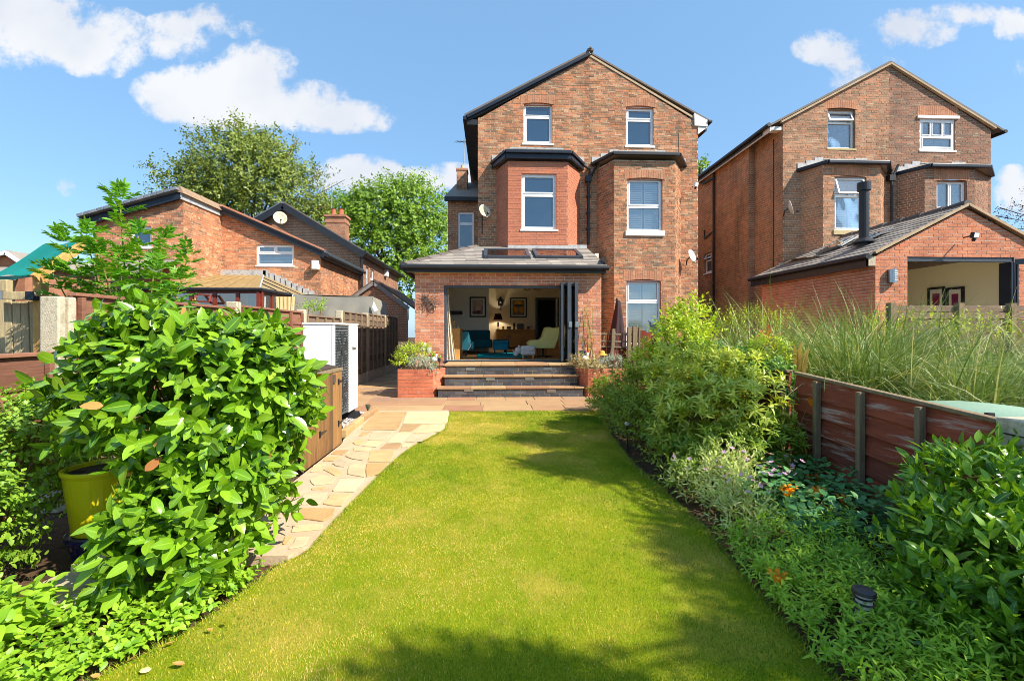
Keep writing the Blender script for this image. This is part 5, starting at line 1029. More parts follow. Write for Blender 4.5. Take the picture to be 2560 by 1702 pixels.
tc_ = bpy.data.curves.new('logo_text', 'FONT'); tc_.body = 'Vaillant'; tc_.size = .085; tc_.extrude = .001; tc_.align_x = 'CENTER'; tc_.materials.append(M_BLACK)
to = bpy.data.objects.new('logo_text', tc_); COL.objects.link(to); to.parent = hp
tm_ = Matrix.Translation(Vector((HX+.004, hy1-.22, hz1-.40))-wl(hp))@Matrix(((0, 0, 1, 0), (1, 0, 0, 0), (0, 1, 0, 0), (0, 0, 0, 1)))
bpy.context.view_layer.update(); tme = bpy.data.meshes.new_from_object(to.evaluated_get(bpy.context.evaluated_depsgraph_get())); bpy.data.objects.remove(to)
if not tme.materials: tme.materials.append(M_BLACK)
to = bpy.data.objects.new('logo_text', tme); COL.objects.link(to); to.parent = hp; to.matrix_basis = tm_
bs_t = thing('bin_store', 'low store of brown larch boards with black strap hinges between laurel and heat pump', 'store', (-2.2, 5.4, 0))
gy0, gy1, gz = 4.72, 5.93, .985; n = 11; gw = (gy1-gy0)/n
for i in range(n): part('board', M_GATE, bs_t, lambda b: b.box(-1.93-.004*(i % 2), -1.905, gy0+gw*i+.003, gy0+gw*(i+1)-.003, .02, gz-.035, random.random()), bevel=.003)
for i in range(6): part('board', M_GATE, bs_t, lambda b: b.box(-1.96-.09*(i+1), -1.96-.09*i-.004, gy1-.024, gy1-.0, .02, gz-.035, random.random()), bevel=.003)
part('top_rail', M_POSTW, bs_t, lambda b: b.box(-1.96, -1.895, gy0, gy1+.01, gz-.035, gz), bevel=.004)
part('lid', mat('roof_felt', [srgb(84, 70, 62), srgb(70, 60, 54)], .9, .1, by='noise', vscale=8, bump=.3), bs_t, lambda b: b.prism([(-1.96, gy0, gz-.01), (-1.96, gy1-.02, gz-.01), (-2.55, gy1-.02, gz+.10), (-2.55, gy0, gz+.10)], (0, 0, .03)))
for (y_, z_) in ((gy1-.14, .82), (gy1-.14, .30), (gy1-.75, .30), (gy1-.75, .80)):
    part('hinge', M_BLACK, bs_t, lambda b: (b.hexa([(-1.905, y_, z_-.018), (-1.905, y_+.20, z_-.005), (-1.898, y_+.20, z_-.005), (-1.898, y_, z_-.018)], [(-1.905, y_, z_+.018), (-1.905, y_+.20, z_+.005), (-1.898, y_+.20, z_+.005), (-1.898, y_, z_+.018)]), b.box(-1.91, -1.89, y_-.02, y_, z_-.035, z_+.035)))
part('latch', M_STEEL, bs_t, lambda b: b.box(-1.905, -1.885, gy1-.34, gy1-.28, gz-.16, gz-.06))
# ================================================================== beyond the left fence: play tower, tarpaulin, shed
pt = thing('play_tower', 'wooden climbing frame with a green canvas canopy and slatted side beyond the left fence', 'play frame', (-5.4, 6, 0))
A_, B_, RL, EL = PY(80, 686, 5.6), PY(199, 607, 6.1), PY(108, 612, 7.2), PY(-30, 693, 6.7)
M_CANV = mat('green_canvas', [srgb(0, 132, 118), srgb(8, 144, 128)], .6, .3, by='noise', vscale=2, transl=.15)
can = MB(); nu, nv = 10, 8
for i in range(nu+1):
    for j in range(nv+1):
        s_, t_ = i/nu, j/nv; p_ = (A_.lerp(EL, s_)).lerp(B_.lerp(RL, s_), t_); p_.z -= .04*math.sin(math.pi*t_)+.015*math.sin(9*s_+3*t_); can.V.append(tuple(p_)); can.R.append(.5)
for i in range(nu):
    for j in range(nv): a = i*(nv+1)+j; can.F.append([a, a+1, a+nv+2, a+nv+1]); can.M.append(0)
can.build('canopy', M_CANV, pt, smooth=True)
part('canopy_flap', M_CANV, pt, lambda b: b.prism([A_+Vector((-.02, .02, 0)), EL, EL+Vector((0, .02, -.09)), A_+Vector((-.02, .03, -.02))], (0, .006, 0)))
part('rafter', M_PINE, pt, lambda b: b.bar(A_+Vector((.05, -.02, -.05)), B_+Vector((.06, -.02, -.03)), .06, .10), bevel=.006)
a = PY(106, 690, 5.66); part('post', M_PINE, pt, lambda b: b.bar((a.x, a.y, .2), (a.x-.02, a.y, a.z), .10, .10), bevel=.008)
a = PY(16, 700, 6.0); part('post', M_SLATW, pt, lambda b: b.bar((a.x+.05, a.y, .2), (a.x, a.y, a.z), .10, .10), bevel=.008)
a, b_ = PY(-30, 738, 5.58), PY(92, 740, 5.58); part('beam', M_SLATW, pt, lambda b: b.bar(a, b_, .08, .095), bevel=.006); part('beam_cap', M_NAVY, pt, lambda b: b.bar(b_-Vector((.09, 0, 0)), b_, .086, .10)); part('bracket', M_STEEL, pt, lambda b: b.bar(PY(4, 738, 5.57), PY(14, 738, 5.57), .09, .10))
for i, u_ in enumerate((20, 42, 62, 84)): a = PY(u_, 754, 5.7); part('slat', M_SLATW, pt, lambda b: b.bar((a.x+.03, 5.7, .9), (a.x, 5.7, a.z), .085, .022, up=(0, 1, 0), rnd=random.random()), bevel=.004)
tp = thing('tarpaulin', 'grey tarpaulin draped over a frame behind the fence beside the conservatory', 'tarpaulin', (-5.2, 15.6, 0))
M_TARP = mat('tarp_grey', [srgb(158, 152, 138), srgb(142, 138, 126)], .6, .3, by='noise', vscale=2, fine=.06, bump=.15, bscale=9, transl=.1)
tb = MB(); n1, n2 = 36, 12; l0, l1 = PY(733, 735, 15.4), PY(930, 741, 15.4)
for i in range(n1+1):
    s_ = i/n1; top = l0.lerp(l1, s_); top.z -= .05*math.sin(math.pi*s_)+.0*s_
    for j in range(n2+1):
        t_ = j/n2; spread = .30*t_*max(0, s_-.8)*5; fold = .05*t_*math.sin(11*s_+2.3*math.sin(5*s_))+.03*t_*math.sin(27*s_+4*t_)
        tb.V.append((top.x+spread-.12*t_*max(0, .12-s_)*8, top.y-.10*t_-fold, top.z-1.1*t_)); tb.R.append(.5)
for i in range(n1):
    for j in range(n2): a = i*(n2+1)+j; tb.F.append([a, a+1, a+n2+2, a+n2+1]); tb.M.append(0)
tb.build('sheet', M_TARP, tp, smooth=True)
part('top_sheet', M_TARP, tp, lambda b: b.prism([l0+Vector((0, 0, .003)), l1+Vector((0, 0, .003)), l1+Vector((.1, 1.4, -.1)), l0+Vector((0, 1.4, -.02))], (0, 0, -.01)))
part('end_sheet', M_TARP, tp, lambda b: b.prism([l1+Vector((.01, .01, 0)), l1+Vector((.31, -.1, -1.1)), l1+Vector((.31, 1.4, -1.1)), l1+Vector((.1, 1.4, -.1))], (-.006, 0, 0)))
part('pole', M_WHITE, tp, lambda b: b.tube([PY(733, 735, 15.3), PY(712, 790, 15.3)], .018, 6)); part('window_patch', M_WHITE, tp, lambda b: b.prism([PY(934, 752, 15.26), PY(945, 775, 15.2), PY(937, 780, 15.2), PY(930, 768, 15.24)], (0, -.004, 0)))
sh = thing('brick_shed', 'small brick shed with a tiled gable roof between tarpaulin and garden room', 'shed', (-5, 20.6, 0)); sy = 20.5
g0, g1, g2 = PY(885, 742, sy), PY(934, 707, sy), PY(1022, 772, sy); bsX = BrickSet([B_FAR])
wall(bsX, sh, (0, sy+.1), XA, [(g0.x+.1, 1.0), (g2.x-.05, 1.0), (g2.x-.05, g2.z+.02), (g1.x, g1.z-.05), (g0.x+.1, g0.z)], [], 0, soft=1); bsX.finish(sh, 60)
part('bargeboard', mat('faded_board', [srgb(138, 134, 130), srgb(120, 116, 112)], by='noise'), sh, lambda b: (b.bar(g1, g2, .05, .18), b.bar(g0+Vector((-.1, 0, -.05)), g1, .05, .16)))
Us = Vector((g1.x-g2.x-.25, 0, g1.z-g2.z+.12)); part('roof', M_SLATE_DK, sh, lambda b: b.prism([g1+Vector((0, -.05, .1)), g2+Vector((.25, -.05, -.02)), g2+Vector((.25, 5, -.02)), g1+Vector((0, 5, .1))], (0, 0, .04)))
tiles(sh, g2+Vector((.25, -.06, .04)), (0, 1, 0), Us, [(0, 0), (5, 0), (5, Us.length), (0, Us.length)], mat('plain_tile_red', [srgb(140, 96, 80), srgb(122, 88, 78), srgb(108, 90, 84)]), w=.25, gauge=.14, solo=60)
part('roof', M_SLATE_DK, sh, lambda b: b.prism([g0+Vector((-.3, -.05, -.12)), g1+Vector((0, -.05, .1)), g1+Vector((0, 5, .1)), g0+Vector((-.3, 5, -.12))], (0, 0, .04)))
part('downpipe', M_WHITE, sh, lambda b: b.tube([PY(1020, 772, sy-.05), PY(1021, 800, sy-.05)], .03, 8))
# green cover beyond the right fence, closed parasol
gc = thing('table_cover', 'pale green domed cover seen over the maroon fence at the right', 'cover', (4.1, 3.5, 0))
M_GRC = mat('pale_green_vinyl', [srgb(132, 160, 136), srgb(142, 168, 144)], .5, .4, by='noise', vscale=2)
cc_ = PX(2420, 1016, 3.75); part('cover', M_GRC, gc, lambda b: b.lathe([(.0, 0), (.35, -.008), (.62, -.05), (.76, -.13), (.80, -.3), (.78, -.6)], (3.98, cc_.y+.0, cc_.z), 32, sx=.62, sy=1.0), smooth=True)
part('seam', M_WHITE, gc, lambda b: b.tube([(3.98+.62*r*math.cos(t), cc_.y+r*math.sin(t), cc_.z-.03-.06*abs(math.sin(t))**2) for r, t in [(.5, 3.4+i*.25) for i in range(9)]], .005, 4))
a = PX(2478, 1040, 3.2); part('clip', M_BLACK, gc, lambda b: b.bar(a+Vector((0, 0, -.15)), a+Vector((0, .01, .02)), .04, .03))
ps = thing('parasol', 'closed dark brown parasol by the white ground-floor window of the right half', 'parasol', PY(1542, 860, 12.2)); pb_ = PY(1542, 850, 12.2); ptp = PY(1546, 750, 12.2)
def para(b):
    n = 24; rows = [(0, .03), (.04, .07), (.2, .10), (.5, .15), (.8, .20), (1.0, .21)]; h = ptp.z-pb_.z+.4
    for t_, r in rows:
        for k in range(n): rr = r*(1+.28*math.sin(k*math.pi/2+t_*2)*min(1, t_*3)); b.V.append((ptp.x-.05*t_+rr*math.cos(2*math.pi*k/n), ptp.y+rr*math.sin(2*math.pi*k/n), ptp.z-h*t_)); b.R.append(.5)
    for i in range(len(rows)-1):
        for k in range(n): b.F.append([i*n+k, (i+1)*n+k, (i+1)*n+(k+1) % n, i*n+(k+1) % n]); b.M.append(0)
part('canopy', mat('parasol_brown', [srgb(72, 54, 56), srgb(60, 46, 48)], .85, .2, by='noise', vscale=5), ps, para, smooth=True); part('pole', M_BLACK, ps, lambda b: b.tube([(ptp.x-.04, ptp.y, ptp.z+.05), (ptp.x-.06, ptp.y, 0)], .022, 8))

# ================================================================== metal bee on the garden room wall
bee = thing('wall_ornament', 'rusty metal bee hanging on the brick pier left of the folding doors', 'ornament', PY(1072, 760, YE-.03))
M_RUST = mat('rusty_steel', [srgb(70, 60, 54), srgb(84, 68, 58)], .7, .3, metal=0, by='noise', vscale=14)
ctr = PY(1073, 757, YE-.035); sc_b = .0100
def B2(x, y_): return ctr+Vector(((x-320)*sc_b*.145, 0, -(y_-760)*sc_b*.145))
def beef(b):
    def blob(pts, th=.008):
        P_ = [B2(*p) for p in pts]; P_ = P_ if True else P_; b.prism(P_, (0, -th, 0))
    def loop(pts, r=.0045): b.tube([B2(*p) for p in pts]+[B2(*pts[0])], r, 5)
    blob([(225, 690), (265, 640), (310, 690), (335, 735), (300, 770), (262, 755)]); blob([(205, 655), (240, 630), (262, 660), (235, 690)])
    loop([(300, 775), (350, 735), (400, 760), (430, 830), (420, 890), (380, 900), (330, 860)], .009)
    for (p_, q_) in (((318, 810), (372, 765)), ((345, 850), (410, 800)), ((330, 790), (385, 775)), ((350, 868), (420, 828))): b.bar(B2(*p_), B2(*q_), .012, .020)
    loop([(330, 690), (370, 640), (430, 590), (465, 600), (455, 645), (400, 680)]); loop([(345, 700), (400, 680), (440, 690), (440, 715), (380, 720)]); loop([(400, 760), (470, 735), (510, 745), (505, 785), (460, 795), (420, 790)])
    loop([(235, 770), (170, 810), (118, 860), (130, 895), (190, 880), (240, 830)]); loop([(235, 760), (190, 790), (185, 830), (225, 815)])
    for pts in ([(240, 640), (235, 600), (228, 570)], [(300, 650), (325, 610), (330, 570)], [(215, 665), (170, 650), (145, 640)], [(225, 745), (170, 750), (120, 745)], [(280, 780), (310, 860), (320, 920), (300, 965)], [(240, 830), (245, 890), (210, 925)], [(420, 710), (460, 715), (490, 695)]): b.tube([B2(*p) for p in pts], .006, 5)
part('body', M_RUST, bee, beef)
# ================================================================== the room inside
RZ = .70
rm = thing('garden_room_interior', 'pale walled living room seen through the folding doors, with an inner doorway', 'room', (.4, 16, RZ))
M_FLOOR = wood('oak_floor', [srgb(176, 134, 84), srgb(160, 120, 74), srgb(188, 146, 94)], rough=.45, stretch=(.4, 2, 2)); M_OAK = wood('oak_furniture', [srgb(196, 150, 84), srgb(184, 138, 76)], rough=.5, stretch=(.5, 2, 2))
part('room_floor', M_FLOOR, rm, lambda b: b.box(-1.66, 3.2, YE+.13, 20.2, RZ-.05, RZ))
part('room_wall', M_ROOMW, rm, lambda b: b.box(-1.72, -1.62, YE+.15, 17.1, RZ, 3.08)); part('room_wall', M_ROOMW, rm, lambda b: b.prism([(-1.66, 17.0, RZ), (-.08, 17.0, RZ), (-.08, 17.0, 3.55), (-.4, 17.0, 3.55), (-1.66, 17.0, 3.05)], (0, .1, 0)))
dx0, dx1, dzt = PY(1343, 0, 20).x, PY(1398, 0, 20).x, PY(1370, 749, 20).z
part('room_wall', M_ROOM, rm, lambda b: (b.box(-.09, -.08, 17.1, 20.0, RZ, 3.8), b.box(-.15, dx0, 20.0, 20.1, RZ, 3.8), b.box(dx0, dx1, 20.0, 20.1, dzt, 3.8), b.box(dx1, 3.3, 20.0, 20.1, RZ, 3.8), b.box(3.15, 3.25, YB+.2, 20.1, RZ, 3.8)))
part('room_wall', M_ROOM, rm, lambda b: b.prism([(2.56, YE+.15, RZ), (2.56, YB+.2, RZ), (2.56, YB+.2, 3.74), (2.56, YE+.15, 2.95)], (.06, 0, 0)))
part('room_ceiling', M_ROOMW, rm, lambda b: (b.box(-.4, 3.3, YB+.25, 20.1, 3.5, 3.55), b.prism([(-1.7, YB+.2, 3.06), (-.4, YB+.2, 3.55), (-.4, 17.2, 3.55), (-1.7, 17.2, 3.06)], (0, 0, .04))))
part('door_frame', M_ANTH, rm, lambda b: (b.box(dx0-.08, dx0+.02, 19.95, 20.02, RZ, dzt+.08), b.box(dx1-.02, dx1+.08, 19.95, 20.02, RZ, dzt+.08), b.box(dx0+.02, dx1-.02, 19.95, 20.02, dzt, dzt+.08)))
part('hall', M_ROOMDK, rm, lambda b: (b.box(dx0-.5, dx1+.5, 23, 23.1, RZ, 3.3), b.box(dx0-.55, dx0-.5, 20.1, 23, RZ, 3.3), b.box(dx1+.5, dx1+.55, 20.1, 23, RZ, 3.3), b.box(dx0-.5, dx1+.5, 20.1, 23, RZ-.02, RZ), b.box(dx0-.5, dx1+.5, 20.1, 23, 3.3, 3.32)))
part('door', M_WHITE, rm, lambda b: b.bar((dx1-.05, 20.0, (RZ+dzt)/2), (dx1-.25, 19.2, (RZ+dzt)/2), .045, dzt-RZ))
iY = lambda u, v, y: PY(u, v, y)
def frame_pic(nm, lab, u0, u1, v0, v1, y, pr, grp, art):
    a, b_ = iY(u0, v0, y), iY(u1, v1, y); t = thing(nm, lab, 'picture', (a.x, y, b_.z), grp); f = .05
    part('frame', M_BLACK, t, lambda b: (b.box(a.x, a.x+f, y-.04, y, b_.z, a.z), b.box(b_.x-f, b_.x, y-.04, y, b_.z, a.z), b.box(a.x+f, b_.x-f, y-.04, y, a.z-f, a.z), b.box(a.x+f, b_.x-f, y-.04, y, b_.z, b_.z+f)))
    part('mount', M_WHITE, t, lambda b: b.box(a.x+f, b_.x-f, y-.02, y-.005, b_.z+f, a.z-f)); m0 = .11
    part('print', pr, t, lambda b: b.box(a.x+m0, b_.x-m0, y-.024, y-.02, b_.z+m0, a.z-m0))
    art(t, a, b_, y)
def art1(t, a, b_, y):       # a plain portrait-like arrangement of pink and pale ovals
    cx, cz = (a.x+b_.x)/2, (a.z+b_.z)/2; w, h = b_.x-a.x, a.z-b_.z
    for (dx, dz, rx, rz, c, o) in ((0, .16, .30, .20, (206, 196, 198), 0), (.02, .04, .19, .22, (216, 180, 176), 1), (-.15, -.26, .2, .06, (110, 70, 80), 1), (.05, -.25, .14, .1, (96, 60, 72), 2), (-.2, .2, .1, .16, (190, 170, 178), 2)):
        part('print_shape', mat('print_tone', [srgb(*c)], .6, .2, fscale=30), t, lambda b: b.ball((cx+dx*w, y-.025-.001*o, cz+dz*h), (rx*w, .0015, rz*h), 18, 8))
def art2(t, a, b_, y):
    cx, cz = (a.x+b_.x)/2, (a.z+b_.z)/2; w, h = b_.x-a.x, a.z-b_.z
    for (dx, dz, rx, rz, c, o) in ((0, .22, .28, .13, (196, 160, 70), 0), (-.15, -.08, .13, .2, (206, 150, 50), 1), (.17, -.08, .13, .2, (206, 150, 50), 1), (0, .1, .26, .07, (70, 74, 82), 2)):
        part('print_shape', mat('print_tone', [srgb(*c)], .6, .2, fscale=30), t, lambda b: b.ball((cx+dx*w, y-.025-.001*o, cz+dz*h), (rx*w, .0015, rz*h), 18, 8))
frame_pic('framed_print', 'black framed pink and grey print on the white wall above the teal sofa', 1174, 1215, 742, 793, 16.98, mat('print_pale', [srgb(178, 166, 170), srgb(140, 124, 132)], .6, .2, by='noise', vscale=7), 'framed prints in the living room', art1)
frame_pic('framed_print', 'black framed yellow and grey print above the oak sideboard', 1275, 1317, 744, 794, 19.98, mat('print_grey', [srgb(124, 124, 112), srgb(110, 110, 104)], .6, .2, by='noise', vscale=5), 'framed prints in the living room', art2)
ck = iY(1251, 755, 19.97); clock = thing('cuckoo_clock', 'small black pitched-roof wall clock with pendulum above the table lamp', 'clock', ck)
part('case', M_BLACK, clock, lambda b: b.prism([(ck.x-.10, 19.98, ck.z-.17), (ck.x+.10, 19.98, ck.z-.17), (ck.x+.11, 19.98, ck.z+.06), (ck.x, 19.98, ck.z+.21), (ck.x-.11, 19.98, ck.z+.06)], (0, -.1, 0))); part('pendulum', M_BLACK, clock, lambda b: (b.tube([(ck.x, 19.92, ck.z-.17), (ck.x, 19.92, ck.z-.30)], .008, 4), b.ball((ck.x, 19.92, ck.z-.33), .035, 8, 6))); part('roof', M_BLACK, clock, lambda b: (b.bar((ck.x, 19.9, ck.z+.24), (ck.x-.16, 19.9, ck.z+.04), .16, .02), b.bar((ck.x, 19.9, ck.z+.24), (ck.x+.16, 19.9, ck.z+.04), .16, .02))); part('dial', M_WHITE, clock, lambda b: b.box(ck.x-.035, ck.x+.035, 19.872, 19.878, ck.z-.06, ck.z+.01))
# sideboard
s0, s1 = iY(1239, 823, 19.5), iY(1339, 823, 19.5); sd = thing('sideboard', 'long oak sideboard against the back wall under the yellow print', 'sideboard', ((s0.x+s1.x)/2, 19.6, RZ))
part('carcass', M_OAK, sd, lambda b: (b.box(s0.x+.03, s1.x-.03, 19.5, 19.93, RZ+.06, s0.z-.05)), bevel=.006); part('top', M_OAK, sd, lambda b: b.box(s0.x, s1.x, 19.45, 19.95, s0.z-.05, s0.z), bevel=.008)
for i in range(3):
    x0 = s0.x+.06+(s1.x-s0.x-.12)*i/3; x1 = s0.x+.06+(s1.x-s0.x-.12)*(i+1)/3; d = part('door', M_OAK, sd, lambda b: b.box(x0+.01, x1-.01, 19.475, 19.5, RZ+.09, s0.z-.09), bevel=.006); part('handle', M_BLACK, d, lambda b: b.box((x1-.06 if i == 0 else x0+.04), (x1-.04 if i == 0 else x0+.06), 19.45, 19.475, RZ+.42, RZ+.56))
for x in (s0.x+.06, s1.x-.12): part('foot', M_OAK, sd, lambda b: b.box(x, x+.06, 19.52, 19.58, RZ, RZ+.06))
def onboard(u, v): return iY(u, v, 19.65)
lp = Vector((onboard(1245, 0).x, 19.65, s0.z)); lmp = thing('table_lamp', 'lit table lamp with a dark drum shade on the left end of the oak sideboard', 'lamp', lp)
part('lamp_shade', mat('shade_dark', [srgb(52, 34, 38)], .9, .2, transl=.05), lmp, lambda b: b.lathe([(.13, .67), (.20, .40), (.195, .40), (.125, .67)], lp, 20)); part('stem', M_STEEL, lmp, lambda b: (b.lathe([(.0, 0), (.08, 0), (.07, .02), (.015, .03), (.02, .1), (.055, .14), (.05, .3), (.012, .31), (.012, .42)], lp, 14)))
bl = bpy.data.lights.new('lamp_bulb', 'POINT'); bl.energy = 7; bl.color = (1, .8, .55); bl.shadow_soft_size = .04; bo = bpy.data.objects.new('lamp_bulb', bl); COL.objects.link(bo); bo.parent = lmp; bo.location = (0, 0, .50)
for i, (u_, h, w, m_, nm, lab, cat) in enumerate(((1258, .14, .05, mat('candle_green', [srgb(150, 150, 60)], .4), 'candle_jar', 'olive green candle jar next to the table lamp', 'jar'), (1272, .12, .09, M_BLACK, 'radio', 'small black radio on the oak sideboard', 'radio'), (1285, .27, .05, mat('bottle_brown', [srgb(70, 60, 52)], .3), 'ornament_trophy', 'dark slim ornament between radio and black box on the sideboard', 'ornament'), (1301, .24, .14, M_BLACK, 'speaker_box', 'black box speaker in the middle right of the oak sideboard', 'speaker'), (1321, .12, .05, M_BLACK, 'speaker_box', 'little black cube at the right of the box speaker on the sideboard', 'speaker'), (1330, .42, .07, M_WHITE, 'lantern', 'white lantern with a ring handle at the right end of the sideboard', 'lantern'))):
    c = Vector((onboard(u_, 0).x, 19.65, s0.z)); t = thing(nm, lab, cat, c)
    if nm == 'lantern':
        part('frame', m_, t, lambda b: ([b.box(c.x+sx*.075-.012, c.x+sx*.075+.012, c.y+sy*.06-.012, c.y+sy*.06+.012, c.z, c.z+.26) for sx in (-1, 1) for sy in (-1, 1)], b.box(c.x-.09, c.x+.09, c.y-.08, c.y+.08, c.z, c.z+.02), b.box(c.x-.09, c.x+.09, c.y-.08, c.y+.08, c.z+.26, c.z+.28))); part('ring', m_, t, lambda b: b.tube([(c.x+.07*math.cos(k*.4), c.y, c.z+.35+.07*math.sin(k*.4)) for k in range(17)], .01, 5)); part('candle', M_STONE_SILL, t, lambda b: b.lathe([(.03, .02), (.03, .16), (0, .16)], c, 10))
    elif nm == 'ornament_trophy': part('body', m_, t, lambda b: b.lathe([(.04, 0), (.045, .02), (.03, .1), (.05, .13), (.055, .25), (.04, .27)], c, 12))
    elif nm == 'candle_jar': part('jar', m_, t, lambda b: b.lathe([(0, 0), (.05, 0), (.052, .12), (.045, .13), (.04, .04), (0, .04)], c, 14))
    else: part('case', m_, t, lambda b: b.box(c.x-w, c.x+w, c.y-.06, c.y+.06, c.z+.005, c.z+h), bevel=.012); part('face', M_ANTH, t, lambda b: b.box(c.x-w*.8, c.x+w*.8, c.y-.063, c.y-.06, c.z+.03, c.z+h-.03))
# tall oak cabinet, sofas, footstools, chair, rug
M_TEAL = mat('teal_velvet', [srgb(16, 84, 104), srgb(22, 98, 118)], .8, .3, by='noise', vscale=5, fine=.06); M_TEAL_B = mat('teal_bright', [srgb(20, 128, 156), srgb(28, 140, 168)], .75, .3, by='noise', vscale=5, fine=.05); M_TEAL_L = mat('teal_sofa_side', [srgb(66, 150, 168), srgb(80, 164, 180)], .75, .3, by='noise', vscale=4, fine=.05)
cb0, cb1 = iY(1127, 820, 12.1), iY(1149, 820, 12.1); cab = thing('oak_cabinet', 'oak cabinet end beside the curtain just inside the folding doors', 'cabinet', (cb0.x, 12.3, RZ))
part('carcass', M_OAK, cab, lambda b: b.box(cb0.x, cb1.x, 12.1, 13.3, RZ, cb0.z-.03), bevel=.005); part('top', M_OAK, cab, lambda b: b.box(cb0.x-.01, cb1.x+.015, 12.08, 13.32, cb0.z-.03, cb0.z), bevel=.005)
cf = Vector((cb0.x+.07, 12.3, cb0.z)); ct_ = thing('figurine', 'carved wooden figurine on top of the oak cabinet by the curtain', 'figurine', cf); part('body', M_OAK, ct_, lambda b: (b.lathe([(0, 0), (.035, 0), (.03, .05), (.045, .10), (.025, .15), (.032, .19), (.0, .215)], cf, 12, sx=.8), b.tube([cf+Vector((-.03, 0, .12)), cf+Vector((-.06, 0, .17)), cf+Vector((-.03, 0, .2))], .01, 5)))
cj = Vector((cb0.x+.17, 12.3, cb0.z)); ct2 = thing('candle_pot', 'small pale candle pot beside the carved figurine on the oak cabinet', 'pot', cj); part('pot', M_STONE_SILL, ct2, lambda b: b.lathe([(0, 0), (.03, 0), (.035, .06), (.028, .06), (.025, .02), (0, .02)], cj, 12))
so1 = thing('sofa', 'dark teal sofa along the back white wall under the pink print', 'sofa', (-.4, 16.5, RZ)); a, b_ = iY(1140, 825, 16.6), iY(1229, 848, 16.2)
part('backrest', M_TEAL, so1, lambda b: b.box(-1.45, b_.x-.05, 16.5, 16.8, RZ+.2, a.z), bevel=.05); part('seat', M_TEAL, so1, lambda b: b.box(-1.45, .05, 15.8, 16.55, RZ+.17, RZ+.47), bevel=.05); part('chaise', M_TEAL, so1, lambda b: b.box(.06, b_.x+.62, 15.75, 16.6, RZ+.17, RZ+.45), bevel=.06)
for (x, y_) in ((-1.35, 15.9), (.5, 15.9), (.5, 16.5), (-1.35, 16.6)): part('leg', M_BLACK, so1, lambda b: b.tube([(x, y_, RZ), (x, y_, RZ+.18)], .022, 8))
so2 = thing('armchair', 'pale teal armchair side lit by the sun next to the oak cabinet', 'armchair', (-.95, 13.9, RZ)); p0_, p1_ = iY(1150, 829, 13.6), iY(1172, 873, 13.6)
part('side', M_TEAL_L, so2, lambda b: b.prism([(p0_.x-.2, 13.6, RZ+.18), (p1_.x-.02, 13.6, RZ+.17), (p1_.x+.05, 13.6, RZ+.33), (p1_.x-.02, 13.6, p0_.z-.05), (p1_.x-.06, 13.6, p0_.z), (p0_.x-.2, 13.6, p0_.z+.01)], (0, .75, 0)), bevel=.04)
part('seat', M_TEAL, so2, lambda b: b.box(p1_.x-.05, p1_.x+.12, 13.68, 14.3, RZ+.2, RZ+.42), bevel=.03); part('piping', M_WHITE, so2, lambda b: b.tube([(p1_.x-.03, 13.59, RZ+.18), (p1_.x+.055, 13.59, RZ+.32), (p1_.x+.06, 13.59, RZ+.38)], .012, 5)); 
for dy in (.08, .65): part('leg', M_BLACK, so2, lambda b: b.tube([(p1_.x-.1, 13.6+dy, RZ), (p1_.x-.1, 13.6+dy, RZ+.18)], .02, 8))
fs0, fs1 = iY(1233, 852, 14.6), iY(1270, 874, 14.6); fst = thing('footstool', 'square bright teal footstool on black legs at the edge of the teal rug', 'footstool', ((fs0.x+fs1.x)/2, 14.8, RZ))
part('body', M_TEAL_B, fst, lambda b: b.box(fs0.x, fs1.x, 14.6, 15.05, RZ+.15, RZ+.36), bevel=.025); part('lid', M_TEAL_B, fst, lambda b: b.box(fs0.x-.012, fs1.x+.012, 14.588, 15.06, RZ+.362, RZ+.44), bevel=.03)
for x in (fs0.x+.05, fs1.x-.05):
    for y_ in (14.65, 15.0): part('leg', M_BLACK, fst, lambda b: b.tube([(x, y_, RZ), (x, y_, RZ+.16)], .018, 6))
r0, r1, r2, r3 = iY(1193, 888, 13.2), iY(1300, 888, 13.2), iY(1297, 874, 15.6), iY(1203, 874, 15.6)
rug = part('rug', mat('teal_rug', [srgb(0, 136, 156), srgb(14, 150, 168)], .95, .1, by='noise', vscale=9, fine=.25, fscale=50, bump=.8, bscale=80), None, lambda b: b.prism([(-.4, 13.0, RZ), (1.05, 13.0, RZ), (1.05, 15.2, RZ), (-.4, 15.2, RZ)], (0, 0, .03)), bevel=.01); tag(rug, 'teal shaggy rug on the floor just inside the doors', 'rug')
hip = thing('hippo_stool', 'cream animal-shaped footstool with short wooden legs beside the yellow chair', 'footstool', (1.0, 12.5, RZ)); hc = iY(1319, 871, 12.5); M_CREAM = mat('cream_plush', [srgb(214, 208, 200), srgb(200, 194, 186)], .9, .2, by='noise', vscale=9)
part('body', M_CREAM, hip, lambda b: b.box(hc.x-.20, hc.x+.21, 12.36, 12.66, RZ+.09, RZ+.355), bevel=.06); part('head', M_CREAM, hip, lambda b: (b.ball((hc.x-.27, 12.5, RZ+.22), (.09, .09, .10), 14, 9), b.ball((hc.x-.33, 12.5, RZ+.13), (.075, .085, .075), 14, 9)), smooth=True)
for sy_ in (-1, 1): part('ear', M_CREAM, hip, lambda b: b.ball((hc.x-.24, 12.5+sy_*.06, RZ+.33), (.022, .022, .035), 8, 6), smooth=True)
part('horn', M_CREAM, hip, lambda b: b.tube([(hc.x-.38, 12.5, RZ+.18), (hc.x-.42, 12.5, RZ+.25)], [.02, .004], 6))
part('tail', M_BLACK, hip, lambda b: b.tube([(hc.x+.19, 12.37, RZ+.28), (hc.x+.10, 12.352, RZ+.2), (hc.x+.04, 12.353, RZ+.22)], .006, 5))
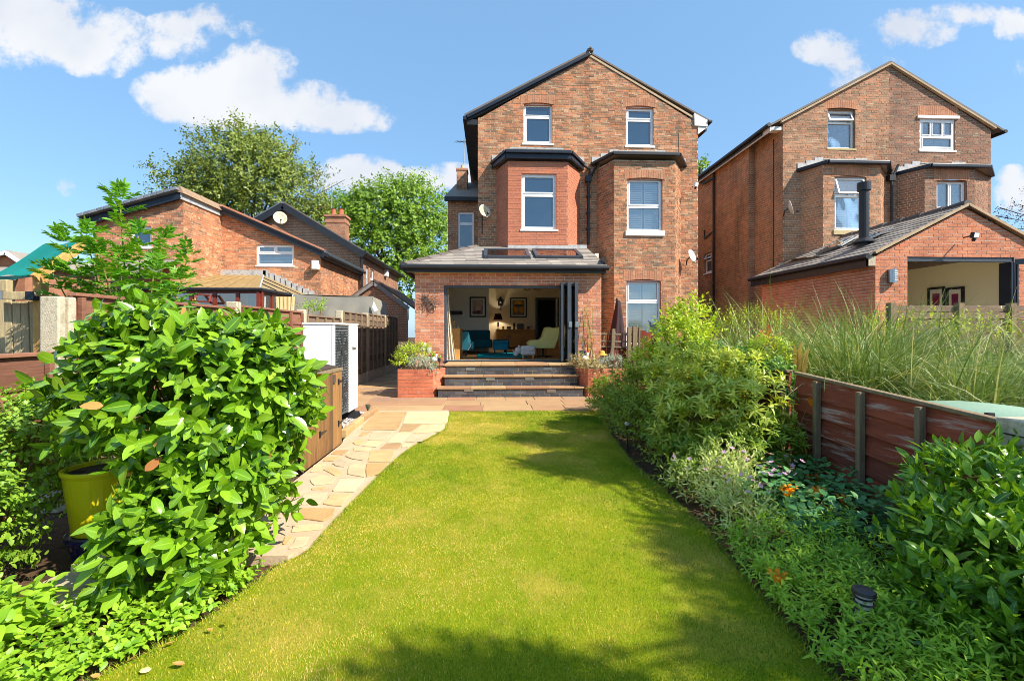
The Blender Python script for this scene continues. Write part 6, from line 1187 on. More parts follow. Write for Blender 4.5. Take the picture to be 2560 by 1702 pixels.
for x in (hc.x-.13, hc.x+.14):
    for y_ in (12.42, 12.6): part('leg', M_OAK, hip, lambda b: b.tube([(x, y_, RZ), (x, y_, RZ+.10)], [.028, .034], 8))
M_LIME = mat('chair_yellow', [srgb(224, 214, 128), srgb(230, 220, 138)], .8, .25, by='noise', vscale=5, fine=.04); yc = thing('swivel_chair', 'pale yellow swivel armchair with a tall tapered back, turned sideways', 'chair', (1.55, 13.1, RZ))
qx = lambda u, v, y=13.1: PY(u, v, y)
def chair_shell(b):
    prof = [qx(1318, 866), qx(1316, 857), qx(1322, 851), qx(1348, 849), qx(1354, 842), qx(1362, 818), qx(1373, 817), qx(1383, 820), qx(1398, 817), qx(1399, 822), qx(1392, 850), qx(1384, 871), qx(1340, 871), qx(1330, 868)]
    n = len(prof); w = 4
    rows = []
    for j in range(w+1):
        t = j/w; y_ = 12.78+.62*t; s_ = 1-.06*(2*t-1)**2; c = qx(1358, 846); rows.append([Vector((c.x+(p.x-c.x)*s_, y_, c.z+(p.z-c.z)*s_)) for p in prof])
    vs = [v for r in rows for v in r]; fs = [(j*n+i, j*n+(i+1) % n, (j+1)*n+(i+1) % n, (j+1)*n+i) for j in range(w) for i in range(n)]+[tuple(range(n))[::-1], tuple(range(w*n, w*n+n))]
    b.add(vs, fs)
part('seat_shell', M_LIME, yc, chair_shell, bevel=.018)
cbx = qx(1357, 872); part('pedestal', M_BLACK, yc, lambda b: (b.tube([(cbx.x, 13.1, RZ+.04), (cbx.x, 13.1, cbx.z+.02)], .03, 10), [b.bar((cbx.x, 13.1, RZ+.05), (cbx.x+.28*math.cos(k*1.57+.4), 13.1+.28*math.sin(k*1.57+.4), RZ+.02), .04, .025) for k in range(4)]))
oc0, oc1 = iY(1372, 849, 13.9), iY(1409, 889, 13.9); oc = thing('low_cabinet', 'low oak cabinet behind the yellow chair at the right of the room', 'cabinet', ((oc0.x+oc1.x)/2, 14, RZ)); part('carcass', M_OAK, oc, lambda b: b.box(oc0.x, oc1.x+.1, 13.9, 14.4, RZ, oc0.z), bevel=.006); part('door', M_OAK, oc, lambda b: b.box(oc0.x+.03, oc1.x+.07, 13.885, 13.9, RZ+.04, oc0.z-.05), bevel=.004)
tv0, tv1 = iY(1400, 806, 14.1), iY(1413, 846, 14.1); tv = thing('fabric_screen', 'dull purple grey upright panel standing on the low oak cabinet', 'panel', (tv0.x, 14.1, oc0.z)); part('panel', mat('panel_mauve', [srgb(96, 84, 88)], .9, .2), tv, lambda b: b.box(tv0.x-.02, tv1.x+.1, 14.1, 14.16, oc0.z, tv0.z), bevel=.01); part('foot', M_BLACK, tv, lambda b: b.box(tv0.x+.05, tv0.x+.15, 14.05, 14.22, oc0.z, oc0.z+.015))
ac0, ac1 = iY(1128, 778, 16.95), iY(1156, 786, 16.95); ac = thing('wall_shelf', 'narrow black wall shelf on the white wall left of the pink print', 'shelf', (ac0.x, 16.9, ac1.z)); part('shelf', M_BLACK, ac, lambda b: b.box(ac0.x-.1, ac1.x, 16.7, 16.99, ac1.z, ac0.z), bevel=.01)
for i, (u_, lab) in enumerate(((1318, 'globe ceiling lampshade nearer the middle of the room, top cut off by the door head'), (1342, 'globe ceiling lampshade nearer the inner doorway, top cut off by the door head'))):
    c = iY(u_, 715, 17.5); t = thing('ceiling_lamp', lab, 'lamp', (c.x, 17.5, c.z)); part('lamp_shade', mat('lamp_cream', [srgb(206, 196, 160)], .6, transl=.3), t, lambda b: b.ball(c, (.17, .17, .19), 16, 10), smooth=True); part('cord', M_BLACK, t, lambda b: b.tube([c+Vector((0, 0, .18)), (c.x, 17.5, 3.5)], .006, 4))
# curtain
cu = MB(); c0 = PY(1112, 716, 11.62); n1, n2 = 18, 14
for i in range(n1+1):
    for j in range(n2+1):
        s_, t_ = i/n1, j/n2; w = .07+.20*t_**1.5; x = c0.x+.02+w*s_; cu.V.append((x, 11.58+.04*math.sin(s_*21+t_*2), 2.6-(2.6-RZ-.02)*t_)); cu.R.append(.5)
for i in range(n1):
    for j in range(n2): a = i*(n2+1)+j; cu.F.append([a, a+1, a+n2+2, a+n2+1]); cu.M.append(0)
tag(cu.build('curtain', mat('curtain_linen', [srgb(228, 220, 206)], .9, .2, var=.04, transl=.25), None, smooth=True), 'off white curtain drawn to the left jamb of the folding doors', 'curtain')
# ================================================================== plants
def nrm(a): return a/np.maximum(np.linalg.norm(a, axis=-1, keepdims=True), 1e-9)
def leaf_t(ny=4, w=.22, fold=.25, bend=-.18, a=.8, tip=1.0, nx=1):
    """leaf blade template: y along the leaf 0..1, folded along the midrib"""
    V, F, M = [], [], []
    for j in range(ny+1):
        y = j/ny; hw = w*(math.sin(math.pi*min(1, y**a*.985+.012))**(.85*tip)); hw = max(hw, .012 if j in (0, ny) else 0)
        for i in (-1, 0, 1): V.append((i*hw, y, abs(i)*hw*fold+bend*y*y)); M.append(abs(i))
    for j in range(ny):
        for i in (0, 1): k = j*3+i; F.append((k, k+1, k+4, k+3))
    return np.array(V), np.array(F), np.array(M, float)
def leaves(P, D, Nn, S, T, rnd, curl=None):
    V, F, M = T; D = nrm(D); X = nrm(np.cross(D, Nn)); Z = np.cross(X, D); n = len(P)
    tv = np.repeat(V[None], n, 0)
    if curl is not None: tv[..., 2] += curl[:, None]*V[None, :, 1]**2
    W_ = P[:, None]+S[:, None, None]*(tv[..., :1]*X[:, None]+tv[..., 1:2]*D[:, None]+tv[..., 2:]*Z[:, None])
    Fc = (F[None]+len(V)*np.arange(n)[:, None, None]).reshape(-1, F.shape[1])
    return W_.reshape(-1, 3), Fc, {'rnd': np.repeat(rnd, len(V)), 'mid': np.tile(M, n)}
def ell(c, r, n, lo=.72, zmin=.03, up=0.0, box=1.0, lump=.12):
    """points in the outer shell of a lumpy ellipsoid, with outward directions"""
    d = nrm(rng.normal(size=(n, 3))); d[:, 2] = np.where(d[:, 2] < -.55, -d[:, 2], d[:, 2])
    if box != 1.0: d = np.sign(d)*np.abs(d)**box; d = d/np.linalg.norm(d, axis=1, keepdims=True)**.7
    ph = rng.uniform(0, 6.28, 6)
    lm_ = 1+lump*(np.sin(4*d[:, 0]+ph[0])*np.sin(4*d[:, 1]+ph[1])+.6*np.sin(7*d[:, 2]+ph[2])*np.sin(6*d[:, 0]+ph[3]))
    rr = rng.uniform(lo, 1, n)**.6*lm_; P = np.array(c)+d*np.array(r)*rr[:, None]; o = nrm(d/np.array(r)*min(r))
    k = P[:, 2] > zmin; return P[k], nrm(o+np.array([0, 0, up]))[k]
def shoots(B, D, length, nl, leaf, ang0=75, ang1=30, jit=.15, upn=.25, start=.1, droop=0.0):
    """leaves in a spiral up each shoot"""
    n = len(B); D = nrm(D); a = nrm(np.cross(D, np.array([.31, .17, .93]))); b = np.cross(D, a); ph = rng.uniform(0, 6.28, n)
    Ps, Ds, Ns, Ss, Rs = [], [], [], [], []; base_r = rng.random(n)
    for j in range(nl):
        t = start+(1-start)*(j+.5)/nl; L_ = length*rng.uniform(.8, 1.15, n)
        th = ph+j*2.4+rng.normal(0, .25, n); rad = a*np.cos(th)[:, None]+b*np.sin(th)[:, None]
        an = math.radians(ang0+(ang1-ang0)*t)+rng.normal(0, jit, n)
        d = D*np.cos(an)[:, None]+rad*np.sin(an)[:, None]; d[:, 2] -= droop; nn = D*np.sin(an)[:, None]-rad*np.cos(an)[:, None]; nn = nrm(nn+np.array([0, 0, upn])+rng.normal(0, jit, (n, 3)))
        Ps.append(B+D*(L_*t)[:, None]); Ds.append(d); Ns.append(nn); Ss.append(leaf*rng.uniform(.6, 1.2, n)*(1-.25*abs(t-.5))); Rs.append(np.clip(base_r*.5+rng.random(n)*.5, 0, 1))
    return [np.concatenate(x) for x in (Ps, Ds, Ns, Ss, Rs)]
def foliage(name, root, data, T, m_, solo=0, curl=.12, solo_name='leaf', mask=None):
    P, D, Nn, S, R = data
    if mask is not None: k = mask(P); P, D, Nn, S, R = P[k], D[k], Nn[k], S[k], R[k]
    n = len(P); cu = rng.normal(-.06, curl, n)
    if solo:
        zc = P[:, 0]*_s+P[:, 1]*_c; xc = P[:, 0]*_c-P[:, 1]*_s; u = U0+F_PX*xc/np.maximum(zc, .1); v = V0-F_PX*(P[:, 2]-CAM_H)/np.maximum(zc, .1)
        view = nrm(np.array([0, 0, CAM_H])-P); X = nrm(np.cross(nrm(D), Nn)); Z = np.cross(X, nrm(D)); face = np.abs((Z*view).sum(1))
        c0 = P.mean(0); front = ((P-c0)*view).sum(1)        # on the camera's side of the bush
        sc = S*S/np.maximum(zc, .3)**2*(face+.1)*np.exp(2.5*front/np.std(front)*.6)*((u > 0)&(u < 2560)&(v > 0)&(v < 1702)&(zc > .3))
        idx = np.argsort(-sc)[:solo]; keep = np.ones(n, bool); keep[idx] = False; mes = []
        for q in range(8):
            me = bpy.data.meshes.new(solo_name); V, F, M = T; V2 = V.copy(); V2[:, 2] += (-.22+.05*q)*V2[:, 1]**2
            me.from_pydata(V2.tolist(), [], F.tolist()); me.polygons.foreach_set('use_smooth', [True]*len(F)); me.materials.append(m_)
            for an, av in (('rnd', np.full(len(V), (q+.5)/8)), ('mid', M)): a_ = me.attributes.new(an, 'FLOAT', 'POINT'); a_.data.foreach_set('value', np.asarray(av, np.float32))
            me.update(); mes.append(me)
        org = wl(root); Dn = nrm(D)
        for i in idx:
            o = bpy.data.objects.new(solo_name, mes[int(R[i]*7.99)]); COL.objects.link(o); o.parent = root
            x, y_, z = X[i], Dn[i], Z[i]; s_ = S[i]; p_ = P[i]-np.array(org)
            o.matrix_basis = Matrix(((x[0]*s_, y_[0]*s_, z[0]*s_, p_[0]), (x[1]*s_, y_[1]*s_, z[1]*s_, p_[1]), (x[2]*s_, y_[2]*s_, z[2]*s_, p_[2]), (0, 0, 0, 1)))
        P, D, Nn, S, R, cu = P[keep], D[keep], Nn[keep], S[keep], R[keep], cu[keep]
    V, F, at = leaves(P, D, Nn, S, T, R, cu); o = np_mesh(name, V, F, m_, root, at, smooth=True); tag(o, kind='stuff'); return o
def stems(root, base, tips, r0, r1, m_, name='stem', mids=.15, n=5):
    base = Vector(base)
    for tp_ in tips:
        tp_ = Vector(tp_); md = base.lerp(tp_, .5)+Vector((random.uniform(-mids, mids), random.uniform(-mids, mids), random.uniform(0, mids)))
        part(name, m_, root, lambda b: b.tube([base+Vector((random.uniform(-.04, .04), random.uniform(-.04, .04), 0)), base.lerp(md, .5), md, md.lerp(tp_, .5)+Vector((0, 0, .02)), tp_], [r0, r0*.85, (r0+r1)/2, r1*1.2, r1], n), smooth=True)
def lf(name, cols, rough=.45, spec=.4, transl=.28, mid=None, **k):
    k.setdefault('stain', None); return mat(name, cols, rough, spec, var=.15, vscale=4, fine=.06, fscale=40, transl=transl, mid=mid, **k)
M_TWIG = mat('twig_brown', [srgb(104, 78, 50), srgb(126, 96, 62)], .85, .2, by='noise', vscale=8)
M_TWIGG = mat('twig_green', [srgb(120, 120, 60), srgb(140, 130, 66)], .8, .2, by='noise', vscale=8)
M_BARK = mat('bark', [srgb(92, 78, 62), srgb(120, 104, 86)], .95, .1, by='noise', vscale=6, bump=.8, bscale=25)
M_LAUREL = lf('laurel_leaf', [srgb(58, 98, 22), srgb(84, 128, 24), srgb(108, 152, 28), srgb(138, 176, 40), srgb(70, 112, 28), srgb(160, 190, 60)], rough=.22, spec=.5, transl=.22, mid=(srgb(150, 184, 60), .05))
M_DEADLF = lf('dead_leaf', [srgb(176, 120, 60), srgb(196, 148, 84), srgb(150, 96, 52)], .7, .2, transl=.2)
M_LAUR2 = lf('bay_leaf_dark', [srgb(52, 92, 28), srgb(78, 122, 32), srgb(110, 154, 36), srgb(144, 186, 50), srgb(60, 100, 30)], rough=.32, spec=.5, transl=.3, mid=(srgb(140, 170, 70), .08))
M_SNOW = lf('snowberry_leaf', [srgb(92, 130, 44), srgb(126, 166, 48), srgb(150, 182, 58), srgb(104, 142, 64)], transl=.3)
M_COVER = lf('ground_cover_leaf', [srgb(96, 142, 32), srgb(130, 172, 38), srgb(160, 194, 52), srgb(110, 152, 40)], transl=.32)
M_PIERIS = lf('pieris_leaf', [srgb(96, 132, 34), srgb(178, 192, 58), srgb(216, 218, 104), srgb(140, 168, 44), srgb(230, 228, 150)], rough=.34, transl=.3)
M_LOWSH = lf('low_shrub_leaf', [srgb(70, 106, 26), srgb(106, 138, 34), srgb(146, 166, 50), srgb(82, 116, 30)], transl=.25)
M_RHODO = lf('rhododendron_leaf', [srgb(52, 92, 36), srgb(82, 126, 42), srgb(122, 156, 56), srgb(66, 106, 40)], rough=.35, transl=.2)
M_FRESH = lf('fresh_green_leaf', [srgb(108, 142, 30), srgb(156, 182, 42), srgb(196, 210, 70), srgb(86, 122, 30)], transl=.34)
M_BLUEG = lf('geranium_leaf', [srgb(76, 132, 72), srgb(98, 152, 84), srgb(66, 118, 64), srgb(120, 164, 84)], transl=.2)
M_SILVER = lf('silver_leaf', [srgb(150, 162, 138), srgb(172, 180, 158), srgb(132, 146, 122)], .7, .2, transl=.12)
M_DRY = lf('dry_stem', [srgb(190, 172, 116), srgb(172, 152, 104), srgb(160, 160, 120)], .8, .2, transl=.12)
M_TREE1 = lf('birch_leaf', [srgb(84, 104, 36), srgb(112, 130, 44), srgb(142, 154, 66), srgb(100, 118, 46)], transl=.25)
M_TREE2 = lf('lime_tree_leaf', [srgb(74, 110, 30), srgb(106, 144, 38), srgb(142, 170, 56), srgb(88, 124, 34)], transl=.3)
M_PLUM = lf('plum_leaf', [srgb(60, 40, 50), srgb(80, 54, 62), srgb(70, 60, 50)], transl=.15)
M_ASH = lf('ash_leaf', [srgb(64, 116, 28), srgb(92, 148, 32), srgb(122, 176, 44), srgb(76, 130, 30)], transl=.32)
M_PAMPAS = lf('pampas_blade', [srgb(70, 104, 46), srgb(112, 138, 70), srgb(154, 168, 104), srgb(92, 126, 44), srgb(214, 206, 160)], .5, .35, transl=.2)
M_BLADE = lf('lawn_blade', [srgb(72, 116, 10), srgb(122, 150, 18), srgb(178, 178, 44), srgb(220, 186, 92), srgb(226, 194, 140)], .6, .25, transl=.25)
T_BIG = leaf_t(6, .245, .2, -.12, .78, .8); T_MED = leaf_t(4, .17, .25, -.15); T_FRH = leaf_t(4, .23, .25, -.15); T_NAR = leaf_t(3, .13, .25, -.2); T_RND = leaf_t(3, .34, .15, -.1, .75); T_SM = leaf_t(2, .3, .2, -.1)
def shrub(name, label, cat, blobs, m_, T, n, slen, nl, leaf, base, up=.35, ang=(75, 30), solo=0, twigs=10, lo=.66, box=1.0, group=None, droop=0.0, mask=None, twm=None, zmin=.04, lump=.12):
    t = thing(name, label, cat, (base[0], base[1], 0), group); ar = np.array([b[1][0]*b[1][1]+b[1][0]*b[1][2]+b[1][1]*b[1][2] for b in blobs]); Bs, Ds = [], []
    for (c, r), w in zip(blobs, ar/ar.sum()):
        B, D = ell(c, r, int(n*w)+1, lo, zmin, up, box, lump); Bs.append(B); Ds.append(D)
    B, D = np.concatenate(Bs), np.concatenate(Ds)
    foliage('foliage', t, shoots(B-nrm(D)*slen*.6, D+rng.normal(0, .18, D.shape), slen, nl, leaf, *ang, droop=droop), T, m_, solo, mask=mask)
    pick = rng.choice(len(B), min(twigs, len(B)), replace=False); stems(t, (base[0], base[1], 0), [tuple(B[i]-D[i]*slen*.3) for i in pick], .012, .004, twm or M_TWIG); return t
# --- big glossy laurel at the left
def lmask(P):     # the clipped side towards the yellow pot
    return ~((P[:, 0] < -1.99)&(P[:, 2] < .70))&~((P[:, 0] < -2.2)&(P[:, 2] < .80))
laurel = shrub('laurel_bush', 'big glossy broad-leaved laurel bush over the yellow pot at the left', 'bush',
      [((-1.95, 3.05, 1.0), (.71, .58, .58)), ((-1.72, 2.95, .48), (.40, .50, .46)), ((-1.74, 2.52, .30), (.32, .24, .26)), ((-1.54, 3.1, .99), (.32, .38, .38))], M_LAUREL, T_BIG, 1500, .21, 7, .112, (-1.75, 3.0), up=.15, ang=(72, 30), solo=300, twigs=22, lo=.62, box=.85, droop=.22, mask=lmask)
k_ = 15; B, D = ell((-1.8, 2.95, .85), (.74, .6, .66), k_, .9); kk = B[:, 0] > -2.05; B, D = B[kk], D[kk]; foliage('dead_leaf', laurel, [B, D+rng.normal(0, .6, D.shape), D, rng.uniform(.07, .11, len(B)), rng.random(len(B))], T_BIG, M_DEADLF)
# --- left border
shrub('snowberry_bush', 'light green small-leaved snowberry bush at the left edge below the lower fence panel', 'bush', [((-3.15, 3.15, .55), (.40, .55, .50)), ((-2.98, 2.72, .30), (.36, .40, .42)), ((-2.95, 2.45, .12), (.4, .3, .25)), ((-3.1, 3.4, .75), (.4, .4, .36)), ((-2.95, 3.5, .4), (.3, .3, .35))], M_SNOW, T_RND, 1600, .14, 9, .036, (-3.1, 2.9), ang=(85, 55), twigs=26, lo=.5)
t = thing('ground_cover', 'leafy green ground cover spilling to the lawn edge at bottom left', 'ground cover', (-2.0, 2.1, 0)); t['kind'] = 'stuff'
n = 900; yb_ = rng.uniform(1.5, 2.75, n); xl = np.array([interp(LAWN_L, y_) for y_ in yb_]); xb = xl-.03-rng.uniform(0, 1, n)**1.6*1.0; hgt = .03+.12*np.clip((xl-xb)/.6, 0, 1); kk = ~((xb < -2.08)&(yb_ > 2.05)); xb, yb_, hgt = xb[kk], yb_[kk], hgt[kk]; n = len(xb)
B = np.stack([xb, yb_, hgt*rng.uniform(.3, 1, n)], 1); D = nrm(np.stack([rng.normal(.15, .5, n), rng.normal(-.15, .5, n), np.full(n, .9)], 1))
foliage('foliage', t, shoots(B, D, .09, 6, .040, 88, 60, upn=.6), T_RND, M_COVER)
n = 240; B = np.stack([rng.uniform(-2.75, -2.0, n), rng.uniform(1.75, 2.3, n), rng.uniform(.05, .2, n)], 1); foliage('foliage', t, shoots(B, nrm(rng.normal(0, .4, (n, 3))+[0, 0, 1]), .12, 6, .065, 85, 55, upn=.6), leaf_t(4, .33, .2, -.12, .8), M_COVER)
pot = thing('plant_pot', 'bright yellow glazed pot standing on a dark blue pot under the laurel', 'plant pot', (-2.62, 3.2, .12))
M_YEL = mat('yellow_glaze', [srgb(212, 196, 20), srgb(222, 206, 34)], .25, .5, by='noise', vscale=4, fine=.04, stain=(srgb(120, 104, 40), 12, .68, .6)); M_BLU = mat('blue_glaze', [srgb(18, 30, 74), srgb(26, 40, 92)], .15, .6, by='noise', vscale=9, stain=(srgb(150, 150, 150), 16, .66, .4))
part('pot_body', M_YEL, pot, lambda b: b.lathe([(0, .12), (.155, .12), (.20, .50), (.212, .525), (.212, .545), (.19, .545), (.185, .50), (.0, .5)], (-2.62, 3.2, 0), 36), smooth=False, bevel=.004); part('soil', M_SOIL, pot, lambda b: b.lathe([(0, .515), (.187, .515), (.187, .50)], (-2.62, 3.2, 0), 24))
pot2 = thing('plant_pot', 'dark blue glazed pot turned over under the yellow pot', 'plant pot', (-2.62, 3.2, -.03)); part('pot_body', M_BLU, pot2, lambda b: b.lathe([(.15, -.03), (.165, .02), (.175, .085), (.19, .09), (.19, .118), (.0, .119)], (-2.62, 3.2, 0), 36), bevel=.004); part('foot_ring', M_BLU, pot2, lambda b: b.lathe([(.14, -.03), (.152, -.03), (.152, -.01)], (-2.62, 3.2, 0), 36))
for i, (u_, v_, r_, z_) in enumerate(((195, 1440, .16, .10), (240, 1400, .13, .13), (150, 1510, .17, .05), (215, 1490, .13, .06))):
    c = G(u_, v_, z_); pts = [c+Vector((r_*random.uniform(.8, 1.15)*math.cos(k), r_*.75*random.uniform(.8, 1.15)*math.sin(k), -.06)) for k in np.arange(0, 6.2, .9)]
    o = part('rock', M_STONE, None, lambda b: b.prism(pts, (0, 0, .06), random.random()), bevel=.012, origin=c); tag(o, ('flat buff stone below the blue pot, largest of the four', 'flat buff stone behind the others right beneath the blue pot', 'flat buff stone nearest the left edge, half under leaves', 'small flat buff stone nearest the laurel twigs')[i], 'stone', 'flat stones below the pots')
# --- young ash-like tree behind the left fence
ash = thing('sapling_tree', 'young bright green tree with feathery leaves behind the tall fence post at the left', 'tree', (-4.5, 6.0, 0))
tips = [PX(u_, v_, x_) for u_, v_, x_ in ((300, 500, -4.4), (215, 590, -4.6), (165, 610, -4.7), (410, 600, -4.3), (470, 640, -4.2), (345, 590, -4.1), (250, 640, -4.2), (385, 680, -4.0), (130, 680, -4.9), (440, 700, -4.1), (300, 660, -4.3), (190, 690, -4.6))]
RP, RD = [], []
for tp_ in tips:
    b0 = Vector((-4.5+random.uniform(-.1, .1), 6.1+random.uniform(-.2, .2), .2)); md = b0.lerp(tp_, .55)+Vector((random.uniform(-.1, .1), 0, -.15)); pts = []
    for k in range(9): s_ = k/8; pts.append(b0*(1-s_)**2+md*2*s_*(1-s_)+tp_*s_*s_)
    part('stem', M_TWIGG, ash, lambda b: b.tube(pts, [.022-.017*k/8 for k in range(9)], 6), smooth=True)
    for k in range(13):
        s_ = .38+.62*k/12; p_ = b0*(1-s_)**2+md*2*s_*(1-s_)+tp_*s_*s_; ax = (tp_-md).normalized()
        for sg in range(3):
            th = k*1.57+sg*2.1+random.uniform(-.4, .4); d_ = Vector((math.cos(th), math.sin(th)*.9, .30+.5*s_)).normalized(); RP.append(p_); RD.append(d_)
    for sg in range(3): RP.append(tp_); RD.append((ax+Vector((random.uniform(-.5, .5), random.uniform(-.5, .5), .3))).normalized())
RP, RD = np.array([tuple(p_) for p_ in RP]), np.array([tuple(d_) for d_ in RD]); n = len(RP); Ps, Ds, Ns, Ss, Rs = [], [], [], [], []; sd = nrm(np.cross(RD, [0, 0, 1.0])); upv = np.cross(sd, RD); ln = rng.uniform(.16, .27, n); r0_ = rng.random(n)
for j in range(6):
    for sg in (-1, 1, 0):
        if sg == 0 and j < 5: continue
        f = .2+.8*j/5; pos = RP+RD*(ln*f)[:, None]-upv*0-np.array([0, 0, 1])*(ln*.25*f*f)[:, None]; Ps.append(pos); Ds.append(nrm(RD*.55+sd*sg*.9+np.array([0, 0, -.12])) if sg else RD); Ns.append(nrm(upv+rng.normal(0, .2, (n, 3)))); Ss.append(ln*.40*(1-.25*abs(f-.6))); Rs.append(np.clip(r0_*.6+rng.random(n)*.4, 0, 1))
foliage('foliage', ash, [np.concatenate(x) for x in (Ps, Ds, Ns, Ss, Rs)], T_MED, M_ASH, solo=300, solo_name='leaf')
shrub('hedge_bush', 'dark green bush behind the climbing frame at the left edge', 'bush', [((-7.6, 7.6, 1.0), (1.6, .8, .95)), ((-9.6, 8.2, 1.0), (1.4, .8, .9)), ((-6.2, 8.6, 1.1), (1.2, .8, .9))], M_LOWSH, T_MED, 900, .3, 8, .085, (-7.8, 7.8), twigs=6)
for i, (y_, u_, v_) in enumerate(((10.0, 805, 752), (11.6, 850, 760))): pass
shrub('weed_plant', 'weeds poking over the grey fence in front of the tarpaulin', 'plant', [((-3.75, 9.6, 1.95), (.12, .5, .14)), ((-3.75, 10.3, 2.0), (.1, .25, .22))], M_COVER, T_MED, 60, .16, 8, .05, (-3.8, 9.8), twigs=10, lo=.3, zmin=1.5)
# --- background trees
def tree(name, label, base, blobs, n, leaf, m_, T=T_SM, r0=.3, limbs=9, lo=.35, wisps=(), nl=7, slen=.7, droop=.15, group=None):
    t = thing(name, label, 'tree', (base[0], base[1], 0), group); Bs, Ds = [], []; vol = np.array([b[1][0]*b[1][1]*b[1][2] for b in blobs])**.75; tot = vol.sum()
    for (c, r), w in zip(blobs, vol/tot):
        B, D = ell(c, r, int(n*w)+1, lo, .5, .1, 1, .22); Bs.append(B); Ds.append(D)
    for (a, b_, k) in wisps:
        s_ = rng.random(k)[:, None]; B = np.array(a)*(1-s_)+np.array(b_)*s_+rng.normal(0, .22, (k, 3)); Bs.append(B); Ds.append(nrm(np.array(b_)-np.array(a)+rng.normal(0, 1.5, (k, 3))))
    B, D = np.concatenate(Bs), np.concatenate(Ds); foliage('crown', t, shoots(B, D+rng.normal(0, .45, D.shape), slen, nl, leaf, 80, 45, droop=droop, upn=.4), T, m_)
    c0 = Vector(np.mean([b[0] for b in blobs], axis=0)); b0 = Vector((base[0], base[1], 0)); fk = b0.lerp(Vector((c0.x, c0.y, c0.z*.62)), 1.0)
    part('trunk', M_BARK, t, lambda b: b.tube([b0, b0.lerp(fk, .5)+Vector((.1, 0, 0)), fk], [r0, r0*.8, r0*.6], 10), smooth=True)
    for i in range(limbs):
        c, r = blobs[i % len(blobs)]; d = Vector((random.uniform(-1, 1)*r[0], random.uniform(-1, 1)*r[1], random.uniform(-.2, .9)*r[2])); e = Vector(c)+d*.85
        part('limb', M_BARK, t, lambda b: b.tube([fk-Vector((0, 0, random.uniform(0, 1.2))), fk.lerp(e, .4)+Vector((random.uniform(-.4, .4), 0, .5)), fk.lerp(e, .75)+Vector((0, 0, .3)), e], [r0*.45, r0*.3, r0*.17, r0*.06], 6), smooth=True)
    for (a, b_, k) in wisps: part('limb', M_BARK, t, lambda b: b.tube([fk, Vector(a), b_], [r0*.3, r0*.15, .02], 5), smooth=True)
    return t
P3 = lambda u, v, y: tuple(PY(u, v, y))
tree('birch_tree', 'big olive green tree rising behind the orange brick house on the left', PY(600, 800, 31)[:2], [(P3(610, 440, 31), (3.3, 3.0, 2.8)), (P3(520, 480, 30.5), (2.6, 2.4, 2.0)), (P3(700, 490, 31), (3.0, 2.8, 2.6)), (P3(635, 390, 31), (1.7, 1.7, 1.5)), (P3(780, 560, 31.5), (2.0, 2, 1.6)), (P3(560, 530, 31.5), (3.6, 2.4, 1.8)), (P3(480, 520, 31), (1.6, 1.6, 1.2))], 5200, .20, M_TREE1,
     wisps=[(P3(480, 460, 30), P3(375, 418, 30), 40), (P3(520, 420, 30), P3(480, 380, 30), 25), (P3(600, 360, 31), P3(595, 300, 31), 26), (P3(660, 360, 31), P3(690, 322, 31), 20), (P3(720, 390, 31), P3(748, 345, 31), 24), (P3(460, 490, 30), P3(395, 490, 30), 26), (P3(480, 440, 30), P3(430, 405, 30), 26), (P3(760, 470, 31), P3(800, 430, 31), 16)], slen=.75)
tree('lime_tree', 'bright green tree filling the gap left of the garden room', PY(960, 800, 35)[:2], [(P3(960, 560, 35), (3.2, 3, 2.8)), (P3(900, 600, 34.5), (2.6, 2.6, 3.0)), (P3(1040, 540, 36), (2.6, 2.6, 3.0)), (P3(1000, 660, 35), (3.6, 3, 3.2)), (P3(860, 560, 36), (2.0, 2.2, 2.2)), (P3(1090, 620, 37), (3, 3, 3.6)), (P3(1010, 500, 35.5), (2.0, 2, 1.5)), (P3(925, 510, 35.5), (1.6, 1.8, 1.2)), (P3(1040, 720, 35), (3.4, 3, 2.2))], 5200, .22, M_TREE2, T=T_RND, slen=.8, lo=.3)
tree('far_tree', 'tree top showing in the gap between the two tall brick houses', PY(1752, 800, 40)[:2], [(P3(1757, 425, 40), (.7, .9, .8)), (P3(1800, 470, 42), (1.5, 1.5, 1.6))], 150, .3, M_TREE2, T=T_RND, limbs=3)
tree('plum_tree', 'sparse purple leaved tree tips at the right edge above the extension roof', PY(2640, 800, 16)[:2], [(P3(2560, 540, 16), (.9, .6, .45)), (P3(2620, 520, 16), (1.2, .8, .8))], 130, .085, M_PLUM, T=T_MED, r0=.05, limbs=6, wisps=[(P3(2600, 560, 16), P3(2490, 540, 16), 16), (P3(2600, 570, 16), P3(2480, 575, 16), 12), (P3(2600, 550, 16), P3(2500, 520, 16), 14)], slen=.3, nl=5, lo=.2)
for i, (u_, y_, h_) in enumerate(((-120, 30, 5.0), (40, 40, 4.5))): pass
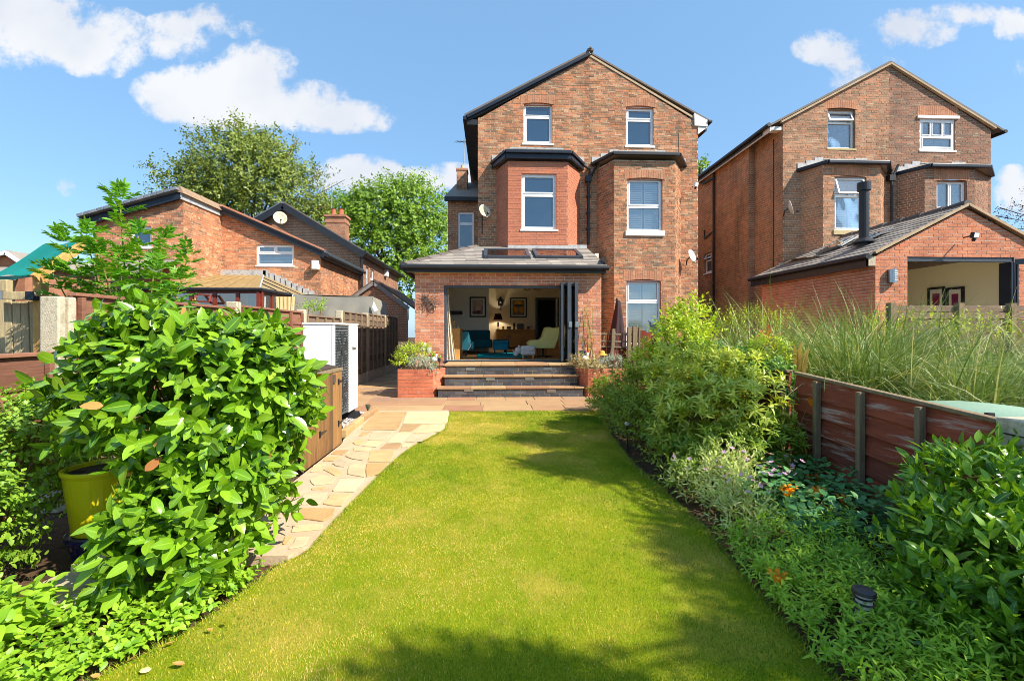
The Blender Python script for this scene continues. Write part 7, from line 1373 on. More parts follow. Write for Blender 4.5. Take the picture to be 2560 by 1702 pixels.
# --- right border, back to front
shrub('tall_shrub', 'tall fresh green shrub in the right border in front of the white window', 'shrub', [((2.52, 6.1, 1.15), (.46, .45, .60)), ((2.72, 6.1, 1.48), (.36, .34, .44)), ((2.30, 6.2, .8), (.44, .45, .5)), ((2.85, 6.6, 1.2), (.4, .4, .5))], M_FRESH, T_FRH, 620, .20, 9, .062, (2.6, 6.2), up=.7, twigs=14, ang=(70, 35))
shrub('low_shrub', 'low dark green shrub at the far end of the border next to the patio', 'shrub', [((1.98, 7.6, .32), (.30, .55, .36)), ((2.3, 7.0, .45), (.45, .6, .45)), ((2.0, 8.05, .22), (.28, .3, .26))], M_LOWSH, T_NAR, 560, .17, 10, .075, (2.1, 7.4), up=.5, twigs=8, droop=.15)
shrub('low_shrub', 'dense mid green shrub edging the lawn just past the stake light', 'shrub', [((1.80, 5.9, .34), (.28, .50, .38)), ((1.84, 5.2, .36), (.32, .45, .40)), ((2.2, 6.4, .5), (.4, .5, .45)), ((1.80, 4.6, .24), (.25, .4, .28)), ((1.83, 6.6, .26), (.22, .5, .3)), ((1.76, 4.1, .14), (.18, .35, .17))], M_LOWSH, T_MED, 1050, .16, 9, .05, (1.95, 5.6), up=.4, twigs=10)
shrub('rhododendron', 'dark glossy rhododendron behind the yellow green shrub by the maroon fence', 'shrub', [((2.85, 5.7, .75), (.42, .55, .55)), ((2.92, 4.9, .6), (.28, .5, .55)), ((2.9, 6.4, .9), (.4, .5, .5))], M_RHODO, T_NAR, 420, .10, 9, .10, (2.85, 5.5), up=.8, ang=(85, 65), twigs=8)
pieris = shrub('pieris_shrub', 'pale yellow green pieris with starry leaf whorls in the middle of the right border', 'shrub', [((2.25, 4.75, .64), (.46, .48, .42)), ((2.55, 4.45, .70), (.36, .38, .34)), ((1.98, 4.55, .42), (.32, .38, .36)), ((2.45, 5.2, .95), (.46, .44, .34)), ((2.72, 4.9, 1.0), (.30, .3, .24)), ((2.1, 5.3, .75), (.36, .4, .36))], M_PIERIS, T_NAR, 700, .07, 11, .092, (2.35, 4.8), up=.9, ang=(88, 45), twigs=34, twm=M_TWIGG, lo=.62, lump=.3)
pho = thing('photinia_bush', 'small shrub with a red new shoot at its top behind the pieris', 'shrub', (3.25, 6.0, 0)); pc_ = PX(1920, 850, 3.3)
B, D = ell((pc_.x, pc_.y, pc_.z-.22), (.20, .20, .22), 70, .4, .3, .9); foliage('foliage', pho, shoots(B, D, .12, 9, .075, 75, 35), T_NAR, M_FRESH); stems(pho, (3.3, 6.1, 0), [tuple(B[i]) for i in range(6)], .014, .005, M_TWIG)
B = np.array(pc_)[None]+rng.normal(0, .045, (14, 3)); foliage('new_shoots', pho, shoots(B, nrm(rng.normal(0, .35, (14, 3))+[0, 0, 1]), .07, 7, .05, 70, 35), T_NAR, lf('red_shoot', [srgb(200, 92, 70), srgb(214, 120, 84), srgb(186, 70, 60)], transl=.3))
shrub('rhododendron', 'mid green rhododendron low in front of the pieris, down to the flowers', 'shrub', [((2.22, 4.30, .30), (.38, .30, .28)), ((2.62, 4.22, .34), (.34, .28, .30)), ((1.90, 4.30, .22), (.26, .3, .24)), ((2.88, 4.5, .4), (.18, .3, .3))], M_LOWSH, T_NAR, 420, .08, 9, .08, (2.3, 4.35), up=.7, ang=(86, 50), twigs=12, twm=M_TWIGG)
shrub('ivy_clump', 'dark ivy clump hanging over the maroon fence where the shrubs end', 'ivy', [((3.12, 4.95, .98), (.16, .5, .16)), ((3.2, 5.7, 1.05), (.22, .4, .2))], M_RHODO, T_RND, 240, .10, 7, .05, (3.2, 5.3), twigs=4, lo=.4, zmin=.6)
shrub('tall_shrub', 'upright yellow tipped shrub with small leaves behind the tall grass at its left', 'shrub', [((4.7, 7.9, 1.35), (.55, .5, .55)), ((4.35, 8.2, 1.3), (.45, .4, .5)), ((5.2, 8.0, 1.35), (.4, .4, .5)), ((3.6, 8.3, 1.2), (.3, .4, .6))], M_FRESH, T_MED, 330, .30, 14, .045, (4.7, 8.0), up=2.2, twigs=12, ang=(70, 40))
shrub('privet_bush', 'bright green leafy shoots standing in front of the slatted fence and pale room', 'shrub', [((7.15, 7.1, 1.50), (.55, .3, .25)), ((8.0, 7.15, 1.5), (.5, .3, .22)), ((6.3, 7.2, 1.4), (.4, .3, .3)), ((8.9, 7.1, 1.5), (.35, .3, .2))], M_FRESH, T_MED, 130, .34, 14, .06, (7.4, 7.2), up=1.8, twigs=10, ang=(65, 40), zmin=.8)
# pampas: long arching blades
def arcs(B, az, L_, w, h0, droop, segs=9):
    n = len(B); t = np.linspace(0, 1, segs+1)[None]; out = np.stack([np.cos(az), np.sin(az)], 1)
    x = (L_[:, None]*(h0[:, None]*t+.55*droop[:, None]*t**2.2)); z = L_[:, None]*(np.sqrt(np.maximum(1-h0**2, .1))[:, None]*t-.75*droop[:, None]*t**2.6)
    P = B[:, None]+np.stack([x*out[:, None, 0], x*out[:, None, 1], z], -1); sd = np.stack([-out[:, 1], out[:, 0], np.zeros(n)], 1); sd = nrm(sd+rng.normal(0, .35, sd.shape)); ww = (w[:, None]*(np.sin(np.pi*np.clip(t*.9+.08, 0, 1))**.5)*(1-.75*t))
    V = np.stack([P-sd[:, None]*ww[..., None], P+sd[:, None]*ww[..., None]], 2).reshape(-1, 3); f = np.array([[2*i, 2*i+1, 2*i+3, 2*i+2] for i in range(segs)])
    return V, (f[None]+2*(segs+1)*np.arange(n)[:, None, None]).reshape(-1, 4), 2*(segs+1)
def grass_clump(label, cx, cy, n, L0, L1, rad, dead=.08, az0=None):
    t = thing('ornamental_grass', label, 'grass clump', (cx, cy, 0), 'clumps of tall arching grass behind the maroon fence'); B = np.stack([cx+rng.normal(0, rad, n), cy+rng.normal(0, rad, n), np.full(n, -.03)], 1)
    az = rng.uniform(0, 6.28, n) if az0 is None else az0+rng.normal(0, 1.1, n); L_ = rng.uniform(L0, L1, n)*1.34; r = np.where(rng.random(n) < dead, .98, rng.uniform(0, .78, n))
    V, F, k = arcs(B, az, L_, rng.uniform(.006, .012, n), rng.uniform(.08, .5, n), rng.uniform(.2, 1.05, n)); tag(np_mesh('blades', V, F, M_PAMPAS, t, {'rnd': np.repeat(r, k), 'mid': np.ones(len(V))}), kind='stuff')
    part('crown_base', M_DRY, t, lambda b: b.lathe([(rad*1.3, -.03), (rad*1.1, .12), (rad*.5, .22), (0, .25)], (cx, cy, 0), 14))
for a in (('tall grass clump directly behind the middle of the maroon fence', 4.55, 5.5, 1240, 1.3, 2.0, .20), ('tall grass clump left of the others beside the yellow tipped shrub', 4.35, 7.1, 840, 1.5, 2.2, .18), ('broad grass clump in the centre of the grassy bank', 5.5, 6.2, 1240, 1.3, 2.05, .25), ('grass clump behind the pale green cover', 5.0, 4.6, 1040, 1.0, 1.6, .2), ('grass clump at the far right in front of the slatted fence', 6.9, 5.9, 1040, 1.3, 1.9, .25), ('grass clump nearest the slatted fence', 5.9, 7.0, 840, 1.4, 2.1, .2), ('low grass clump at the right edge above the concrete post', 5.9, 4.2, 960, .9, 1.6, .22), ('grey blue upright grass tuft at the left end of the bank', 3.75, 7.4, 220, 1.4, 2.0, .08)): grass_clump(*a)
M_STRAWL = lf('straw_blade', [srgb(176, 150, 104), srgb(190, 162, 112)], .8, .2, transl=.2)
pl_ = thing('ornamental_grass', 'long pale seeding stalks arching above the grass clumps', 'grass clump', (5.2, 6.2, 0), 'clumps of tall arching grass behind the maroon fence'); n = 70
B = np.stack([rng.uniform(3.9, 6.6, n), rng.uniform(5.0, 7.3, n), np.full(n, .3)], 1); V, F, k = arcs(B, rng.uniform(-.9, 1.0, n)+np.where(rng.random(n) < .25, 3, 0), rng.uniform(1.7, 2.35, n), np.full(n, .006), rng.uniform(.15, .5, n), rng.uniform(.5, 1.0, n)); tag(np_mesh('blades', V, F, M_PAMPAS, pl_, {'rnd': np.full(len(V), .97), 'mid': np.ones(len(V))}), kind='stuff')
fx_ = thing('dry_leaves', 'tall straw coloured dead leaf blades standing left of the tall grass', 'dead leaves', (3.5, 5.9, 0))
for (u_, v_, du) in ((1985, 855, -3), (2002, 850, 0), (2024, 866, 18)): a = PX(u_, v_, 3.6); c = PX(1998, 930, 3.6); part('leaf', M_STRAWL, fx_, lambda b: b.add([(c.x, c.y+.02*random.random(), .1), (c.x+.02, c.y+.05, .1), tuple(a.lerp(c, .4)+Vector((0, .06, 0))), tuple(a), tuple(a.lerp(c, .4)-Vector((0, .04, 0)))], [(0, 1, 2, 3, 4)], random.random()))
# --- front of the right border
ger = shrub('geranium_plant', 'sunlit geranium with pale foliage and many small pink flowers by the lawn edge', 'plant', [((1.84, 3.55, .20), (.28, .36, .22)), ((2.02, 3.85, .22), (.28, .3, .24)), ((1.78, 3.15, .14), (.22, .3, .16)), ((1.72, 3.9, .13), (.16, .26, .15))], mat('geranium_pale', [srgb(164, 184, 98), srgb(196, 204, 132), srgb(142, 170, 80)], .6, .3, var=.15, transl=.28), T_NAR, 330, .20, 9, .055, (1.9, 3.5), up=1.0, twigs=12, twm=M_TWIGG, ang=(60, 30), lo=.4)
M_PINK = mat('petal_pink', [srgb(206, 150, 190), srgb(220, 170, 204), srgb(190, 136, 178)], .7, .2, transl=.3); M_ORG = mat('petal_orange', [srgb(236, 146, 26), srgb(244, 164, 40)], .6, .3, var=.08, transl=.3)
fme = None
for i in range(70):
    c = Vector((1.9+random.gauss(0, .20), 3.55+random.gauss(0, .26), random.uniform(.28, .50))) if i < 52 else Vector((random.uniform(2.1, 2.8), random.uniform(3.3, 4.2), random.uniform(.18, .42)))
    if fme is None:
        b = MB()
        for k in range(5): a = k*1.2566; q = lambda r, da, z: Vector((r*math.cos(a+da), r*math.sin(a+da), z)); b.add([q(0, 0, 0), q(.016, -.5, .004), q(.023, 0, .006), q(.016, .5, .004)], [(0, 1, 2, 3)], .5)
        o = b.build('flower', M_PINK, ger, origin=(0, 0, 0)); fme = o
    else: o = fme.copy(); COL.objects.link(o)
    o.location = c-wl(ger); o.rotation_euler = (random.uniform(-.9, .3), random.uniform(-.5, .5), random.uniform(0, 6))
cv = thing('geranium_plant', 'blue green lobed geranium leaves in the shade below the maroon fence', 'plant', (2.5, 3.5, 0)); n = 520; B = np.stack([rng.uniform(2.0, 3.02, n), rng.uniform(2.75, 4.3, n), rng.uniform(.03, .24, n)], 1); foliage('foliage', cv, shoots(B, nrm(rng.normal(0, .35, (n, 3))+[0, -.1, 1]), .10, 4, .06, 88, 65, upn=.8), leaf_t(4, .42, .12, -.1, .7), M_BLUEG); stems(cv, (2.5, 3.5, 0), [tuple(B[i]) for i in range(10)], .006, .003, M_TWIGG)
lc = thing('ground_cover', 'leafy green ground cover along the lawn edge at bottom right', 'ground cover', (1.9, 2.4, 0)); lc['kind'] = 'stuff'; n = 900; yb_ = rng.uniform(1.55, 3.1, n); xr = np.array([interp(LAWN_R, y_) for y_ in yb_]); xb = xr+.02+rng.uniform(0, 1, n)**1.2*.83; B = np.stack([xb, yb_, rng.uniform(.02, .19, n)*np.clip((xb-xr)/.3, .25, 1)], 1)
foliage('foliage', lc, shoots(B, nrm(rng.normal(0, .4, (n, 3))+[-.1, -.1, 1]), .13, 8, .042, 78, 45, upn=.5), T_NAR, M_COVER); n = 500; yb_ = rng.uniform(1.5, 2.7, n); xr = np.array([interp(LAWN_R, y_) for y_ in yb_]); B = np.stack([xr+.03+rng.uniform(0, .65, n), yb_, rng.uniform(.02, .13, n)], 1); foliage('foliage', lc, shoots(B, nrm(rng.normal(0, .4, (n, 3))+[-.1, -.1, 1]), .10, 6, .042, 85, 55, upn=.6), T_MED, M_COVER)
bl_ = shrub('laurel_bush', 'dense narrow-leaved evergreen bush in the bottom right corner by the fence post', 'bush', [((2.78, 2.40, .42), (.42, .40, .38)), ((2.45, 2.05, .26), (.46, .42, .36)), ((3.05, 2.05, .40), (.38, .5, .34)), ((2.6, 1.5, .2), (.6, .55, .42)), ((2.25, 1.85, .08), (.4, .4, .28))], M_LAUR2, leaf_t(4, .2, .25, -.12, .85), 1150, .20, 8, .092, (2.75, 2.1), up=.8, ang=(55, 25), solo=300, twigs=16, lo=.6)
tree('added_shade_tree', 'unseen garden tree beyond the right fence, added with a crown shaped to shade the lawn', (7.6, .2), [((5.9, 2.9, 5.5), (.50, .26, .2)), ((6.1, 1.75, 5.5), (.55, .34, .25)), ((6.60, -.35, 5.6), (.12, .85, .10)), ((5.1, -1.40, 5.5), (.55, .2, .14)), ((4.45, -1.62, 5.4), (.2, .16, .12)), ((6.45, -1.3, 5.6), (.2, .25, .15))], 1250, .13, M_RHODO, T=T_MED, r0=.07, limbs=10, slen=.3, nl=7, lo=.2)  # added out of view; crown clumps placed where they cast the lawn shadows
# orange lilies
def lily(p, lab, k):
    t = thing('lily', lab, 'flower', (p.x, p.y, 0), 'orange lilies in the right border'); p = Vector(p)
    part('stem', M_TWIGG, t, lambda b: b.tube([(p.x+.02, p.y+.03, 0), (p.x+.01, p.y+.01, p.z*.6), p], .004, 5))
    for j in range(k):
        c = p+Vector((.045*(j-.5*(k-1)), .02*j, .01*j)); 
        for q in range(6):
            a = q*1.047+j; d = Vector((math.cos(a), math.sin(a), 0)); s_ = Vector((-d.y, d.x, 0)); pt = lambda r, z, w: (c+d*r+s_*w+Vector((0, 0, z)))
            part('petal', M_ORG, t, lambda b: b.add([pt(.004, -.04, 0), pt(.022, .012, -.013), pt(.044, .034, -.012), pt(.066, .03, 0), pt(.044, .034, .012), pt(.022, .012, .013)], [(0, 1, 4, 5), (1, 2, 4) if False else (1, 2, 3, 4)], random.random()))
    n = 14; B = np.stack([np.full(n, p.x+.01)+rng.normal(0, .004, n), np.full(n, p.y+.01), rng.uniform(.03, max(p.z*.85, .1), n)], 1); D = nrm(np.stack([rng.normal(0, 1, n), rng.normal(0, 1, n), np.full(n, .5)], 1)); foliage('foliage', t, [B, D, nrm(D*[-1, -1, 0]*.5+[0, 0, 1]), rng.uniform(.06, .1, n), rng.random(n)], T_NAR, M_COVER)
for (u_, v_, y_, k, lab) in ((1973, 1231, 3.35, 2, 'orange lily standing tallest behind the pink geranium'), (2045, 1236, 3.35, 2, 'pair of orange lily blooms close to the fence batten'), (2109, 1250, 3.3, 1, 'single orange lily just in front of the fence bottom'), (1944, 1447, 2.35, 1, 'orange lily low down nearest the lawn edge'), (2020, 1196, 3.9, 1, 'left one of two small orange lilies behind the lily pair'), (2043, 1196, 3.9, 1, 'right one of two small orange lilies behind the lily pair'), (2035, 1006, 4.2, 2, 'orange lily high against the first fence batten')): lily(PY(u_, v_, y_), lab, k)
# --- planters
shrub('planter_plant', 'bright feathery green plant with red flowers in the left planter', 'plant', [((-1.85, 10.25, .92), (.24, .22, .24)), ((-1.55, 10.5, .95), (.25, .25, .24)), ((-2.0, 10.1, .8), (.16, .16, .16))], M_FRESH, T_NAR, 210, .17, 9, .06, (-1.75, 10.3), up=.6, twigs=6, zmin=.6)
shrub('silver_plant', 'silver grey curry plant bushing over the front of the left planter', 'plant', [((-1.62, 10.08, .76), (.24, .16, .15)), ((-1.4, 10.12, .74), (.2, .15, .13)), ((-1.28, 10.0, .56), (.1, .08, .14))], M_SILVER, T_NAR, 260, .11, 10, .035, (-1.5, 10.1), up=.5, twigs=6, zmin=.4, twm=M_DRY)
rf_ = thing('red_flowers', 'small red geranium flowers in the left planter next to the doors', 'flower', (-1.25, 10.5, PT)); M_RED = mat('petal_red', [srgb(196, 30, 30)], .6, .3)
for (u_, v_) in ((1078, 884), (1082, 888), (1076, 889), (1088, 886), (1002, 900)): c = PY(u_, v_, 10.4); part('flower', M_RED, rf_, lambda b: b.ball(c, (.02, .02, .015), 8, 5))
part('stem', M_TWIGG, rf_, lambda b: b.tube([(-1.27, 10.4, PT), PY(1080, 888, 10.4)], .005, 5)); B = np.stack([rng.normal(-1.26, .05, 24), rng.normal(10.42, .05, 24), rng.uniform(PT, .95, 24)], 1); foliage('foliage', rf_, shoots(B, nrm(rng.normal(0, .5, (24, 3))+[0, 0, .8]), .06, 5, .045, 80, 50), T_RND, M_COVER)
shrub('trailing_plant', 'dry straw coloured lavender trailing over the right planter', 'plant', [((2.25, 10.05, .70), (.34, .22, .14)), ((2.0, 10.3, .76), (.25, .2, .14)), ((2.35, 9.92, .56), (.22, .09, .12))], M_DRY, T_NAR, 300, .20, 10, .045, (2.2, 10.2), up=.15, twigs=24, zmin=.35, twm=M_DRY, droop=.1)
shrub('silver_plant', 'grey green lavender mound at the right end of the right planter', 'plant', [((2.75, 10.15, .76), (.22, .18, .16))], M_SILVER, T_NAR, 120, .14, 10, .04, (2.75, 10.2), up=.6, twigs=6, zmin=.5)
shrub('climber_plant', 'thin climber growing up the brick pier right of the folding doors', 'plant', [((2.42, 11.2, 1.75), (.18, .05, .5)), ((2.5, 11.2, 1.2), (.12, .05, .35))], M_FRESH, T_MED, 34, .16, 5, .035, (2.4, 11.15), twigs=9, lo=.2, zmin=.9, twm=M_TWIGG)
mg = thing('marigold_plant', 'orange marigolds in the right planter in front of the pier', 'flower', (2.2, 10.6, PT))
for (u_, v_) in ((1454, 888), (1470, 889), (1473, 873)): c = PY(u_, v_, 10.5); part('flower', M_ORG, mg, lambda b: (b.ball(c, (.028, .028, .016), 8, 5))); part('stem', M_TWIGG, mg, lambda b: b.tube([(c.x+.01, 10.55, PT), c], .004, 5))
B = np.stack([rng.normal(2.22, .1, 30), rng.normal(10.55, .05, 30), rng.uniform(PT, .95, 30)], 1); foliage('foliage', mg, shoots(B, nrm(rng.normal(0, .5, (30, 3))+[0, 0, .8]), .07, 6, .05, 75, 40), T_NAR, M_COVER)
# --- lawn: mown blades, denser near the camera
n = 300000; yb_ = 1.55+6.72*rng.random(n)**1.75; xl = np.interp(yb_, [p.y for p in LAWN_L][::-1], [p.x for p in LAWN_L][::-1]); xr = np.interp(yb_, [p.y for p in LAWN_R][::-1], [p.x for p in LAWN_R][::-1]); xb = xl+.005+(xr-xl+.02)*rng.random(n)
pat_ = np.zeros(n)
def vn(x, y, sc, amp):      # smooth value noise
    g = rng.random((97, 97)); x = x/sc+31.7; y = y/sc+12.3; xi, yi = np.floor(x).astype(int), np.floor(y).astype(int); fx, fy = x-xi, y-yi; fx, fy = fx*fx*(3-2*fx), fy*fy*(3-2*fy)
    q = lambda a, b: g[(xi+a) % 97, (yi+b) % 97]
    return amp*((q(0, 0)*(1-fx)+q(1, 0)*fx)*(1-fy)+(q(0, 1)*(1-fx)+q(1, 1)*fx)*fy-.5)
pat_ = vn(xb, yb_, 1.3, .80)+vn(xb, yb_, .45, .50)+vn(xb, yb_, .15, .24)+vn(xb, yb_, .05, .16)
edge_ = np.exp(-((xb+.2)**2)/.6)*.06; r_ = np.clip(.33+pat_*1.0+edge_+rng.normal(0, .25, n), 0, 1)
k_ = np.clip(yb_/3.2, .8, 2.3); hgt = (rng.uniform(.005, .012, n)+np.where(rng.random(n) < .03, .010, 0))*(1+.12*k_); az = rng.uniform(0, 6.28, n); wdt = .0015*k_*rng.uniform(.7, 1.3, n); lean = rng.uniform(.1, .9, n)*hgt
B = np.stack([xb, yb_, np.zeros(n)], 1); sd = np.stack([-np.sin(az), np.cos(az), np.zeros(n)], 1)*wdt[:, None]; tp_ = B+np.stack([np.cos(az)*lean, np.sin(az)*lean, hgt], 1)
V = np.stack([B-sd, B+sd, tp_], 1).reshape(-1, 3); g = np_mesh('grass', V, np.arange(3*n).reshape(-1, 3), M_BLADE, None, {'rnd': np.repeat(r_, 3), 'mid': np.ones(3*n)}); tag(g, 'short mown grass of the lawn', 'grass', kind='stuff')
ne = 9000; ye = rng.uniform(1.6, 8.2, ne); sdn = rng.random(ne) < .5      # longer uncut blades along the two edges
xe = np.where(sdn, np.interp(ye, [p.y for p in LAWN_L][::-1], [p.x for p in LAWN_L][::-1])+rng.uniform(-.02, .035, ne), np.interp(ye, [p.y for p in LAWN_R][::-1], [p.x for p in LAWN_R][::-1])+rng.uniform(-.035, .025, ne))
az = np.where(sdn, math.pi, 0)+rng.normal(0, .9, ne); hg = rng.uniform(.015, .045, ne)*(.6+.4*np.clip(vn(xe, ye, .3, 2)+.5, 0, 1)); B = np.stack([xe, ye, np.zeros(ne)], 1); sd = np.stack([-np.sin(az), np.cos(az), np.zeros(ne)], 1)*(.0016*np.clip(ye/3, .8, 2.2))[:, None]
V = np.stack([B-sd, B+sd, B+np.stack([np.cos(az)*hg*.9, np.sin(az)*hg*.9, hg*.8], 1)], 1).reshape(-1, 3); ge = np_mesh('edge_grass', V, np.arange(3*ne).reshape(-1, 3), M_BLADE, None, {'rnd': np.repeat(rng.uniform(0, .6, ne), 3), 'mid': np.ones(3*ne)}); tag(ge, 'longer ragged grass along the lawn edges', 'grass', kind='stuff')
# --- small things on the ground
LEAFLAB = ['brown fallen leaf at the grass edge below the middle of the laurel', 'brown fallen leaf just left of the leaf below the laurel', 'brown fallen leaf lying out on the grass left of centre', 'brown fallen leaf closest to the near end of the stone path', 'brown fallen leaf next to the cream petal', 'brown fallen leaf furthest left against the ground cover',
  'tiny brown leaf on the grass beside the middle of the path, upper of two', 'tiny brown leaf on the grass beside the middle of the path, lower of two', 'brown fallen leaf by the far bend of the stone path', 'brown fallen leaf half under the ground cover edge', 'brown fallen leaf right of the cream petal', 'brown fallen leaf at the corner where the path ends']
for i, (u_, v_) in enumerate(((605, 1540), (560, 1560), (425, 1610), (640, 1520), (330, 1648), (240, 1690), (895, 1285), (912, 1316), (984, 1160), (525, 1575), (447, 1660), (762, 1380))):
    c = G(u_, v_, .02); 
    if i == 0:
        fl_ = MB(); V_, F_, M_ = leaf_t(4, .24, .5, .25); fl_.V = [(v[0]*.04, v[1]*.04-.02, v[2]*.04) for v in V_]; fl_.F = [list(f) for f in F_]; fl_.M = [0]*len(F_); fl_.R = [.5]*len(V_); o = fl_.build('fallen_leaf', M_DEADLF, None, origin=(0, 0, 0)); f0 = o
    else: o = f0.copy(); COL.objects.link(o)
    o.location = c; o.rotation_euler = (random.uniform(-.3, .3), random.uniform(-.4, .4), random.uniform(0, 6.2)); s_ = random.uniform(.7, 1.5) if i != 6 and i != 7 else .6; o.scale = (s_, s_, s_); tag(o, LEAFLAB[i], 'leaf', 'fallen leaves on the lawn')
c = G(363, 1674, .015); o = part('petal', mat('petal_cream', [srgb(240, 226, 150)], .6, transl=.2), None, lambda b: b.ball(c, (.022, .016, .006), 10, 6), origin=c); o.name = 'fallen_petal'; tag(o, 'single cream petal lying on the grass at bottom left', 'petal')
def stake_light(p, h, lab, kind):
    t = thing('stake_light', lab, 'garden light', (p.x, p.y, 0), 'solar lights on stakes'); top = Vector((p.x, p.y, h))
    part('stake', M_BLACK, t, lambda b: b.tube([(p.x+.015, p.y, 0), top], .010, 6))
    if kind == 0: part('head', M_BLACK, t, lambda b: b.lathe([(.012, -.06), (.03, -.02), (.034, .0), (.0, .0)], top, 12)); part('globe', M_UPVC, t, lambda b: b.ball(top+Vector((0, 0, .025)), .028, 12, 8), smooth=True)
    elif kind == 1:
        part('head', M_BLACK, t, lambda b: (b.lathe([(0, .05), (.046, .045), (.05, .03), (.046, .03)], top, 16), [b.lathe([(.036, -.09+.024*k), (.044, -.086+.024*k), (.036, -.08+.024*k)], top, 16) for k in range(5)])); part('diffuser', M_DISH, t, lambda b: b.lathe([(.033, -.1), (.033, .03)], top, 14))
    else: part('head', mat('solar_green', [srgb(70, 84, 66)], .3, .5), t, lambda b: b.lathe([(.012, -.09), (.03, -.03), (.042, .0), (.042, .03), (0, .03)], top, 12))
p_ = G(1567, 1126); stake_light(p_, .30, 'black stake light with a clear globe at the lawn edge beside the low shrub', 0); p_ = PY(2160, 1530, 2.02); stake_light(Vector((p_.x, p_.y, 0)), p_.z+.06, 'black louvred stake light among leaves at bottom right', 1)
p_ = G(920, 1040); stake_light(p_, .17, 'small greenish stake light on the gravel by the heat pump', 2); p_ = PY(1098, 900, 10.02); t_ = thing('spot_light', 'small black spot light on a spike at the corner of the left planter', 'garden light', (p_.x, p_.y, PT)); part('head', M_BLACK, t_, lambda b: b.box(p_.x-.028, p_.x+.028, p_.y-.03, p_.y+.03, p_.z-.04, p_.z+.05), bevel=.01); part('stake', M_BLACK, t_, lambda b: b.tube([(p_.x, p_.y, PT-.02), (p_.x, p_.y, p_.z)], .008, 6))
# feeder on a crook
fp = PY(1575, 1010, 8.1); fe = thing('bird_feeder', 'shepherd crook with a hanging stack of feeder plates by the far end of the border', 'feeder', (fp.x, 8.1, 0)); top_ = PY(1563, 945, 8.1)
part('crook', M_BLACK, fe, lambda b: b.tube([(fp.x+.06, 8.1, 0), (fp.x+.02, 8.1, top_.z-.25)]+[(top_.x+.02+.09*math.cos(a), 8.1, top_.z-.10+.10*math.sin(a)) for a in np.linspace(-.1, 3.3, 9)], .008, 6))
hx_ = top_.x-.07
for k in range(6): part('plate', M_STONE if k < 2 else M_LEAD, fe, lambda b: b.lathe([(0, 0), (.05+.012*k, 0), (.05+.012*k, .014), (0, .014)], (hx_, 8.1, top_.z-.30-.055*k), 14, sy=.8))
part('cord', M_BLACK, fe, lambda b: b.tube([(hx_, 8.1, top_.z-.1), (hx_, 8.1, top_.z-.6)], .005, 4))
# crook on the right planter with bells
cp = PY(1455, 880, 10.9); ck_ = thing('garden_crook', 'thin metal crook with a hanging bell ornament right of the folding doors', 'ornament', (cp.x, 10.9, PT)); a = PY(1443, 815, 10.9)
part('crook', M_STEEL, ck_, lambda b: b.tube([PY(1461, 885, 10.9), PY(1450, 835, 10.9)]+[(a.x+.045*math.cos(q), 10.9, a.z-.02+.045*math.sin(q)) for q in np.linspace(.2, 3.8, 8)], .007, 5)); part('bell', M_DRY, ck_, lambda b: b.lathe([(.02, .08), (.03, .0), (.05, -.06), (.03, -.07), (.03, -.12), (.0, -.13)], PY(1438, 848, 10.9), 12))
# ornaments: hens, jar, bucket, rabbit, straw-hatted figure
def hen(p, s_, lab):
    t = thing('hen_ornament', lab, 'ornament', p, 'painted hen ornaments'); p = Vector(p)
    part('body', M_WHITE, t, lambda b: (b.ball(p+Vector((0, 0, .06))*s_, (.07*s_, .05*s_, .055*s_), 14, 9), b.tube([p+Vector((.03, 0, .08))*s_, p+Vector((.05, 0, .15))*s_, p+Vector((.06, 0, .18))*s_], [.035*s_, .022*s_, .024*s_], 10)), smooth=True); part('comb', M_RED, t, lambda b: b.prism([p+Vector(q)*s_ for q in ((.04, 0, .19), (.085, 0, .19), (.08, 0, .225), (.065, 0, .21), (.05, 0, .23))], (0, .012*s_, 0))); part('beak', M_ORG, t, lambda b: b.tube([p+Vector((.08, 0, .18))*s_, p+Vector((.10, 0, .175))*s_], [.012*s_, .002], 6)); part('tail', M_BLACK, t, lambda b: b.prism([p+Vector(q)*s_ for q in ((-.05, 0, .07), (-.11, 0, .14), (-.08, 0, .15), (-.03, 0, .10))], (0, .02*s_, 0)))
hen(PY(1085, 905, 10.2), 1.0, 'white hen ornament with red comb at the corner of the left planter'); hen(PY(1056, 880, 10.9), 1.2, 'white hen ornament standing against the brick pier above the left planter'); hen(PY(1463, 903, 10.25), 1.1, 'white speckled hen ornament among dry plants in the right planter')
a = PY(1071, 876, 10.7); jb = thing('plant_pot', 'grey metal bucket with green plant on the left planter against the pier', 'plant pot', a); part('bucket', M_LEAD, jb, lambda b: b.lathe([(0, -.08), (.06, -.08), (.08, .08), (.072, .08), (.07, .05), (0, .05)], a, 16)); B = np.array(a)[None]+rng.normal(0, .03, (14, 3))+[0, 0, .06]; foliage('foliage', jb, shoots(B, nrm(rng.normal(0, .5, (14, 3))+[0, 0, 1]), .09, 5, .05, 75, 40), T_MED, M_FRESH)
a = PY(1484, 897, 10.3); rb = thing('rabbit_ornament', 'small tan rabbit ornament left of the straw-hatted figure', 'ornament', a); part('body', M_DRY, rb, lambda b: (b.ball(a+Vector((0, 0, -.02)), (.045, .045, .06), 12, 8), b.ball(a+Vector((-.01, -.02, .06)), .033, 10, 8)), smooth=True)
for sx_ in (-1, 1): part('ear', M_DRY, rb, lambda b: b.ball(a+Vector((sx_*.014-.01, -.01, .115)), (.010, .008, .035), 8, 6), smooth=True)
part('base', M_STONE, rb, lambda b: b.box(a.x-.05, a.x+.05, a.y-.05, a.y+.05, PT-.03, a.z-.07))
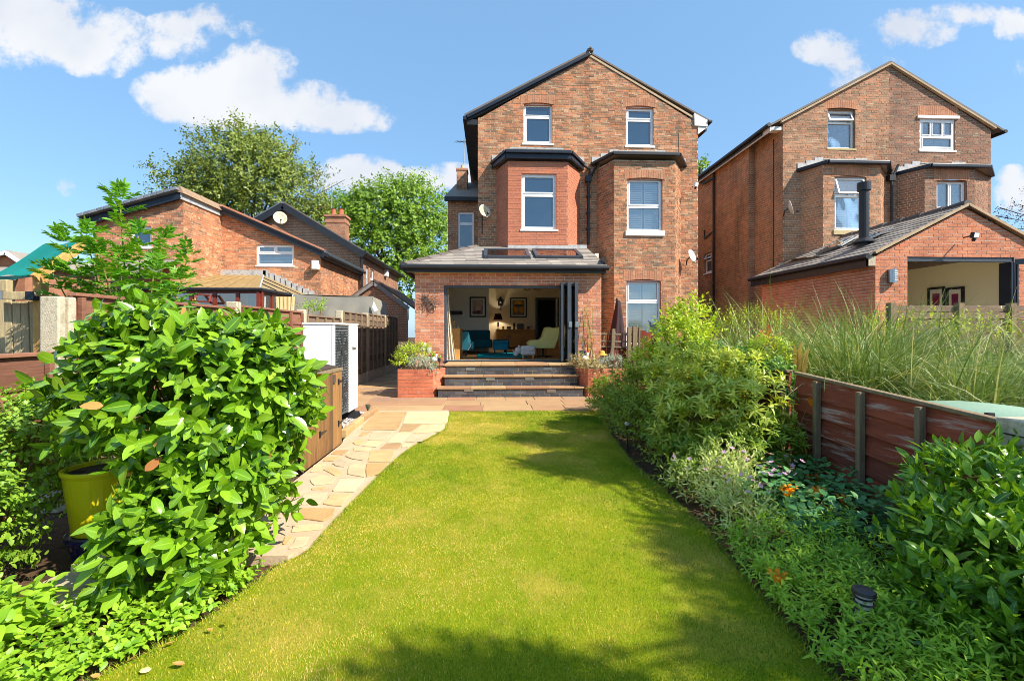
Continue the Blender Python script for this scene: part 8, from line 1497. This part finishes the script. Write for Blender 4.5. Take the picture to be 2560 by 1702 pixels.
a = PY(1457, 882, 10.8); bp = thing('plant_pot', 'dark blue pot in the right planter beside the door leaves', 'plant pot', a); part('pot_body', M_BLU, bp, lambda b: b.lathe([(0, -.10), (.06, -.10), (.085, .03), (.09, .05), (.08, .05), (.075, .02), (0, .02)], a, 18)); part('soil', M_SOIL, bp, lambda b: b.lathe([(0, .025), (.075, .025), (.076, .015)], a, 14))
a = PY(1505, 900, 10.3); dl = thing('scarecrow_figure', 'small garden figure in a straw hat and pale blue shirt seated on the right planter', 'figure', a)
M_STRAW = mat('straw_hat', [srgb(206, 160, 74), srgb(190, 142, 60)], .9, .2, by='noise', vscale=30, bump=.5, bscale=120); M_SHIRT = mat('shirt_pale_blue', [srgb(150, 176, 190), srgb(168, 190, 200)], .9, .2, by='noise', vscale=9); M_DENIM = mat('trousers_navy', [srgb(54, 60, 76)], .9, .2); M_SKIN = mat('doll_cloth', [srgb(206, 170, 140)], .9, .2)
part('head', M_SKIN, dl, lambda b: b.ball(a+Vector((0, 0, .10)), (.05, .05, .055), 12, 8), smooth=True); part('hat', M_STRAW, dl, lambda b: b.lathe([(.125, .115), (.12, .128), (.072, .145), (.066, .19), (.045, .215), (0, .222)], a, 20), smooth=True)
part('shirt', M_SHIRT, dl, lambda b: (b.lathe([(.045, .06), (.07, .03), (.075, -.06), (.07, -.10), (0, -.10)], a, 14, sy=.7), b.tube([a+Vector((-.06, 0, .03)), a+Vector((-.12, -.02, -.02)), a+Vector((-.13, -.06, -.06))], [.03, .026, .022], 8), b.tube([a+Vector((.06, 0, .03)), a+Vector((.12, -.02, -.0)), a+Vector((.15, -.04, -.05))], [.03, .026, .022], 8)), smooth=True)
part('trousers', M_DENIM, dl, lambda b: (b.tube([a+Vector((-.035, 0, -.09)), a+Vector((-.04, -.05, -.12)), a+Vector((-.045, -.06, -.24))], [.036, .03, .022], 8), b.tube([a+Vector((.035, 0, -.09)), a+Vector((.04, -.05, -.12)), a+Vector((.04, -.06, -.24))], [.036, .03, .022], 8)), smooth=True); part('chair', M_STEEL, dl, lambda b: [b.tube([a+Vector((sx_*.08, sy_*.05, .0 if sy_ > 0 else -.11)), a+Vector((sx_*.09, sy_*.07, -.27))], .008, 5) for sx_ in (-1, 1) for sy_ in (-1, 1)])
